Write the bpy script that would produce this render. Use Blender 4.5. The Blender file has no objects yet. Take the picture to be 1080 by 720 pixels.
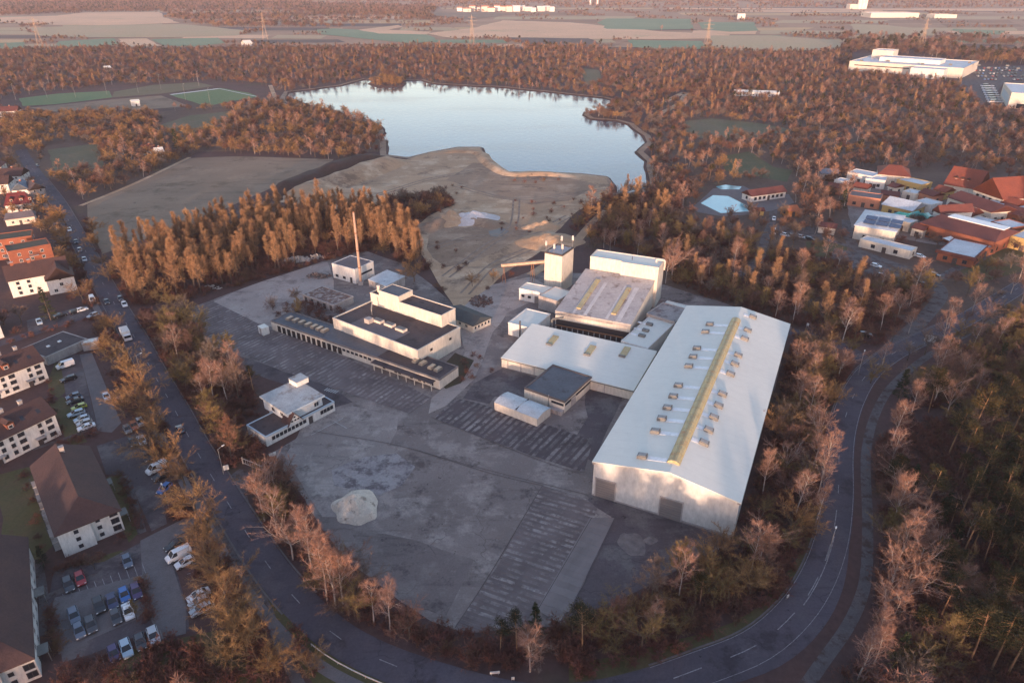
import bpy, bmesh, math, random
import numpy as np
from mathutils import Vector, Matrix, noise as mnoise
random.seed(11)
R = random.Random(5)
scene = bpy.context.scene
COL = scene.collection
rad = math.radians

# ------------------------------------------------------------------ camera model (also used to survey the site)
CAM_F, CAM_T, CAM_H = 734.0, math.atan(0.5244), 100.0
CS, CC = math.sin(CAM_T), math.cos(CAM_T)
def P(px, py, z=0.0):
    "site survey: a point of the photograph to its place on the level z"
    u = (px-540)/CAM_F; v = (py-360)/CAM_F
    t = (z-CAM_H)/(-CS-v*CC)
    return Vector((u*t, (CC-v*CS)*t, z))
def pix(x, y, z=0.0):
    fw = y*CC-(z-CAM_H)*CS; up = y*CS+(z-CAM_H)*CC
    if fw < 1: return (-9999, 9999)
    return (540+CAM_F*x/fw, 360-CAM_F*up/fw)

# ------------------------------------------------------------------ materials
def newmat(name):
    m = bpy.data.materials.new(name); m.use_nodes = True
    nt = m.node_tree; b = nt.nodes['Principled BSDF']
    return m, nt, b
def nd(nt, t, **kw):
    n = nt.nodes.new(t)
    for k, v in kw.items():
        if k in n.inputs: n.inputs[k].default_value = v
        else: setattr(n, k, v)
    return n
def mixc(nt, fac, a, b, mode='MIX'):
    n = nt.nodes.new('ShaderNodeMix'); n.data_type = 'RGBA'; n.blend_type = mode
    for sock, val in ((0, fac), (6, a), (7, b)):
        if hasattr(val, 'links') or hasattr(val, 'is_output'): nt.links.new(val, n.inputs[sock])
        elif sock == 0: n.inputs[0].default_value = val
        else: n.inputs[sock].default_value = (*val, 1)
    return n.outputs[2]
def ramp(nt, src, a, b):
    n = nt.nodes.new('ShaderNodeMapRange'); n.inputs[1].default_value = a; n.inputs[2].default_value = b
    n.clamp = True; nt.links.new(src, n.inputs[0]); return n.outputs[0]
def mth(nt, op, a, b=None, c=None):
    n = nt.nodes.new('ShaderNodeMath'); n.operation = op
    for i, v in enumerate((a, b, c)):
        if v is None: continue
        if hasattr(v, 'is_output'): nt.links.new(v, n.inputs[i])
        else: n.inputs[i].default_value = v
    return n.outputs[0]
def noise(nt, vec, scale, detail=4, rough=.6):
    n = nt.nodes.new('ShaderNodeTexNoise'); n.inputs['Scale'].default_value = scale
    n.inputs['Detail'].default_value = detail; n.inputs['Roughness'].default_value = rough
    nt.links.new(vec, n.inputs['Vector']); return n.outputs[0]
def pos(nt, world=True, scl=None):
    if world: o = nt.nodes.new('ShaderNodeNewGeometry').outputs['Position']
    else: o = nt.nodes.new('ShaderNodeTexCoord').outputs['Object']
    if scl:
        mp = nt.nodes.new('ShaderNodeMapping'); mp.inputs['Scale'].default_value = scl
        nt.links.new(o, mp.inputs['Vector']); o = mp.outputs[0]
    return o
MATS = {}
def surf(name, c1, c2=None, scale=.3, rough=.85, c3=None, scale3=2.0, th3=(.6, .7), metal=0, spec=.3, world=True, bump=0, stretch=None, amount3=1.0, fine_amt=1.0, seam=None):
    "two-tone weathered surface with optional third stain colour"
    if name in MATS: return MATS[name]
    m, nt, b = newmat(name)
    p = pos(nt, world, stretch)
    c2 = c2 or tuple(x*.75 for x in c1)
    f = ramp(nt, noise(nt, p, scale, 6, .65), .35, .65)
    col = mixc(nt, f, c1, c2)
    fine = noise(nt, p, scale*9+.2, 3, .7)
    if c3:
        s = ramp(nt, noise(nt, p, scale3, 5, .7), *th3)
        col = mixc(nt, mth(nt, 'MULTIPLY', s, amount3), col, c3)
    g = nt.nodes.new('ShaderNodeMapRange'); g.inputs[1].default_value = .3; g.inputs[2].default_value = .7
    g.inputs[3].default_value = 1-.18*fine_amt; g.inputs[4].default_value = 1+.12*fine_amt; nt.links.new(fine, g.inputs[0])
    if seam:
        sx = nt.nodes.new('ShaderNodeSeparateXYZ'); nt.links.new(pos(nt, False), sx.inputs[0]); fr = mth(nt, 'FRACT', mth(nt, 'DIVIDE', sx.outputs[seam[0]], seam[1]))
        col = mixc(nt, mth(nt, 'MULTIPLY', ramp(nt, mth(nt, 'ABSOLUTE', mth(nt, 'SUBTRACT', fr, .5)), .5-seam[2], .5), seam[3]), col, tuple(x*.55 for x in c1))
    hv = nt.nodes.new('ShaderNodeHueSaturation'); nt.links.new(g.outputs[0], hv.inputs['Value']); nt.links.new(col, hv.inputs['Color'])
    nt.links.new(hv.outputs[0], b.inputs['Base Color'])
    b.inputs['Roughness'].default_value = rough; b.inputs['Metallic'].default_value = metal
    b.inputs['Specular IOR Level'].default_value = spec
    if bump:
        bp = nt.nodes.new('ShaderNodeBump'); bp.inputs['Strength'].default_value = bump; bp.inputs['Distance'].default_value = .3
        nt.links.new(fine, bp.inputs['Height']); nt.links.new(bp.outputs[0], b.inputs['Normal'])
    MATS[name] = m; return m
def plant(name, cols, rough=.8, trans=0.0):
    "twigs / needles / bark whose tone drifts from plant to plant"
    if name in MATS: return MATS[name]
    m, nt, b = newmat(name)
    oi = nt.nodes.new('ShaderNodeObjectInfo')
    cr = nt.nodes.new('ShaderNodeValToRGB'); el = cr.color_ramp.elements
    for i, c in enumerate(cols):
        t = i/max(1, len(cols)-1)
        if i < 2: e = el[i]; e.position = t if i == 0 else 1.0
        if i == 1 and len(cols) > 2: el[1].position = t; e = el[1]
        if i >= 2: e = el.new(t)
        e.color = (*c, 1)
    nt.links.new(oi.outputs['Random'], cr.inputs[0])
    f = noise(nt, pos(nt), .55, 3)
    g = nt.nodes.new('ShaderNodeMapRange'); g.inputs[1].default_value = .3; g.inputs[2].default_value = .7
    g.inputs[3].default_value = .7; g.inputs[4].default_value = 1.25; nt.links.new(f, g.inputs[0])
    hv = nt.nodes.new('ShaderNodeHueSaturation'); nt.links.new(g.outputs[0], hv.inputs['Value']); nt.links.new(cr.outputs[0], hv.inputs['Color'])
    nt.links.new(hv.outputs[0], b.inputs['Base Color']); b.inputs['Roughness'].default_value = rough
    b.inputs['Specular IOR Level'].default_value = .15
    MATS[name] = m; return m
def plain(name, c, rough=.5, metal=0, spec=.5, coat=0, emit=None):
    if name in MATS: return MATS[name]
    m, nt, b = newmat(name)
    b.inputs['Base Color'].default_value = (*c, 1); b.inputs['Roughness'].default_value = rough
    b.inputs['Metallic'].default_value = metal; b.inputs['Specular IOR Level'].default_value = spec
    b.inputs['Coat Weight'].default_value = coat
    MATS[name] = m; return m

# ------------------------------------------------------------------ meshes and objects
class MB:
    def __init__(s): s.v = []; s.f = []; s.m = []
    def add(s, vs, fs, m=0):
        o = len(s.v); s.v += [tuple(p) for p in vs]
        for f in fs: s.f.append(tuple(i+o for i in f)); s.m.append(m)
        return s
    def box(s, x0, y0, z0, x1, y1, z1, m=0):
        return s.add([(x0,y0,z0),(x1,y0,z0),(x1,y1,z0),(x0,y1,z0),(x0,y0,z1),(x1,y0,z1),(x1,y1,z1),(x0,y1,z1)],
              [(3,2,1,0),(4,5,6,7),(0,1,5,4),(1,2,6,5),(2,3,7,6),(3,0,4,7)], m)
    def prism(s, poly, z0, z1, m=0):
        n = len(poly); z1s = z1 if isinstance(z1, (list, tuple)) else [z1]*n
        vs = [(x, y, z0) for x, y in poly]+[(x, y, z1s[i]) for i, (x, y) in enumerate(poly)]
        fs = [tuple(range(n-1, -1, -1)), tuple(range(n, 2*n))]+[(i, (i+1) % n, n+(i+1) % n, n+i) for i in range(n)]
        return s.add(vs, fs, m)
    def xprism(s, prof, x0, x1, m=0):
        n = len(prof)
        vs = [(x0, y, z) for y, z in prof]+[(x1, y, z) for y, z in prof]
        fs = [tuple(range(n)), tuple(range(2*n-1, n-1, -1))]+[(i, n+i, n+(i+1) % n, (i+1) % n) for i in range(n)]
        return s.add(vs, fs, m)
    def yprism(s, prof, y0, y1, m=0):
        n = len(prof)
        vs = [(x, y0, z) for x, z in prof]+[(x, y1, z) for x, z in prof]
        fs = [tuple(range(n-1, -1, -1)), tuple(range(n, 2*n))]+[(i, (i+1) % n, n+(i+1) % n, n+i) for i in range(n)]
        return s.add(vs, fs, m)
    def tube(s, p, q, r0, r1=None, n=6, m=0, cap=True):
        r1 = r0 if r1 is None else r1
        p, q = Vector(p), Vector(q); d = (q-p).normalized()
        a = d.orthogonal().normalized(); b = d.cross(a)
        vs = []
        for c, r in ((p, r0), (q, r1)):
            for i in range(n):
                t = 2*math.pi*i/n; vs.append(c+(a*math.cos(t)+b*math.sin(t))*r)
        fs = [(i, (i+1) % n, n+(i+1) % n, n+i) for i in range(n)]
        if cap: fs += [tuple(range(n-1, -1, -1)), tuple(range(n, 2*n))]
        return s.add(vs, fs, m)
    def mesh(s, name, mats, smooth=False):
        me = bpy.data.meshes.new(name); me.from_pydata(s.v, [], s.f)
        for m in (mats if isinstance(mats, (list, tuple)) else [mats]): me.materials.append(m)
        if any(s.m): me.polygons.foreach_set('material_index', s.m)
        if smooth: me.polygons.foreach_set('use_smooth', [True]*len(s.f))
        me.update(); return me
    def build(s, name, mats, parent=None, loc=None, rz=0, smooth=False):
        return link(name, s.mesh(name, mats, smooth), parent, loc, rz)
def link(name, me, parent=None, loc=None, rz=0):
    o = bpy.data.objects.new(name, me); COL.objects.link(o)
    if parent: o.parent = parent
    if loc is not None: o.location = loc
    if rz: o.rotation_euler = (0, 0, rz)
    return o
def tag(o, label=None, cat=None, group=None, kind=None):
    if label: o['label'] = label
    if cat: o['category'] = cat
    if group: o['group'] = group
    if kind: o['kind'] = kind
    return o
def thing(name, label, cat, loc=(0,0,0), rz=0, group=None):
    o = bpy.data.objects.new(name, None); COL.objects.link(o); o.empty_display_size = .5
    o.location = loc; o.rotation_euler = (0, 0, rz)
    return tag(o, label, cat, group)
def struct(o): o['kind'] = 'structure'; return o
KIDS = {}
def copy_tree(o, loc, rz, label=None, group=None, scale=None):
    r = o.copy(); COL.objects.link(r); r.location = loc; r.rotation_euler = (0, 0, rz)
    if scale: r.scale = scale if isinstance(scale, tuple) else (scale,)*3
    if label: r['label'] = label
    if group: r['group'] = group
    def rec(a, b):
        for ch in KIDS.get(a.name) or KIDS.setdefault(a.name, list(a.children)):
            c = ch.copy(); COL.objects.link(c); c.parent = b; rec(ch, c)
    rec(o, r); return r

def jit_poly(pts, step, amp, seed=0, closed=True):
    out = []; n = len(pts)
    for i in range(n if closed else n-1):
        a, b = Vector(pts[i][:2]), Vector(pts[(i+1) % n][:2]); L = (b-a).length; k = max(1, int(L/step))
        nrm = Vector((-(b-a).y, (b-a).x)).normalized() if L > 0 else Vector((0, 0))
        for j in range(k):
            p = a.lerp(b, j/k)
            w = 0 if j == 0 else mnoise.noise(Vector((p.x/step*.7+seed, p.y/step*.7, seed)))*amp
            out.append(p+nrm*w)
    if not closed: out.append(Vector(pts[-1][:2]))
    return out
LAYER = {}
def sheet(name, pts, mat, z, px=True, step=0, amp=0, kind='structure'):
    "a flat patch of ground"
    w = [P(*p).to_2d() for p in pts] if px else [Vector(p) for p in pts]
    LAYER[z] = LAYER.get(z, -1)+1; z = z+.0025*LAYER[z]
    if step: w = jit_poly(w, step, amp, len(name))
    bm = bmesh.new()
    f = bm.faces.new([bm.verts.new((p.x, p.y, z)) for p in w])
    bmesh.ops.triangulate(bm, faces=[f])
    bmesh.ops.recalc_face_normals(bm, faces=bm.faces)
    for f in bm.faces:
        if f.normal.z < 0: f.normal_flip()
    me = bpy.data.meshes.new(name); bm.to_mesh(me); bm.free(); me.materials.append(mat)
    return tag(link(name, me), kind=kind)
def spline(pts, step=2.0):
    "Catmull-Rom through world points, resampled"
    pts = [Vector(p[:2]) for p in pts]; pts = [pts[0]*2-pts[1]]+pts+[pts[-1]*2-pts[-2]]
    out = []
    for i in range(1, len(pts)-2):
        p0, p1, p2, p3 = pts[i-1:i+3]; n = max(2, int((p2-p1).length/step))
        for j in range(n):
            t = j/n
            out.append(.5*((2*p1)+(p2-p0)*t+(2*p0-5*p1+4*p2-p3)*t*t+(3*p1-p0-3*p2+p3)*t**3))
    out.append(pts[-2]); return out
def offs(line, d):
    o = []
    for i, p in enumerate(line):
        t = (line[min(i+1, len(line)-1)]-line[max(i-1, 0)]).normalized()
        o.append(p+Vector((t.y, -t.x))*d)      # positive: to the side on the travel's starboard hand
    return o
def ribbon(mb, line, d0, d1, z, m=0, i0=0, i1=None, zt=None):
    a, b = offs(line, d0)[i0:i1], offs(line, d1)[i0:i1]
    n = len(a)
    if zt is None:
        mb.add([(p.x, p.y, z) for p in a]+[(p.x, p.y, z) for p in b], [(n+i, i, i+1, n+i+1)[::-1] if d1 > d0 else (i, n+i, n+i+1, i+1)[::-1] for i in range(n-1)], m)
    else:
        vs = []
        for L, zz in ((a, z), (a, zt), (b, zt), (b, z)): vs += [(p.x, p.y, zz) for p in L]
        fs = [(k*n+i, k*n+i+1, (k+1)*n+i+1, (k+1)*n+i) for k in range(3) for i in range(n-1)]
        mb.add(vs, fs, m)
    return mb
def inpoly(x, y, poly):
    c = False; j = len(poly)-1
    for i in range(len(poly)):
        xi, yi = poly[i][0], poly[i][1]; xj, yj = poly[j][0], poly[j][1]
        if (yi > y) != (yj > y) and x < (xj-xi)*(y-yi)/(yj-yi)+xi: c = not c
        j = i
    return c
def segdist(x, y, line):
    best = 1e9
    for a, b in zip(line, line[1:]):
        dx, dy = b[0]-a[0], b[1]-a[1]; L = dx*dx+dy*dy or 1e-9
        t = max(0, min(1, ((x-a[0])*dx+(y-a[1])*dy)/L))
        d = (x-a[0]-t*dx)**2+(y-a[1]-t*dy)**2
        if d < best: best = d
    return best**.5
SKY_STRENGTH, SUN_STRENGTH, SUN_COLOR, EXPOSURE = .15, 1.3, (1.0,.64,.44), 2.55; SKY_TINT = (1.45,.955,.82)
HAZE, HAZE_COLOR = 0.00007, (.84,.82,.95)
# ------------------------------------------------------------------ plants
def rdir(r):
    z = r.uniform(-1, 1); a = r.uniform(0, 2*math.pi); s = math.sqrt(1-z*z)
    return Vector((s*math.cos(a), s*math.sin(a), z))
def wander(r, p, d, L, n, kink, lift):
    out = [Vector(p)]; d = Vector(d).normalized()
    for i in range(n):
        d = (d+rdir(r)*kink+Vector((0, 0, lift))).normalized(); out.append(out[-1]+d*(L/n))
    return out
def limb(mb, pts, r0, r1, n, m=0):
    k = len(pts)
    rings = []
    for i, p in enumerate(pts):
        d = (pts[min(i+1, k-1)]-pts[max(i-1, 0)]).normalized(); a = d.orthogonal().normalized(); b = d.cross(a)
        rr = r0+(r1-r0)*i/(k-1)
        rings += [p+(a*math.cos(2*math.pi*j/n)+b*math.sin(2*math.pi*j/n))*rr for j in range(n)]
    mb.add(rings, [(i*n+j, i*n+(j+1) % n, (i+1)*n+(j+1) % n, (i+1)*n+j) for i in range(k-1) for j in range(n)], m)
def at(pts, t):
    f = t*(len(pts)-1); i = min(int(f), len(pts)-2); return pts[i].lerp(pts[i+1], f-i), (pts[i+1]-pts[i]).normalized()
def twig(mb, p, d, L, w, r, m=0):
    s = d.cross(rdir(r)); s = s.normalized()*w*.5 if s.length > .01 else d.orthogonal()*w*.5
    mb.add([p-s, p+s, p+d*L], [(0, 1, 2)], m)
def side(r, d, ang):
    a = rdir(r); a = (a-d*a.dot(d)).normalized()
    return (d*math.cos(ang)+a*math.sin(ang)).normalized()

def bare(seed, H, forms):
    """leafless broadleaf: forms = dict(trunk share, limb count, limb length, angle, sub, twigs, twig length, twig width, lift, leader)"""
    r = random.Random(seed); T, C = MB(), MB(); f = forms
    top = H*(.93 if f['leader'] else f['fork'])
    tr = wander(r, (0, 0, -.2), (0, 0, 1), top, 7, f.get('kink', .06), .1)
    r0 = H*f['girth']
    limb(T, tr, r0, r0*(.15 if f['leader'] else .6), 6)
    for i in range(f['limbs']):
        t = f['start']+(1-f['start'])*(i+r.random()*.6)/f['limbs'] if f['leader'] else r.uniform(.72, 1)
        p, d = at(tr, min(t, 1)); ang = rad(r.uniform(*f['angle']))
        L = H*f['len']*r.uniform(.75, 1.15)*(1.15-.75*t if f['leader'] else 1)
        dd = side(r, Vector((0, 0, 1)), ang)
        lp = wander(r, p, dd, L, 4, .16, f['lift'])
        lr = r0*(.32 if not f['leader'] else .2)
        limb(T, lp, lr, lr*.3, 4)
        for j in range(f['sub']):
            t2 = r.uniform(.2, 1); q, e = at(lp, t2)
            sp = wander(r, q, side(r, e, rad(r.uniform(25, 60))), L*r.uniform(.3, .55), 3, .2, f['lift']*.8)
            limb(C, sp, lr*.35, lr*.1, 3, 1)
            for k in range(f['twigs']):
                u, g = at(sp, r.uniform(.15, 1))
                dv = (side(r, g, rad(r.uniform(15, 75)))+Vector((0, 0, f['lift']))).normalized()
                twig(C, u, dv, H*f['tl']*r.uniform(.5, 1.2), f['tw'], r)
    return T, C
BROAD = dict(fork=.3, leader=False, limbs=11, angle=(10, 68), len=.52, start=.3, sub=9, twigs=34, tl=.078, tw=.044, lift=.05, girth=.022)
OPEN = dict(fork=.36, leader=False, limbs=8, angle=(12, 55), len=.52, start=.3, sub=9, twigs=32, tl=.08, tw=.045, lift=.11, girth=.018)
TALL = dict(fork=.9, leader=True, limbs=24, angle=(22, 48), len=.40, start=.22, sub=6, twigs=30, tl=.06, tw=.046, lift=.14, girth=.013)
BIRCH = dict(fork=.9, leader=True, limbs=20, angle=(25, 52), len=.38, start=.34, sub=6, twigs=24, tl=.075, tw=.04, lift=.10, girth=.014, kink=.08)
BUSH = dict(fork=.10, leader=False, limbs=15, angle=(5, 72), len=.85, start=.2, sub=6, twigs=24, tl=.16, tw=.048, lift=.06, girth=.012)
def lod(f, sub, twigs, tw, tl=1.0, limbs=1.0):
    g = dict(f); g.update(sub=sub, twigs=twigs, tw=tw, tl=f['tl']*tl, limbs=max(4, int(f['limbs']*limbs))); return g
def needles(C, r, c, rx, rz, n, L, w):
    for k in range(n):
        d = rdir(r); q = Vector((d.x*rx, d.y*rx, d.z*rz))*r.random()**.4
        v = (d+Vector((0, 0, .5))+rdir(r)*.5).normalized()
        twig(C, c+q, v, L*r.uniform(.6, 1.2), w, r)
def pine(seed, H, n=90, w=.11, L=.55):
    r = random.Random(seed); T, C = MB(), MB()
    tr = wander(r, (0, 0, -.2), (0, 0, 1), H*.95, 7, .035, .1); limb(T, tr, H*.0125, H*.004, 6)
    for i in range(15):
        t = r.uniform(.55, 1.0); p, d = at(tr, t)
        lp = wander(r, p, side(r, Vector((0, 0, 1)), rad(r.uniform(50, 85))), H*.17*(1.35-t)*2*r.uniform(.6, 1), 3, .15, .12)
        limb(T, lp, H*.0035, H*.0015, 3)
        for u in (.55, 1.0):
            c, _ = at(lp, u); needles(C, r, c, H*.06, H*.034, n//2, L, w)
    needles(C, r, tr[-1], H*.05, H*.04, n, L, w)
    for i in range(5):                       # dead stubs
        p, d = at(tr, r.uniform(.3, .62)); limb(T, wander(r, p, side(r, d, 1.4), H*.06, 2, .2, 0), H*.002, H*.001, 3)
    return T, C
def spruce(seed, H, n=34, w=.12, L=.6):
    r = random.Random(seed); T, C = MB(), MB()
    tr = wander(r, (0, 0, -.2), (0, 0, 1), H, 5, .02, .1); limb(T, tr, H*.014, .02, 6)
    for i in range(60):
        t = .1+.88*(i/60)**.9; p, d = at(tr, t); Lb = H*.24*(1.04-t)*r.uniform(.7, 1.1)
        lp = wander(r, p, side(r, Vector((0, 0, 1)), rad(r.uniform(85, 105))), Lb, 2, .1, .05)
        limb(T, lp, .04, .015, 3)
        for k in range(n):
            c, g = at(lp, r.uniform(.1, 1)); twig(C, c+rdir(r)*.15, (g+rdir(r)*.8+Vector((0, 0, .1))).normalized(), L*r.uniform(.5, 1), w, r)
    return T, C

M_BARK = plant('bark', [(.10,.075,.06), (.15,.11,.08), (.12,.09,.075)])
M_BIRCHB = plant('birch_bark', [(.42,.36,.32), (.34,.28,.25), (.46,.41,.37)])
M_PINEB = plant('pine_bark', [(.30,.17,.09), (.24,.14,.09), (.33,.2,.11)])
M_GOLD = plant('golden_twigs', [(.29,.165,.075), (.31,.185,.08), (.25,.14,.072), (.32,.175,.07)])
M_RED = plant('russet_twigs', [(.20,.105,.078), (.165,.095,.082), (.22,.11,.072), (.18,.115,.092), (.19,.155,.13), (.15,.085,.06)])
M_OLIVE = plant('olive_twigs', [(.20,.145,.055), (.165,.12,.055), (.22,.15,.06)])
M_PINK = plant('birch_twigs', [(.27,.15,.115), (.31,.17,.12), (.25,.145,.115)])
M_POPL = plant('poplar_twigs', [(.34,.20,.11), (.30,.175,.10), (.37,.225,.12)])
M_NEED = plant('pine_needles', [(.028,.031,.015), (.040,.038,.017), (.024,.028,.015), (.06,.048,.02)])
M_SPRU = plant('spruce_needles', [(.028,.04,.02), (.035,.045,.022)])
M_GOLDR = plant('rust_twigs', [(.155,.072,.056), (.135,.066,.057), (.165,.082,.056), (.13,.08,.07), (.145,.117,.103), (.19,.112,.056), (.11,.057,.048)])
M_REDB = plant('heather_twigs', [(.14,.062,.056), (.17,.078,.056)])
M_BUSH = plant('bush_twigs', [(.145,.066,.058), (.17,.08,.058), (.12,.064,.06), (.16,.10,.058)])

# kind -> list of (trunk mesh, crown mesh) near, and list of single far meshes
NEAR, FAR = {}, {}
def merged(T, C, mats, name):
    mb = MB(); mb.add(T.v, T.f, 0); o = len(mb.v)
    mb.v += C.v; mb.f += [tuple(i+o for i in f) for f in C.f]; mb.m += [m+1 for m in C.m]
    return mb.mesh(name, mats)
def reg(kind, gens_near, gens_far, bark, twigs, twigs_far=None):
    NEAR[kind] = []
    for T, C in gens_near:
        for tm in twigs:
            NEAR[kind].append((T.mesh(kind+'_trunk', bark, True), C.mesh(kind+'_crown', [tm, bark])))
    FAR[kind] = []
    for T, C in gens_far:
        for tm in (twigs_far or twigs): FAR[kind].append(merged(T, C, [bark, tm, bark], kind))
ROUND = dict(BROAD, fork=.22, len=.5, angle=(8, 75))
reg('bare_tree', [bare(1, 11, BROAD), bare(2, 12, OPEN), bare(3, 11, ROUND), bare(4, 12.5, TALL), bare(5, 10, OPEN)],
    [bare(11, 11, lod(ROUND, 8, 13, .155, 1.35)), bare(12, 11, lod(BROAD, 8, 13, .155, 1.35)), bare(13, 12, lod(OPEN, 8, 13, .15, 1.35))],
    M_BARK, [M_RED, M_OLIVE], [M_RED, M_GOLDR])
reg('golden_tree', [bare(21, 12, ROUND), bare(22, 11.5, BROAD), bare(23, 12, dict(ROUND, len=.46))],
    [bare(24, 12, lod(ROUND, 8, 13, .16, 1.35)), bare(25, 12, lod(BROAD, 8, 13, .16, 1.35))], M_BARK, [M_GOLD])
reg('birch_tree', [bare(31, 14, BIRCH), bare(32, 15, BIRCH), bare(33, 13, dict(BIRCH, limbs=15, len=.44)), bare(34, 13.5, dict(OPEN, girth=.015, fork=.42))],
    [bare(35, 14, lod(BIRCH, 4, 11, .13, 1.35, .9)), bare(36, 13, lod(BIRCH, 4, 11, .13, 1.35, .9))], M_BIRCHB, [M_PINK])
reg('poplar_tree', [bare(41, 17, dict(TALL, len=.24, angle=(12, 34), twigs=26, lift=.2)), bare(42, 18, dict(TALL, len=.2, angle=(10, 28), lift=.22)), bare(43, 16, dict(TALL, len=.28, angle=(14, 38)))],
    [bare(44, 17, lod(dict(TALL, len=.24, angle=(12, 34)), 5, 12, .12, 1.3))], M_BARK, [M_POPL])
reg('pine_tree', [pine(51, 15, 120), pine(52, 16, 120), pine(53, 14, 140)], [pine(54, 15, 34, .32, .95), pine(55, 14, 34, .32, .95)], M_PINEB, [M_NEED])
reg('spruce_tree', [spruce(61, 11), spruce(62, 9)], [spruce(63, 11, 10, .3, .9)], M_BARK, [M_SPRU])
reg('shrub', [bare(71, 3.2, BUSH), bare(72, 3.6, BUSH), bare(73, 2.8, BUSH)],
    [bare(74, 3.2, lod(BUSH, 4, 11, .12, 1.2)), bare(75, 3.6, lod(BUSH, 4, 11, .12, 1.2))], M_BARK, [M_BUSH], [M_BUSH, M_REDB])
# ------------------------------------------------------------------ ground, water, roads
LAKE_Z = -.7
LAKE = [(302,107),(303,97),(330,94),(360,90),(385,83),(410,86),(428,85),(444,84),(457,88),(490,90),(533,92),(560,95),(590,98),(637,103),(653,107),(640,114),(617,118),(623,125),(650,127),
        (668,135),(680,143),(683,150),(672,160),(683,170),(684,182),(686,197),(668,203),(648,204),(647,195),(640,186),(613,183),(570,181),(533,181),(510,166),(507,155),(483,155),(455,160),(430,166),(407,163),(405,140),(402,133),(380,124),(360,119),(333,112)]
LW = jit_poly([P(*p).to_2d() for p in LAKE], 14, 5, 3)
LWt = [(p.x, p.y) for p in LW]
ISL = [P(*p).to_2d() for p in [(389,88),(400,82),(415,82),(427,87),(424,91),(400,92)]]
def ground_z(x, y):
    if not (-330 < x < 170 and 320 < y < 860): return 0.0
    h = 0.0
    ins = inpoly(x, y, LWt)
    if ins:
        d = segdist(x, y, LWt+[LWt[0]]); h = -3.0*min(1, d/9)
        di = segdist(x, y, ISL+[ISL[0]])
        if inpoly(x, y, ISL): h = min(.6, .1*di)
        elif di < 9: h = max(h, -3*di/9)
    return h
def grid_axis(lo, hi, flo, fhi, coarse, fine):
    a = list(np.arange(lo, flo, coarse))+list(np.arange(flo, fhi, fine))+list(np.arange(fhi, hi+1, coarse)); return a
gx = grid_axis(-9000, 9000, -325, 165, 320, 4.5); gy = grid_axis(-2500, 14000, 330, 850, 320, 4.5)
gv = [(x, y, ground_z(x, y)) for y in gy for x in gx]; nx = len(gx)
me = bpy.data.meshes.new('ground'); me.from_pydata(gv, [], [(j*nx+i, j*nx+i+1, (j+1)*nx+i+1, (j+1)*nx+i) for j in range(len(gy)-1) for i in range(nx-1)])
me.materials.append(surf('leaf_litter', (.105,.058,.052), (.08,.048,.044), .06, .95, c3=(.085,.07,.045), scale3=.02, th3=(.55,.7)))
struct(link('ground', me))

# water
m, nt, b = newmat('lake_water')
b.inputs['Base Color'].default_value = (.035,.06,.095,1); b.inputs['Roughness'].default_value = .05; b.inputs['IOR'].default_value = 1.33
b.inputs['Specular IOR Level'].default_value = .5
bp = nt.nodes.new('ShaderNodeBump'); bp.inputs['Strength'].default_value = .16; bp.inputs['Distance'].default_value = .6; rr_ = nt.nodes.new('ShaderNodeMapRange'); rr_.inputs[1].default_value = .4; rr_.inputs[2].default_value = .62; rr_.inputs[3].default_value = .04; rr_.inputs[4].default_value = .16; nt.links.new(noise(nt, pos(nt, True, (.35, 1, 1)), .02, 4), rr_.inputs[0]); nt.links.new(rr_.outputs[0], b.inputs['Roughness'])
nt.links.new(noise(nt, pos(nt, True, (1, .5, 1)), .35, 4), bp.inputs['Height']); nt.links.new(bp.outputs[0], b.inputs['Normal'])
M_WATER = m
xs = [p[0] for p in LWt]; ys = [p[1] for p in LWt]
x0, x1, y0, y1 = min(xs)-2, max(xs)+2, min(ys)-2, max(ys)+2
mw = MB(); mw.add([(x0,y0,LAKE_Z),(x1,y0,LAKE_Z),(x1,y1,LAKE_Z),(x0,y1,LAKE_Z)], [(0,1,2,3)]); struct(mw.build('lake_water', M_WATER))

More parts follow.
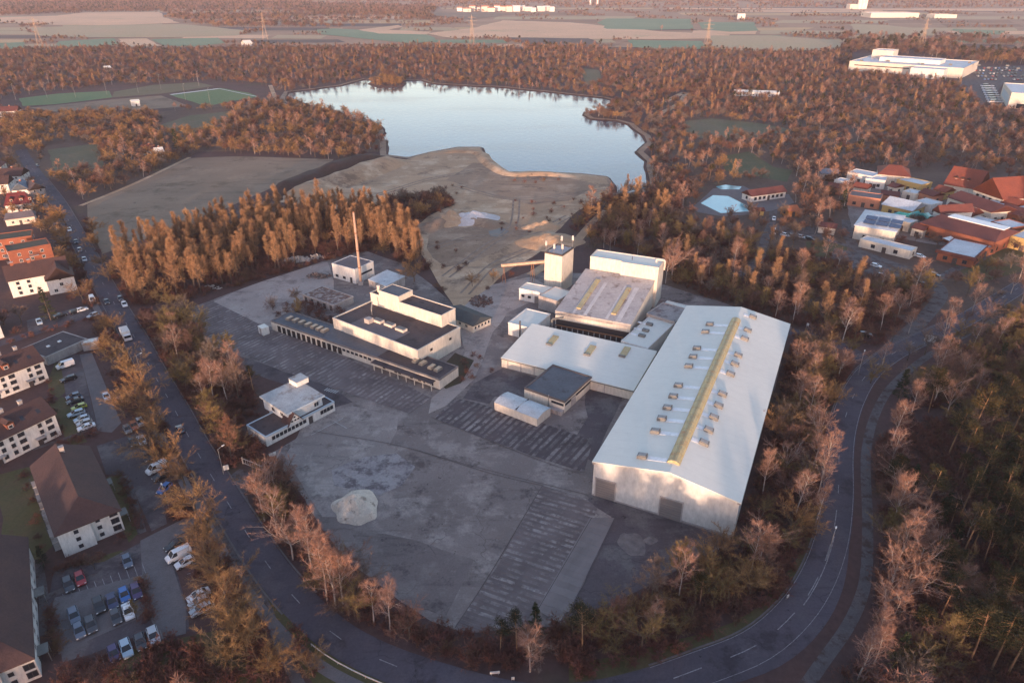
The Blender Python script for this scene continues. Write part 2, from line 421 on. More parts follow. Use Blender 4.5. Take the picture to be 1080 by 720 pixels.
def yard_mat(name, base, light, dark, seed, cracks=True, rot=-1.0, k=1.0):
    m, nt, b = newmat(name); p = pos(nt, True)
    mp = nt.nodes.new('ShaderNodeMapping'); mp.inputs['Rotation'].default_value = (0, 0, rot); mp.inputs['Location'].default_value = (seed*31, seed*17, 0); mp.inputs['Scale'].default_value = (.16, 1, 1)
    nt.links.new(p, mp.inputs[0]); st = mp.outputs[0]
    ms = nt.nodes.new('ShaderNodeMapping'); ms.inputs['Location'].default_value = (seed*13, seed*7, 0); nt.links.new(p, ms.inputs[0]); p = ms.outputs[0]
    col = mixc(nt, ramp(nt, noise(nt, p, .035*k, 5, .6), .38, .62), base, tuple(x*1.28 for x in base))
    col = mixc(nt, mth(nt, 'MULTIPLY', ramp(nt, noise(nt, p, .11*k, 6, .72), .50, .62), .8), col, light)
    col = mixc(nt, mth(nt, 'MULTIPLY', ramp(nt, noise(nt, p, .085*k, 6, .75), .46, .36), .75), col, dark)
    col = mixc(nt, mth(nt, 'MULTIPLY', ramp(nt, noise(nt, st, .30*k, 5, .7), .55, .70), .55), col, dark)
    col = mixc(nt, mth(nt, 'MULTIPLY', ramp(nt, noise(nt, p, .55*k, 5, .8), .60, .68), .5), col, light)
    col = mixc(nt, mth(nt, 'MULTIPLY', ramp(nt, noise(nt, p, .40*k, 4, .8), .64, .70), .8), col, tuple(x*.6 for x in dark))
    vo = nt.nodes.new('ShaderNodeTexVoronoi'); vo.feature = 'DISTANCE_TO_EDGE'; vo.inputs['Scale'].default_value = .075
    wp = nt.nodes.new('ShaderNodeVectorMath'); wp.operation = 'ADD'; nz = nt.nodes.new('ShaderNodeTexNoise'); nz.inputs['Scale'].default_value = .2; nt.links.new(p, nz.inputs['Vector'])
    sc = nt.nodes.new('ShaderNodeVectorMath'); sc.operation = 'SCALE'; sc.inputs['Scale'].default_value = 6; nt.links.new(nz.outputs['Color'], sc.inputs[0]); nt.links.new(p, wp.inputs[0]); nt.links.new(sc.outputs[0], wp.inputs[1]); nt.links.new(wp.outputs[0], vo.inputs['Vector'])
    if cracks:
      cr = mth(nt, 'MULTIPLY', ramp(nt, vo.outputs['Distance'], .008, .003), ramp(nt, noise(nt, p, .07, 3), .48, .56))
      col = mixc(nt, mth(nt, 'MULTIPLY', cr, .4), col, tuple(x*.5 for x in dark))
    g = nt.nodes.new('ShaderNodeMapRange'); g.inputs[1].default_value = .3; g.inputs[2].default_value = .7; g.inputs[3].default_value = .85; g.inputs[4].default_value = 1.15
    nt.links.new(noise(nt, p, 2.2, 4, .8), g.inputs[0]); hv = nt.nodes.new('ShaderNodeHueSaturation'); nt.links.new(g.outputs[0], hv.inputs['Value']); nt.links.new(col, hv.inputs['Color'])
    nt.links.new(hv.outputs[0], b.inputs['Base Color']); b.inputs['Roughness'].default_value = .9; b.inputs['Specular IOR Level'].default_value = .3
    return m
area = sum(LW[i].x*LW[(i+1) % len(LW)].y-LW[(i+1) % len(LW)].x*LW[i].y for i in range(len(LW))); sg = 1 if area > 0 else -1
mbx = MB(); ribbon(mbx, LW+[LW[0]], *sorted((sg*-.3, sg*4.0)), .017); struct(mbx.build('beach', surf('beach_sand', (.34,.24,.17), (.22,.155,.11), .08, .95)))
# fields and clearings: (name, pixels, colours)
G_GREY = yard_mat('stubble', (.195,.142,.098), (.27,.20,.14), (.115,.086,.055), 8, False, .45, .4)
G_MOWN = surf('winter_grass', (.125,.12,.065), (.16,.135,.085), .03, .95, c3=(.17,.125,.085), scale3=.06)
G_PITCH = surf('pitch_turf', (.11,.19,.085), (.13,.19,.09), .02, .95)
G_PALE = surf('dry_meadow', (.74,.46,.28), (.62,.39,.24), .006, .95, c3=(.48,.38,.22), scale3=.01)
G_GREEN = surf('winter_crop', (.17,.25,.15), (.22,.28,.17), .005, .95)
G_DULL = surf('dull_meadow', (.42,.34,.20), (.46,.33,.20), .008, .95, c3=(.48,.37,.26), scale3=.02)
G_LAWN = surf('lawn', (.085,.085,.035), (.115,.085,.045), .12, .95, c3=(.10,.062,.04), scale3=.3)
FIELDS = [
 ('stubble_field', [(92,216),(120,203),(150,190),(200,167),(250,165),(352,168),(345,176),(300,192),(255,212),(200,238),(150,253),(108,268),(96,248)], G_GREY),
 ('paddock', [(50,158),(105,151),(110,176),(58,182)], G_MOWN),
 ('meadow', [(168,132),(200,122),(245,117),(252,123),(200,142)], G_MOWN),
 ('sports_pitch', [(20,104),(60,99),(115,96),(118,103),(60,110),(24,112)], G_PITCH),
 ('sports_pitch', [(178,100),(232,93),(262,98),(272,102),(218,112)], G_PITCH),
 ('training_ground', [(120,97),(160,90),(208,87),(226,91),(170,99),(118,103)], G_MOWN),
 ('gravel_pitch', [(30,114),(118,105),(170,101),(200,112),(150,116),(60,118)], G_GREY),
 ('dry_field', [(0,19),(60,17),(90,13.5),(168,13),(172,18),(190,24.5),(130,27),(60,27),(0,24)], G_PALE),
 ('dull_field', [(30,30),(110,27),(190,26),(235,30),(262,33),(250,38),(180,40),(90,40),(40,38)], G_DULL),
 ('green_field', [(160,42),(230,40.5),(238,46),(200,50),(172,48)], G_GREEN),
 ('green_field', [(62,44),(120,41),(126,47),(95,51),(60,50)], G_GREEN),
 ('green_field', [(0,46),(26,45),(32,52),(0,53)], G_GREEN),
 ('dry_field', [(125,41.5),(155,41),(172,49),(135,50)], G_PALE),
 ('meadow', [(332,32),(352,30.5),(400,33),(450,37),(462,45),(430,46),(370,40),(340,37)], G_GREEN),
 ('dry_field', [(378,32),(420,27),(425,29),(410,32),(455,34),(450,37),(400,36)], G_PALE),
 ('dry_field', [(450,36),(500,30),(530,22),(600,24),(640,28),(700,34),(770,37),(765,41),(700,42),(600,42),(520,40),(480,41)], G_PALE),
 ('dull_field', [(452,14),(520,13),(535,16),(500,21),(460,19)], G_GREY),
 ('plough_field', [(535,40),(620,41),(640,50),(560,50)], surf('plough', (.13,.09,.075), (.11,.08,.065), .01)),
 ('green_field', [(662,42.5),(740,44),(748,52),(690,53),(668,50)], G_GREEN),
 ('meadow', [(630,24),(640,20),(728,20.5),(732,31),(690,32),(640,31)], G_GREEN),
 ('meadow', [(735,24),(795,24),(800,33),(770,34),(740,31)], G_GREEN),
 ('dull_field', [(750,38),(812,38),(885,43),(888,53),(800,55),(752,52)], G_DULL),
 ('dull_field', [(896,26),(935,27),(990,33),(985,38),(915,39),(902,33)], G_DULL),
 ('green_field', [(1005,31),(1060,33),(1055,37),(1015,37)], G_GREEN),
 ('plough_field', [(1000,47),(1070,48),(1080,55),(1020,55)], surf('plough', (.13,.09,.075))),
 ('pale_strip', [(700,8.5),(900,9.5),(1080,9.5),(1080,12.5),(980,11.5),(880,11),(700,10)], G_PALE),
 ('heath', [(720,128),(750,125),(800,130),(838,137),(800,144),(755,148),(725,144)], G_MOWN),
 ('play_meadow', [(760,165),(790,160),(815,176),(836,180),(830,192),(790,185),(765,180)], surf('park_grass', (.07,.085,.035), (.10,.095,.045), .05)),
 ('heath', [(612,72),(632,74),(636,88),(618,90)], G_MOWN),
]
M_HEATH = surf('heath_ground', (.40,.255,.165), (.30,.19,.125), .01, .95, c3=(.44,.33,.19), scale3=.02)
sheet('plain', [(-150,-4),(1230,-4),(1230,50),(890,52),(640,50),(250,50),(-150,52)], M_HEATH, .15)
M_SCRUBG = surf('scrub_ground', (.13,.085,.062), (.10,.062,.05), .03, .95, c3=(.15,.125,.075), scale3=.05)
sheet('scrub_ground', [(690,110),(780,76),(1010,92),(1090,125),(1090,340),(1000,330),(905,350),(830,340),(700,300),(640,240),(690,205)], M_SCRUBG, .006)
sheet('scrub_ground', [(0,118),(170,118),(300,100),(400,140),(400,160),(210,160),(95,215),(60,190),(0,175)], M_SCRUBG, .006)
FIELD_PX = []
rf_ = random.Random(21)
G_STRAW = surf('straw_field', (.56,.38,.20), (.46,.31,.17), .008, .95); G_PLOU = surf('plough', (.13,.09,.075)); G_BROWN = surf('brown_fallow', (.30,.185,.12), (.24,.15,.10), .01, .95)
for y0, dy, wx in ((49.5,2.6,60), (45.5,3.2,80), (41,3.4,95), (36.5,3.6,110), (32.5,3.2,120), (28.5,3.0,130), (24.5,3.0,150), (20.5,2.8,160), (16.5,2.4,170), (13,1.8,190), (10,1.4,220)):
    x = rf_.uniform(-120, -20)
    while x < 1120:
        w_ = wx*rf_.uniform(.5, 1.3)
        if rf_.random() < .62:
            a_, b_ = rf_.uniform(-.35, .35), rf_.uniform(-.35, .35); sk = rf_.uniform(-14, 14)
            FIELDS.insert(0, ('far_field', [(x, y0+a_), (x+w_*.94, y0+b_), (x+w_*.94+sk, y0-dy+b_), (x+sk, y0-dy+a_)], rf_.choice((G_STRAW, G_BROWN, G_BROWN, G_DULL, G_GREEN, G_PLOU, G_PALE, G_DULL))))
        x += w_
for nm, pts, mt in FIELDS:
    far = max(p[1] for p in pts) < 60; zf_ = .25 if nm == 'far_field' else .62
    sheet(nm, pts, mt, zf_ if far else .03, step=40 if far else 10, amp=9 if far else 1.5); FIELD_PX.append(pts)
# pitch lines
for pts in ([(180,100),(231,93.6),(262,98.6),(271,102),(219,111)],):
    w = [P(*p).to_2d() for p in pts]; ml = MB()
    ribbon(ml, [w[0], w[1]], -2, 2, .06); ribbon(ml, [w[1], w[3]], -.6, .6, .06); struct(ml.build('pitch_line', plain('chalk', (.6,.6,.6), .9)))

# quarry sands
M_SAND = yard_mat('quarry_sand', (.36,.24,.15), (.56,.42,.29), (.15,.098,.07), 6, False, .5, .55)
M_SANDD = yard_mat('damp_sand', (.25,.17,.115), (.40,.295,.21), (.11,.076,.06), 7, False, .9, .6)
QUARRY = [(310,206),(345,196),(378,186),(405,176),(430,168),(455,161),(483,156),(506,156),(511,167),(533,182),(570,182),(613,184),(640,187),(646,200),(640,210),(610,222),(592,240),(575,262),(545,280),(520,300),(495,318),(482,330),(470,310),(455,285),(440,262),(436,240),(452,228),(480,216),(470,206),(440,204),(400,216),(350,222),(318,216)]
sheet('quarry_floor', QUARRY, M_SAND, .03, step=8, amp=2)
sheet('quarry_floor', [(470,190),(500,172),(530,184),(600,188),(630,195),(600,212),(560,216),(510,204)], M_SANDD, .07, step=8, amp=3)
sheet('quarry_floor', [(450,236),(490,240),(520,236),(570,238),(540,256),(500,276),(470,282),(450,262)], M_SANDD, .07, step=8, amp=3)
sheet('quarry_pond', [(515,244),(530,240),(537,244),(528,250),(517,249)], surf('wet_mud', (.06,.035,.035), None, .2, .4), .10, step=4, amp=1)

def mound(name, c, rx, ry, h, ang, mats, seed, label=None, cat=None, kind=None, rough=.25, n=40, top=None):
    r = random.Random(seed); mb = MB(); vs = []; fs = []
    ca, sa = math.cos(ang), math.sin(ang); rings = 12
    for i in range(rings+1):
        t = i/rings
        for j in range(n):
            a = 2*math.pi*j/n; k = 1+rough*mnoise.noise(Vector((math.cos(a)*1.4+seed, math.sin(a)*1.4, seed*.3)))
            x, y = math.cos(a)*rx*k*t, math.sin(a)*ry*k*t
            z = h*(1-t)**.85*(1+.55*mnoise.noise(Vector((x/rx*1.9+seed, y/ry*1.9, 3)))+.3*mnoise.noise(Vector((x/rx*5+seed, y/ry*5, 9))))*(1 if t < .99 else 0)-(.05 if t > .99 else 0)
            vs.append((x*ca-y*sa, x*sa+y*ca, z))
    fs = [(i*n+j, (i+1)*n+j, (i+1)*n+(j+1) % n, i*n+(j+1) % n) for i in range(rings) for j in range(n)]
    mb.add(vs, fs)
    o = mb.build(name, mats, None, (c.x, c.y, .02), 0, True)
    if kind: o['kind'] = kind
    if label: tag(o, label, cat)
    return o
# wooded scarp above the quarry and its sandy face
def bank(name, pxs, w, h, mt, z0=.03):
    ln = spline([P(*p) for p in pxs], 5); n = len(ln); mb = MB(); vs = []
    prof = [(-w, 0), (-w*.45, h*.8), (0, h), (w*.35, h*.75), (w*.8, 0)]
    for k, (d, z) in enumerate(prof):
        for i, p in enumerate(offs(ln, d)):
            e = min(1, i/3, (n-1-i)/3); q = 1+.5*mnoise.noise(Vector((p.x*.07, p.y*.07, k)))
            vs.append((p.x, p.y, z0+z*e*q))
    mb.add(vs, [(k*n+i, (k+1)*n+i, (k+1)*n+i+1, k*n+i+1)[::-1] for k in range(len(prof)-1) for i in range(n-1)])
    return struct(mb.build(name, mt, None, None, 0, True))
bank('quarry_terrain', [(300,214),(335,200),(370,188),(402,176),(425,168)], 14, 4.5, M_SAND)
bank('scarp_terrain', [(285,212),(320,196),(352,184),(385,172),(404,165)], 10, 6, surf('heather', (.075,.042,.038), (.06,.04,.03), .1, .95))
bank('quarry_terrain', [(440,246),(465,236),(490,232),(512,236),(530,240)], 7, 2.5, M_SANDD)
bank('quarry_terrain', [(455,163),(480,160),(505,162),(512,170),(535,184),(570,184),(610,186)], 5, 1.6, M_SAND)
M_CHALK = surf('white_sand', (.62,.60,.60), (.48,.46,.46), .1, .95)
mound('sand_heap', P(497,232), 14, 8, 4, .3, M_CHALK, 3, 'white sand heap in the middle of the old quarry', 'sand heap')
mound('sand_heap', P(478,232), 12, 9, 4.5, .9, M_SAND, 4, 'brown sand heap touching the white sand heap', 'sand heap')
mound('sand_heap', P(572,240), 9, 6, 3, .2, M_SAND, 5, 'small tan sand heap at the wooded quarry edge', 'sand heap')
mound('sand_heap', P(580,256), 15, 10, 4, .2, M_SAND, 6, 'tan sand heap behind the antenna silo', 'sand heap')

# factory yard
M_YARD = yard_mat('yard_asphalt', (.165,.135,.125), (.31,.265,.24), (.058,.045,.045), 1)
M_DARKY = yard_mat('dark_asphalt', (.085,.068,.072), (.16,.14,.135), (.045,.036,.04), 2)
M_CONC = yard_mat('old_concrete', (.30,.25,.225), (.40,.345,.31), (.155,.125,.12), 5)
M_SLAB = surf('slab_concrete', (.22,.19,.18), (.17,.145,.145), .1, .9, c3=(.10,.08,.085), scale3=.25, th3=(.56,.68))
M_DUST = surf('dusty_concrete', (.33,.30,.29), (.25,.22,.22), .15, .9, c3=(.13,.11,.115), scale3=.35, th3=(.48,.6))
YARD = [(196,326),(240,310),(300,290),(345,274),(380,262),(430,280),(455,300),(480,322),(500,318),(530,296),(560,286),(578,288),(620,288),(700,300),(760,318),(835,345),(832,352),(770,573),(735,590),(690,612),(640,640),(590,660),(540,662),(492,668),(455,655),(420,632),(392,610),(365,590),(340,558),(318,522),(300,498),(286,478),(330,452),(352,432),(345,420),(310,408),(268,392),(240,380),(214,355)]
YW = jit_poly([P(*p).to_2d() for p in YARD], 7, 1.8, 2)
sheet('factory_yard', [tuple(p) for p in YW], M_YARD, .02, px=False)
YARD_PX = YARD
for pts, mt in [
  ([(216,322),(262,302),(310,286),(345,276),(352,296),(352,318),(330,322),(300,332),(288,345)], M_CONC),
  ([(480,326),(520,300),(560,292),(575,300),(560,318),(535,330),(520,350),(510,378),(500,400),(470,428),(452,436),(455,420),(478,400),(490,372)], M_CONC),
  ([(322,440),(372,428),(420,440),(410,470),(432,490),(380,545),(340,545),(312,500),(300,482)], yard_mat('pale_yard', (.225,.19,.175), (.37,.325,.295), (.08,.064,.062), 3)),
  ([(602,470),(620,440),(618,412),(626,398),(650,390),(662,408),(642,450),(628,488),(612,480)], M_DARKY),
  ([(625,522),(770,568),(735,590),(690,614),(640,640),(590,656),(600,640),(645,545),(618,528)], M_DARKY),
  ([(500,404),(530,388),(590,404),(556,418),(522,418),(516,426),(488,420)], M_DARKY),
  ([(228,366),(300,392),(352,410),(372,424),(352,430),(310,408),(262,392),(222,376)], M_DARKY),
  ([(455,398),(480,372),(500,380),(486,404),(470,410)], surf('yard_weeds', (.07,.05,.035), (.06,.055,.03), .2)),
  ([(370,560),(440,570),(500,590),(470,650),(430,636),(395,610)], yard_mat('stained_asphalt', (.135,.11,.105), (.22,.185,.17), (.056,.044,.045), 4)),
 ]:
    sheet('yard_surface', pts, mt, .035, step=6, amp=1.2)
# strips of concrete rails where blocks were once stacked
def rails_mat(name, dark, light, broken, seed):
    m, nt, b = newmat(name); p = pos(nt, False)
    sx = nt.nodes.new('ShaderNodeSeparateXYZ'); nt.links.new(p, sx.inputs[0])
    nw = noise(nt, pos(nt, False, (.25, .5, 1)), 1.2, 5, .7); wob = mth(nt, 'ADD', sx.outputs[0], mth(nt, 'MULTIPLY', mth(nt, 'SUBTRACT', nw, .5), .32))
    wn = nt.nodes.new('ShaderNodeTexWhiteNoise'); wn.noise_dimensions = '1D'; nt.links.new(mth(nt, 'FLOOR', sx.outputs[0]), wn.inputs['W']); tone = mth(nt, 'ADD', mth(nt, 'MULTIPLY', wn.outputs[0], .55), .45)
    fr = mth(nt, 'FRACT', wob); strip = ramp(nt, mth(nt, 'ABSOLUTE', mth(nt, 'SUBTRACT', fr, .5)), .30, .24)
    wear = ramp(nt, noise(nt, pos(nt, False, (.42+.01*seed, .30, 1)), 1.3, 6, .72), *broken)
    along = ramp(nt, noise(nt, pos(nt, False, (1.0, .12, 1)), .9, 3), .35, .6)
    big = ramp(nt, noise(nt, p, .12, 4), .35, .6)
    f = mth(nt, 'MULTIPLY', mth(nt, 'MULTIPLY', strip, wear), mth(nt, 'ADD', mth(nt, 'MULTIPLY', along, .6), .4))
    f = mth(nt, 'MULTIPLY', f, tone); grime = ramp(nt, noise(nt, pos(nt, True), .16, 6, .75), .60, .44); f = mth(nt, 'MULTIPLY', f, grime)
    g = mixc(nt, big, dark, tuple(x*1.6 for x in dark))
    nt.links.new(mixc(nt, f, g, light), b.inputs['Base Color']); b.inputs['Roughness'].default_value = .9
    bp = nt.nodes.new('ShaderNodeBump'); bp.inputs['Strength'].default_value = .6; bp.inputs['Distance'].default_value = .15
    nt.links.new(strip, bp.inputs['Height']); nt.links.new(bp.outputs[0], b.inputs['Normal'])
    return m
def railbed(pts, across, period, mt, z=.085):
    "across: two pixels giving the direction in which the rails repeat"
    w = [P(*p).to_2d() for p in pts]; d = (P(*across[1])-P(*across[0])).to_2d().normalized(); e = Vector((-d.y, d.x)); o = w[0]
    q = [((p-o).dot(d)/period, (p-o).dot(e)) for p in w]
    mb = MB(); mb.add([(x*period, y, 0) for x, y in q], [tuple(range(len(q)))])
    me = mb.mesh('railed_yard', mt); me.transform(Matrix.Scale(1/period, 4, Vector((1, 0, 0))))
    ob = link('railed_yard', me, None, (o.x, o.y, z), math.atan2(d.y, d.x)); ob.scale = (period, 1, 1); return struct(ob)
K1 = rails_mat('rails_worn', (.10,.078,.076), (.36,.32,.295), (.44,.54), 1)
K2 = rails_mat('rails_dark', (.055,.042,.044), (.31,.275,.26), (.40,.50), 2)
railbed([(198,330),(225,318),(286,348),(330,362),(428,406),(455,420),(432,436),(360,412),(290,388),(226,360),(208,345)], ((226,340),(420,415)), 1.55, K1)
railbed([(480,420),(500,424),(560,442),(618,462),(624,470),(616,498),(560,480),(500,458),(458,441)], ((480,422),(600,465)), 1.75, K2)
railbed([(572,512),(618,526),(630,536),(626,548),(568,640),(555,655),(530,662),(490,668),(480,660),(524,598)], ((575,515),(500,640)), 1.45, K1)
railbed([(622,546),(648,546),(600,645),(578,650),(566,643)], ((640,546),(585,650)), 3.2, rails_mat('slabs', (.15,.125,.12), (.22,.19,.18), (.3,.5), 3), .09)
sheet('yard_surface', [(350,496),(385,482),(418,478),(438,492),(424,512),(400,522),(372,516),(352,512)], M_DUST, .075, step=4, amp=2)
# thin joints and scrapes on the yard
mj = MB()
for ln in ([(572,512),(520,600),(480,662)], [(624,546),(566,645)], [(650,546),(602,645)], [(330,455),(420,470),(520,500),(572,512)], [(455,440),(560,482),(612,500)], [(440,475),(500,492),(620,522)]):
    ribbon(mj, spline([P(*p) for p in ln], 3), -.07, .07, .11)
struct(mj.build('yard_joint', plain('tar', (.085,.068,.066), .9)))
ml = MB()
for ln in ([(336,443),(347,438)], [(319,453),(327,448)], [(328,459),(362,441)], [(352,444),(366,452)]):
    ribbon(ml, [P(*ln[0]).to_2d(), P(*ln[1]).to_2d()], -.1, .1, .11)
for i in range(6):
    a = P(342+i*2.2, 412+i*.6).to_2d(); bq = P(346+i*2.2, 409.4+i*.6).to_2d(); ribbon(ml, [a, bq], -.22, .22, .11)
struct(ml.build('yard_marking', surf('faded_paint', (.45,.44,.42), (.3,.29,.28), 1.0, .8)))
mound('sand_pile', P(377,536), 5.0, 5.6, 3.3, .5, surf('pale_gravel', (.72,.63,.52), (.54,.46,.38), .35, .95, c3=(.33,.27,.22), scale3=.5, th3=(.56,.66), bump=.9), 9, 'pale grey sand pile alone in the open factory yard', 'sand pile', rough=.5)
mound('gravel_patch', P(667,574), 3.0, 3.6, .25, .3, surf('grit', (.21,.175,.165), (.14,.115,.112), .8), 12, 'low round spread of grey grit on the yard south of the hall', 'gravel pile')
mound('gravel_patch', P(686,570), 1.5, 1.2, .3, .3, MATS['grit'], 13, 'very small heap of grit beside the larger grit spread', 'gravel pile')

# roads
M_ROAD = yard_mat('road_asphalt', (.078,.066,.078), (.11,.095,.105), (.048,.038,.045), 9, True, -1.0, 1.2)
M_PATH = surf('path_asphalt', (.135,.118,.118), (.10,.085,.085), .3, .9, c3=(.07,.045,.04), scale3=.35, th3=(.5,.62))
M_PAVE = surf('paving', (.17,.15,.15), (.14,.125,.125), .4, .9)
M_KERB = surf('kerb_stone', (.17,.15,.15), None, .8, .9)
M_PAINT = surf('road_paint', (.36,.34,.34), (.15,.135,.145), 1.8, .7)
MAIN = [(22,158),(32,175),(48,196),(62,215),(78,243),(92,268),(108,298),(124,326),(142,356),(162,394),(182,428),(202,466),(222,500),(244,536),(268,574),(292,608),(325,645),(360,674),(400,695),(440,710),(500,728),(560,740),(620,738),(680,725),(740,704),(798,680),(838,646),(863,608),(878,565),(884,520),(885,480),(889,450),(899,420),(916,393),(945,371),(985,352),(1020,336),(1080,300)]
MAINL = spline([P(*p) for p in MAIN], 2.5)
def arcidx(line, px): 
    q = P(*px).to_2d(); return min(range(len(line)), key=lambda i: (line[i]-q).length)
mr = MB(); ribbon(mr, MAINL, -3.2, 3.2, .075); struct(mr.build('main_road', M_ROAD))
i_b = arcidx(MAINL, (700,722)); i_t = arcidx(MAINL, (880,560))
wid = MB(); seg = MAINL[i_b:i_t]; n = len(seg)
side_l = [offs(seg, 3.1+1.9*math.sin(math.pi*i/(n-1)))[i] for i in range(n)]; inn = offs(seg, 3.2)
wid.add([(p.x, p.y, .068) for p in inn]+[(p.x, p.y, .068) for p in side_l], [(i, n+i, n+i+1, i+1) for i in range(n-1)]); struct(wid.build('turning_lane_road', M_ROAD))
mk = MB()
for d in (-3.0, 3.0): ribbon(mk, MAINL, d-.05, d+.05, 0.083, 0, arcidx(MAINL, (700,722)))
L = len(MAINL); i = 0
while i < L-3:
    ribbon(mk, MAINL, -.08, .08, .083, 0, i, i+2 if MAINL[i].y > 115 or MAINL[i].x < 0 else i+3); i += 4
struct(mk.build('road_marking', M_PAINT))
mk = MB()
ii = arcidx(MAINL, (843,641)); jj = arcidx(MAINL, (880,555))
ribbon(mk, MAINL, .25, .42, .09, 0, ii, jj)
struct(mk.build('road_marking', M_PAINT))
kb = MB()
for a, bq, s in (((40,190),(330,650),-3.45), ((40,190),(330,650),3.45), ((700,722),(1010,340),-3.45)):
    ribbon(kb, MAINL, s-.15, s+.15, .06, 0, arcidx(MAINL, a), arcidx(MAINL, bq), .14)
struct(kb.build('kerb', M_KERB))
mp = MB(); ribbon(mp, MAINL, 4.6, 6.6, .066, 0, arcidx(MAINL, (60,212)), arcidx(MAINL, (440,710))); struct(mp.build('pavement', M_PAVE))
def lane(name, pts, w, mt, z=.024):
    ln = spline([P(*p) for p in pts], 2.5); mb = MB(); ribbon(mb, ln, -w/2, w/2, z); struct(mb.build(name, mt)); return ln
LANES = []
BIKE = lane('cycle_path', [(842,735),(866,700),(893,662),(908,630),(914,600),(915,547),(913,500),(914,473),(922,440),(940,408),(975,378),(1020,352),(1090,318)], 2.1, M_PATH); LANES.append((BIKE, 2.2))
for nm, pts, w, mt in [
  ('side_street', [(-20,368),(20,356),(55,344),(90,332),(122,318)], 4.6, M_ROAD),
  ('factory_lane', [(832,349),(860,356),(890,366),(912,380)], 5, M_ROAD),
  ('resort_road', [(935,372),(955,352),(972,338),(992,312),(985,298),(955,283),(925,272),(903,262),(895,248),(893,232)], 4.5, M_PATH),
  ('resort_road', [(985,300),(1005,285),(1030,276),(1050,262),(1068,256),(1090,250)], 3.2, M_PATH),
  ('forest_track', [(816,205),(815,230),(806,255),(800,275),(780,290)], 3.5, M_PATH),
  ('forest_track', [(903,262),(880,255),(850,248),(815,240)], 3, M_PATH),
  ('forest_track', [(640,222),(625,235),(600,262),(560,290)], 4, M_SAND),
  ('forest_track', [(700,108),(722,98),(718,108),(700,118),(688,122)], 6, M_SAND),
  ('forest_track', [(285,90),(292,105),(306,113)], 4, M_SAND),
  ('field_track', [(85,217),(120,203),(150,190),(200,166)], 2.5, M_SAND),
  ('entrance_lane', [(262,498),(252,506),(246,520),(250,540)], 5.5, M_PATH),
  ('footpath', [(28,598),(40,598),(46,630),(44,670)], 1.5, M_PATH),
  ('footpath', [(44,632),(75,618),(108,604)], 1.5, M_PATH),
  ('footpath', [(130,502),(138,520),(150,562)], 1.6, M_PATH),
  ('footpath', [(210,525),(270,620),(300,690),(320,730)], 1.8, M_PATH),
  ('footpath', [(0,485),(40,472),(70,462),(104,450)], 1.2, M_PATH),
 ]:
    LANES.append((lane(nm, pts, w, mt, .024+.0022*len(LANES)), w/2+1))
sheet('car_park', [(84,374),(97,372),(112,408),(128,446),(118,456),(104,455),(96,420)], M_PAVE, .03)
sheet('car_park', [(62,372),(84,374),(100,440),(106,456),(92,460),(70,420)], M_DARKY, .026)
sheet('car_park', [(148,572),(206,543),(222,560),(190,575),(186,600),(197,640),(200,665),(178,675),(160,662),(150,668),(95,690),(66,698),(60,660),(50,640),(57,600),(110,592)], M_DARKY, .026)
sheet('car_park', [(148,570),(205,541),(214,548),(180,570),(180,590),(196,640),(196,668),(170,674),(152,640)], M_PAVE, .03)
sheet('car_park', [(54,655),(75,642),(148,632),(156,648),(100,672),(62,690)], M_PAVE, .03)
sheet('car_park', [(50,655),(58,630),(150,606),(152,626),(100,642)], M_PAVE, .03)
sheet('car_park', [(102,470),(150,455),(168,500),(176,552),(160,560),(134,500),(112,500)], M_DARKY, .026)
sheet('car_park', [(992,76),(1020,71),(1090,69),(1090,90),(1058,88),(1050,100),(1062,112),(1036,112),(1018,96)], M_PATH, .1)
sheet('car_park', [(880,262),(912,268),(940,282),(960,296),(940,298),(905,284),(876,272)], M_PATH, .03)
sheet('car_park', [(28,338),(60,330),(92,322),(98,330),(60,344),(30,352)], M_DARKY, .03)
sheet('car_park', [(818,238),(870,240),(866,252),(822,250)], M_PATH, .03)
for pts in ([(0,500),(30,492),(48,520),(56,575),(40,590),(0,585)], [(52,426),(66,418),(72,424),(88,458),(92,466),(74,470),(64,448)], [(50,402),(58,382),(64,384),(70,412),(62,420),(52,414)], [(60,600),(128,580),(140,590),(70,615)], [(120,690),(170,676),(250,660),(280,720),(110,730)], [(104,505),(128,500),(148,560),(136,572)],
            [(995,270),(1030,262),(1080,258),(1080,285),(1030,300)], [(850,255),(895,258),(890,275),(850,268)], [(600,725),(690,712),(770,682),(820,650),(850,600),(868,560),(872,520),(862,520),(840,590),(800,640),(740,668),(660,690),(600,700)]):
    sheet('lawn', pts, G_LAWN, .012, step=5, amp=1)
sheet('lawn_verge', [(270,600),(310,660),(350,690),(440,722),(430,735),(330,720),(280,650)], G_LAWN, .012, step=5, amp=1)

sheet('park_plaza', [(893,214),(925,196),(975,196),(1030,210),(1090,220),(1090,262),(1040,262),(985,258),(930,248),(898,240)], yard_mat('plaza', (.20,.165,.15), (.30,.26,.24), (.11,.075,.065), 10, False), .0395, step=6, amp=1)
for i, pts in enumerate(([(480,196),(540,210),(600,205),(640,200)], [(455,262),(500,250),(560,246),(600,228)], [(470,292),(510,262),(540,240),(545,210)], [(350,214),(400,205),(450,190),(500,180)], [(490,310),(520,280),(560,262)])):
    ln = spline([P(*p) for p in pts], 4); mb = MB(); ribbon(mb, ln, -2.0, -1.1, .10+.003*i); ribbon(mb, ln, 1.1, 2.0, .10+.003*i); struct(mb.build('wheel_track', surf('track_sand', (.20,.145,.11), (.30,.23,.18), .3, .95)))

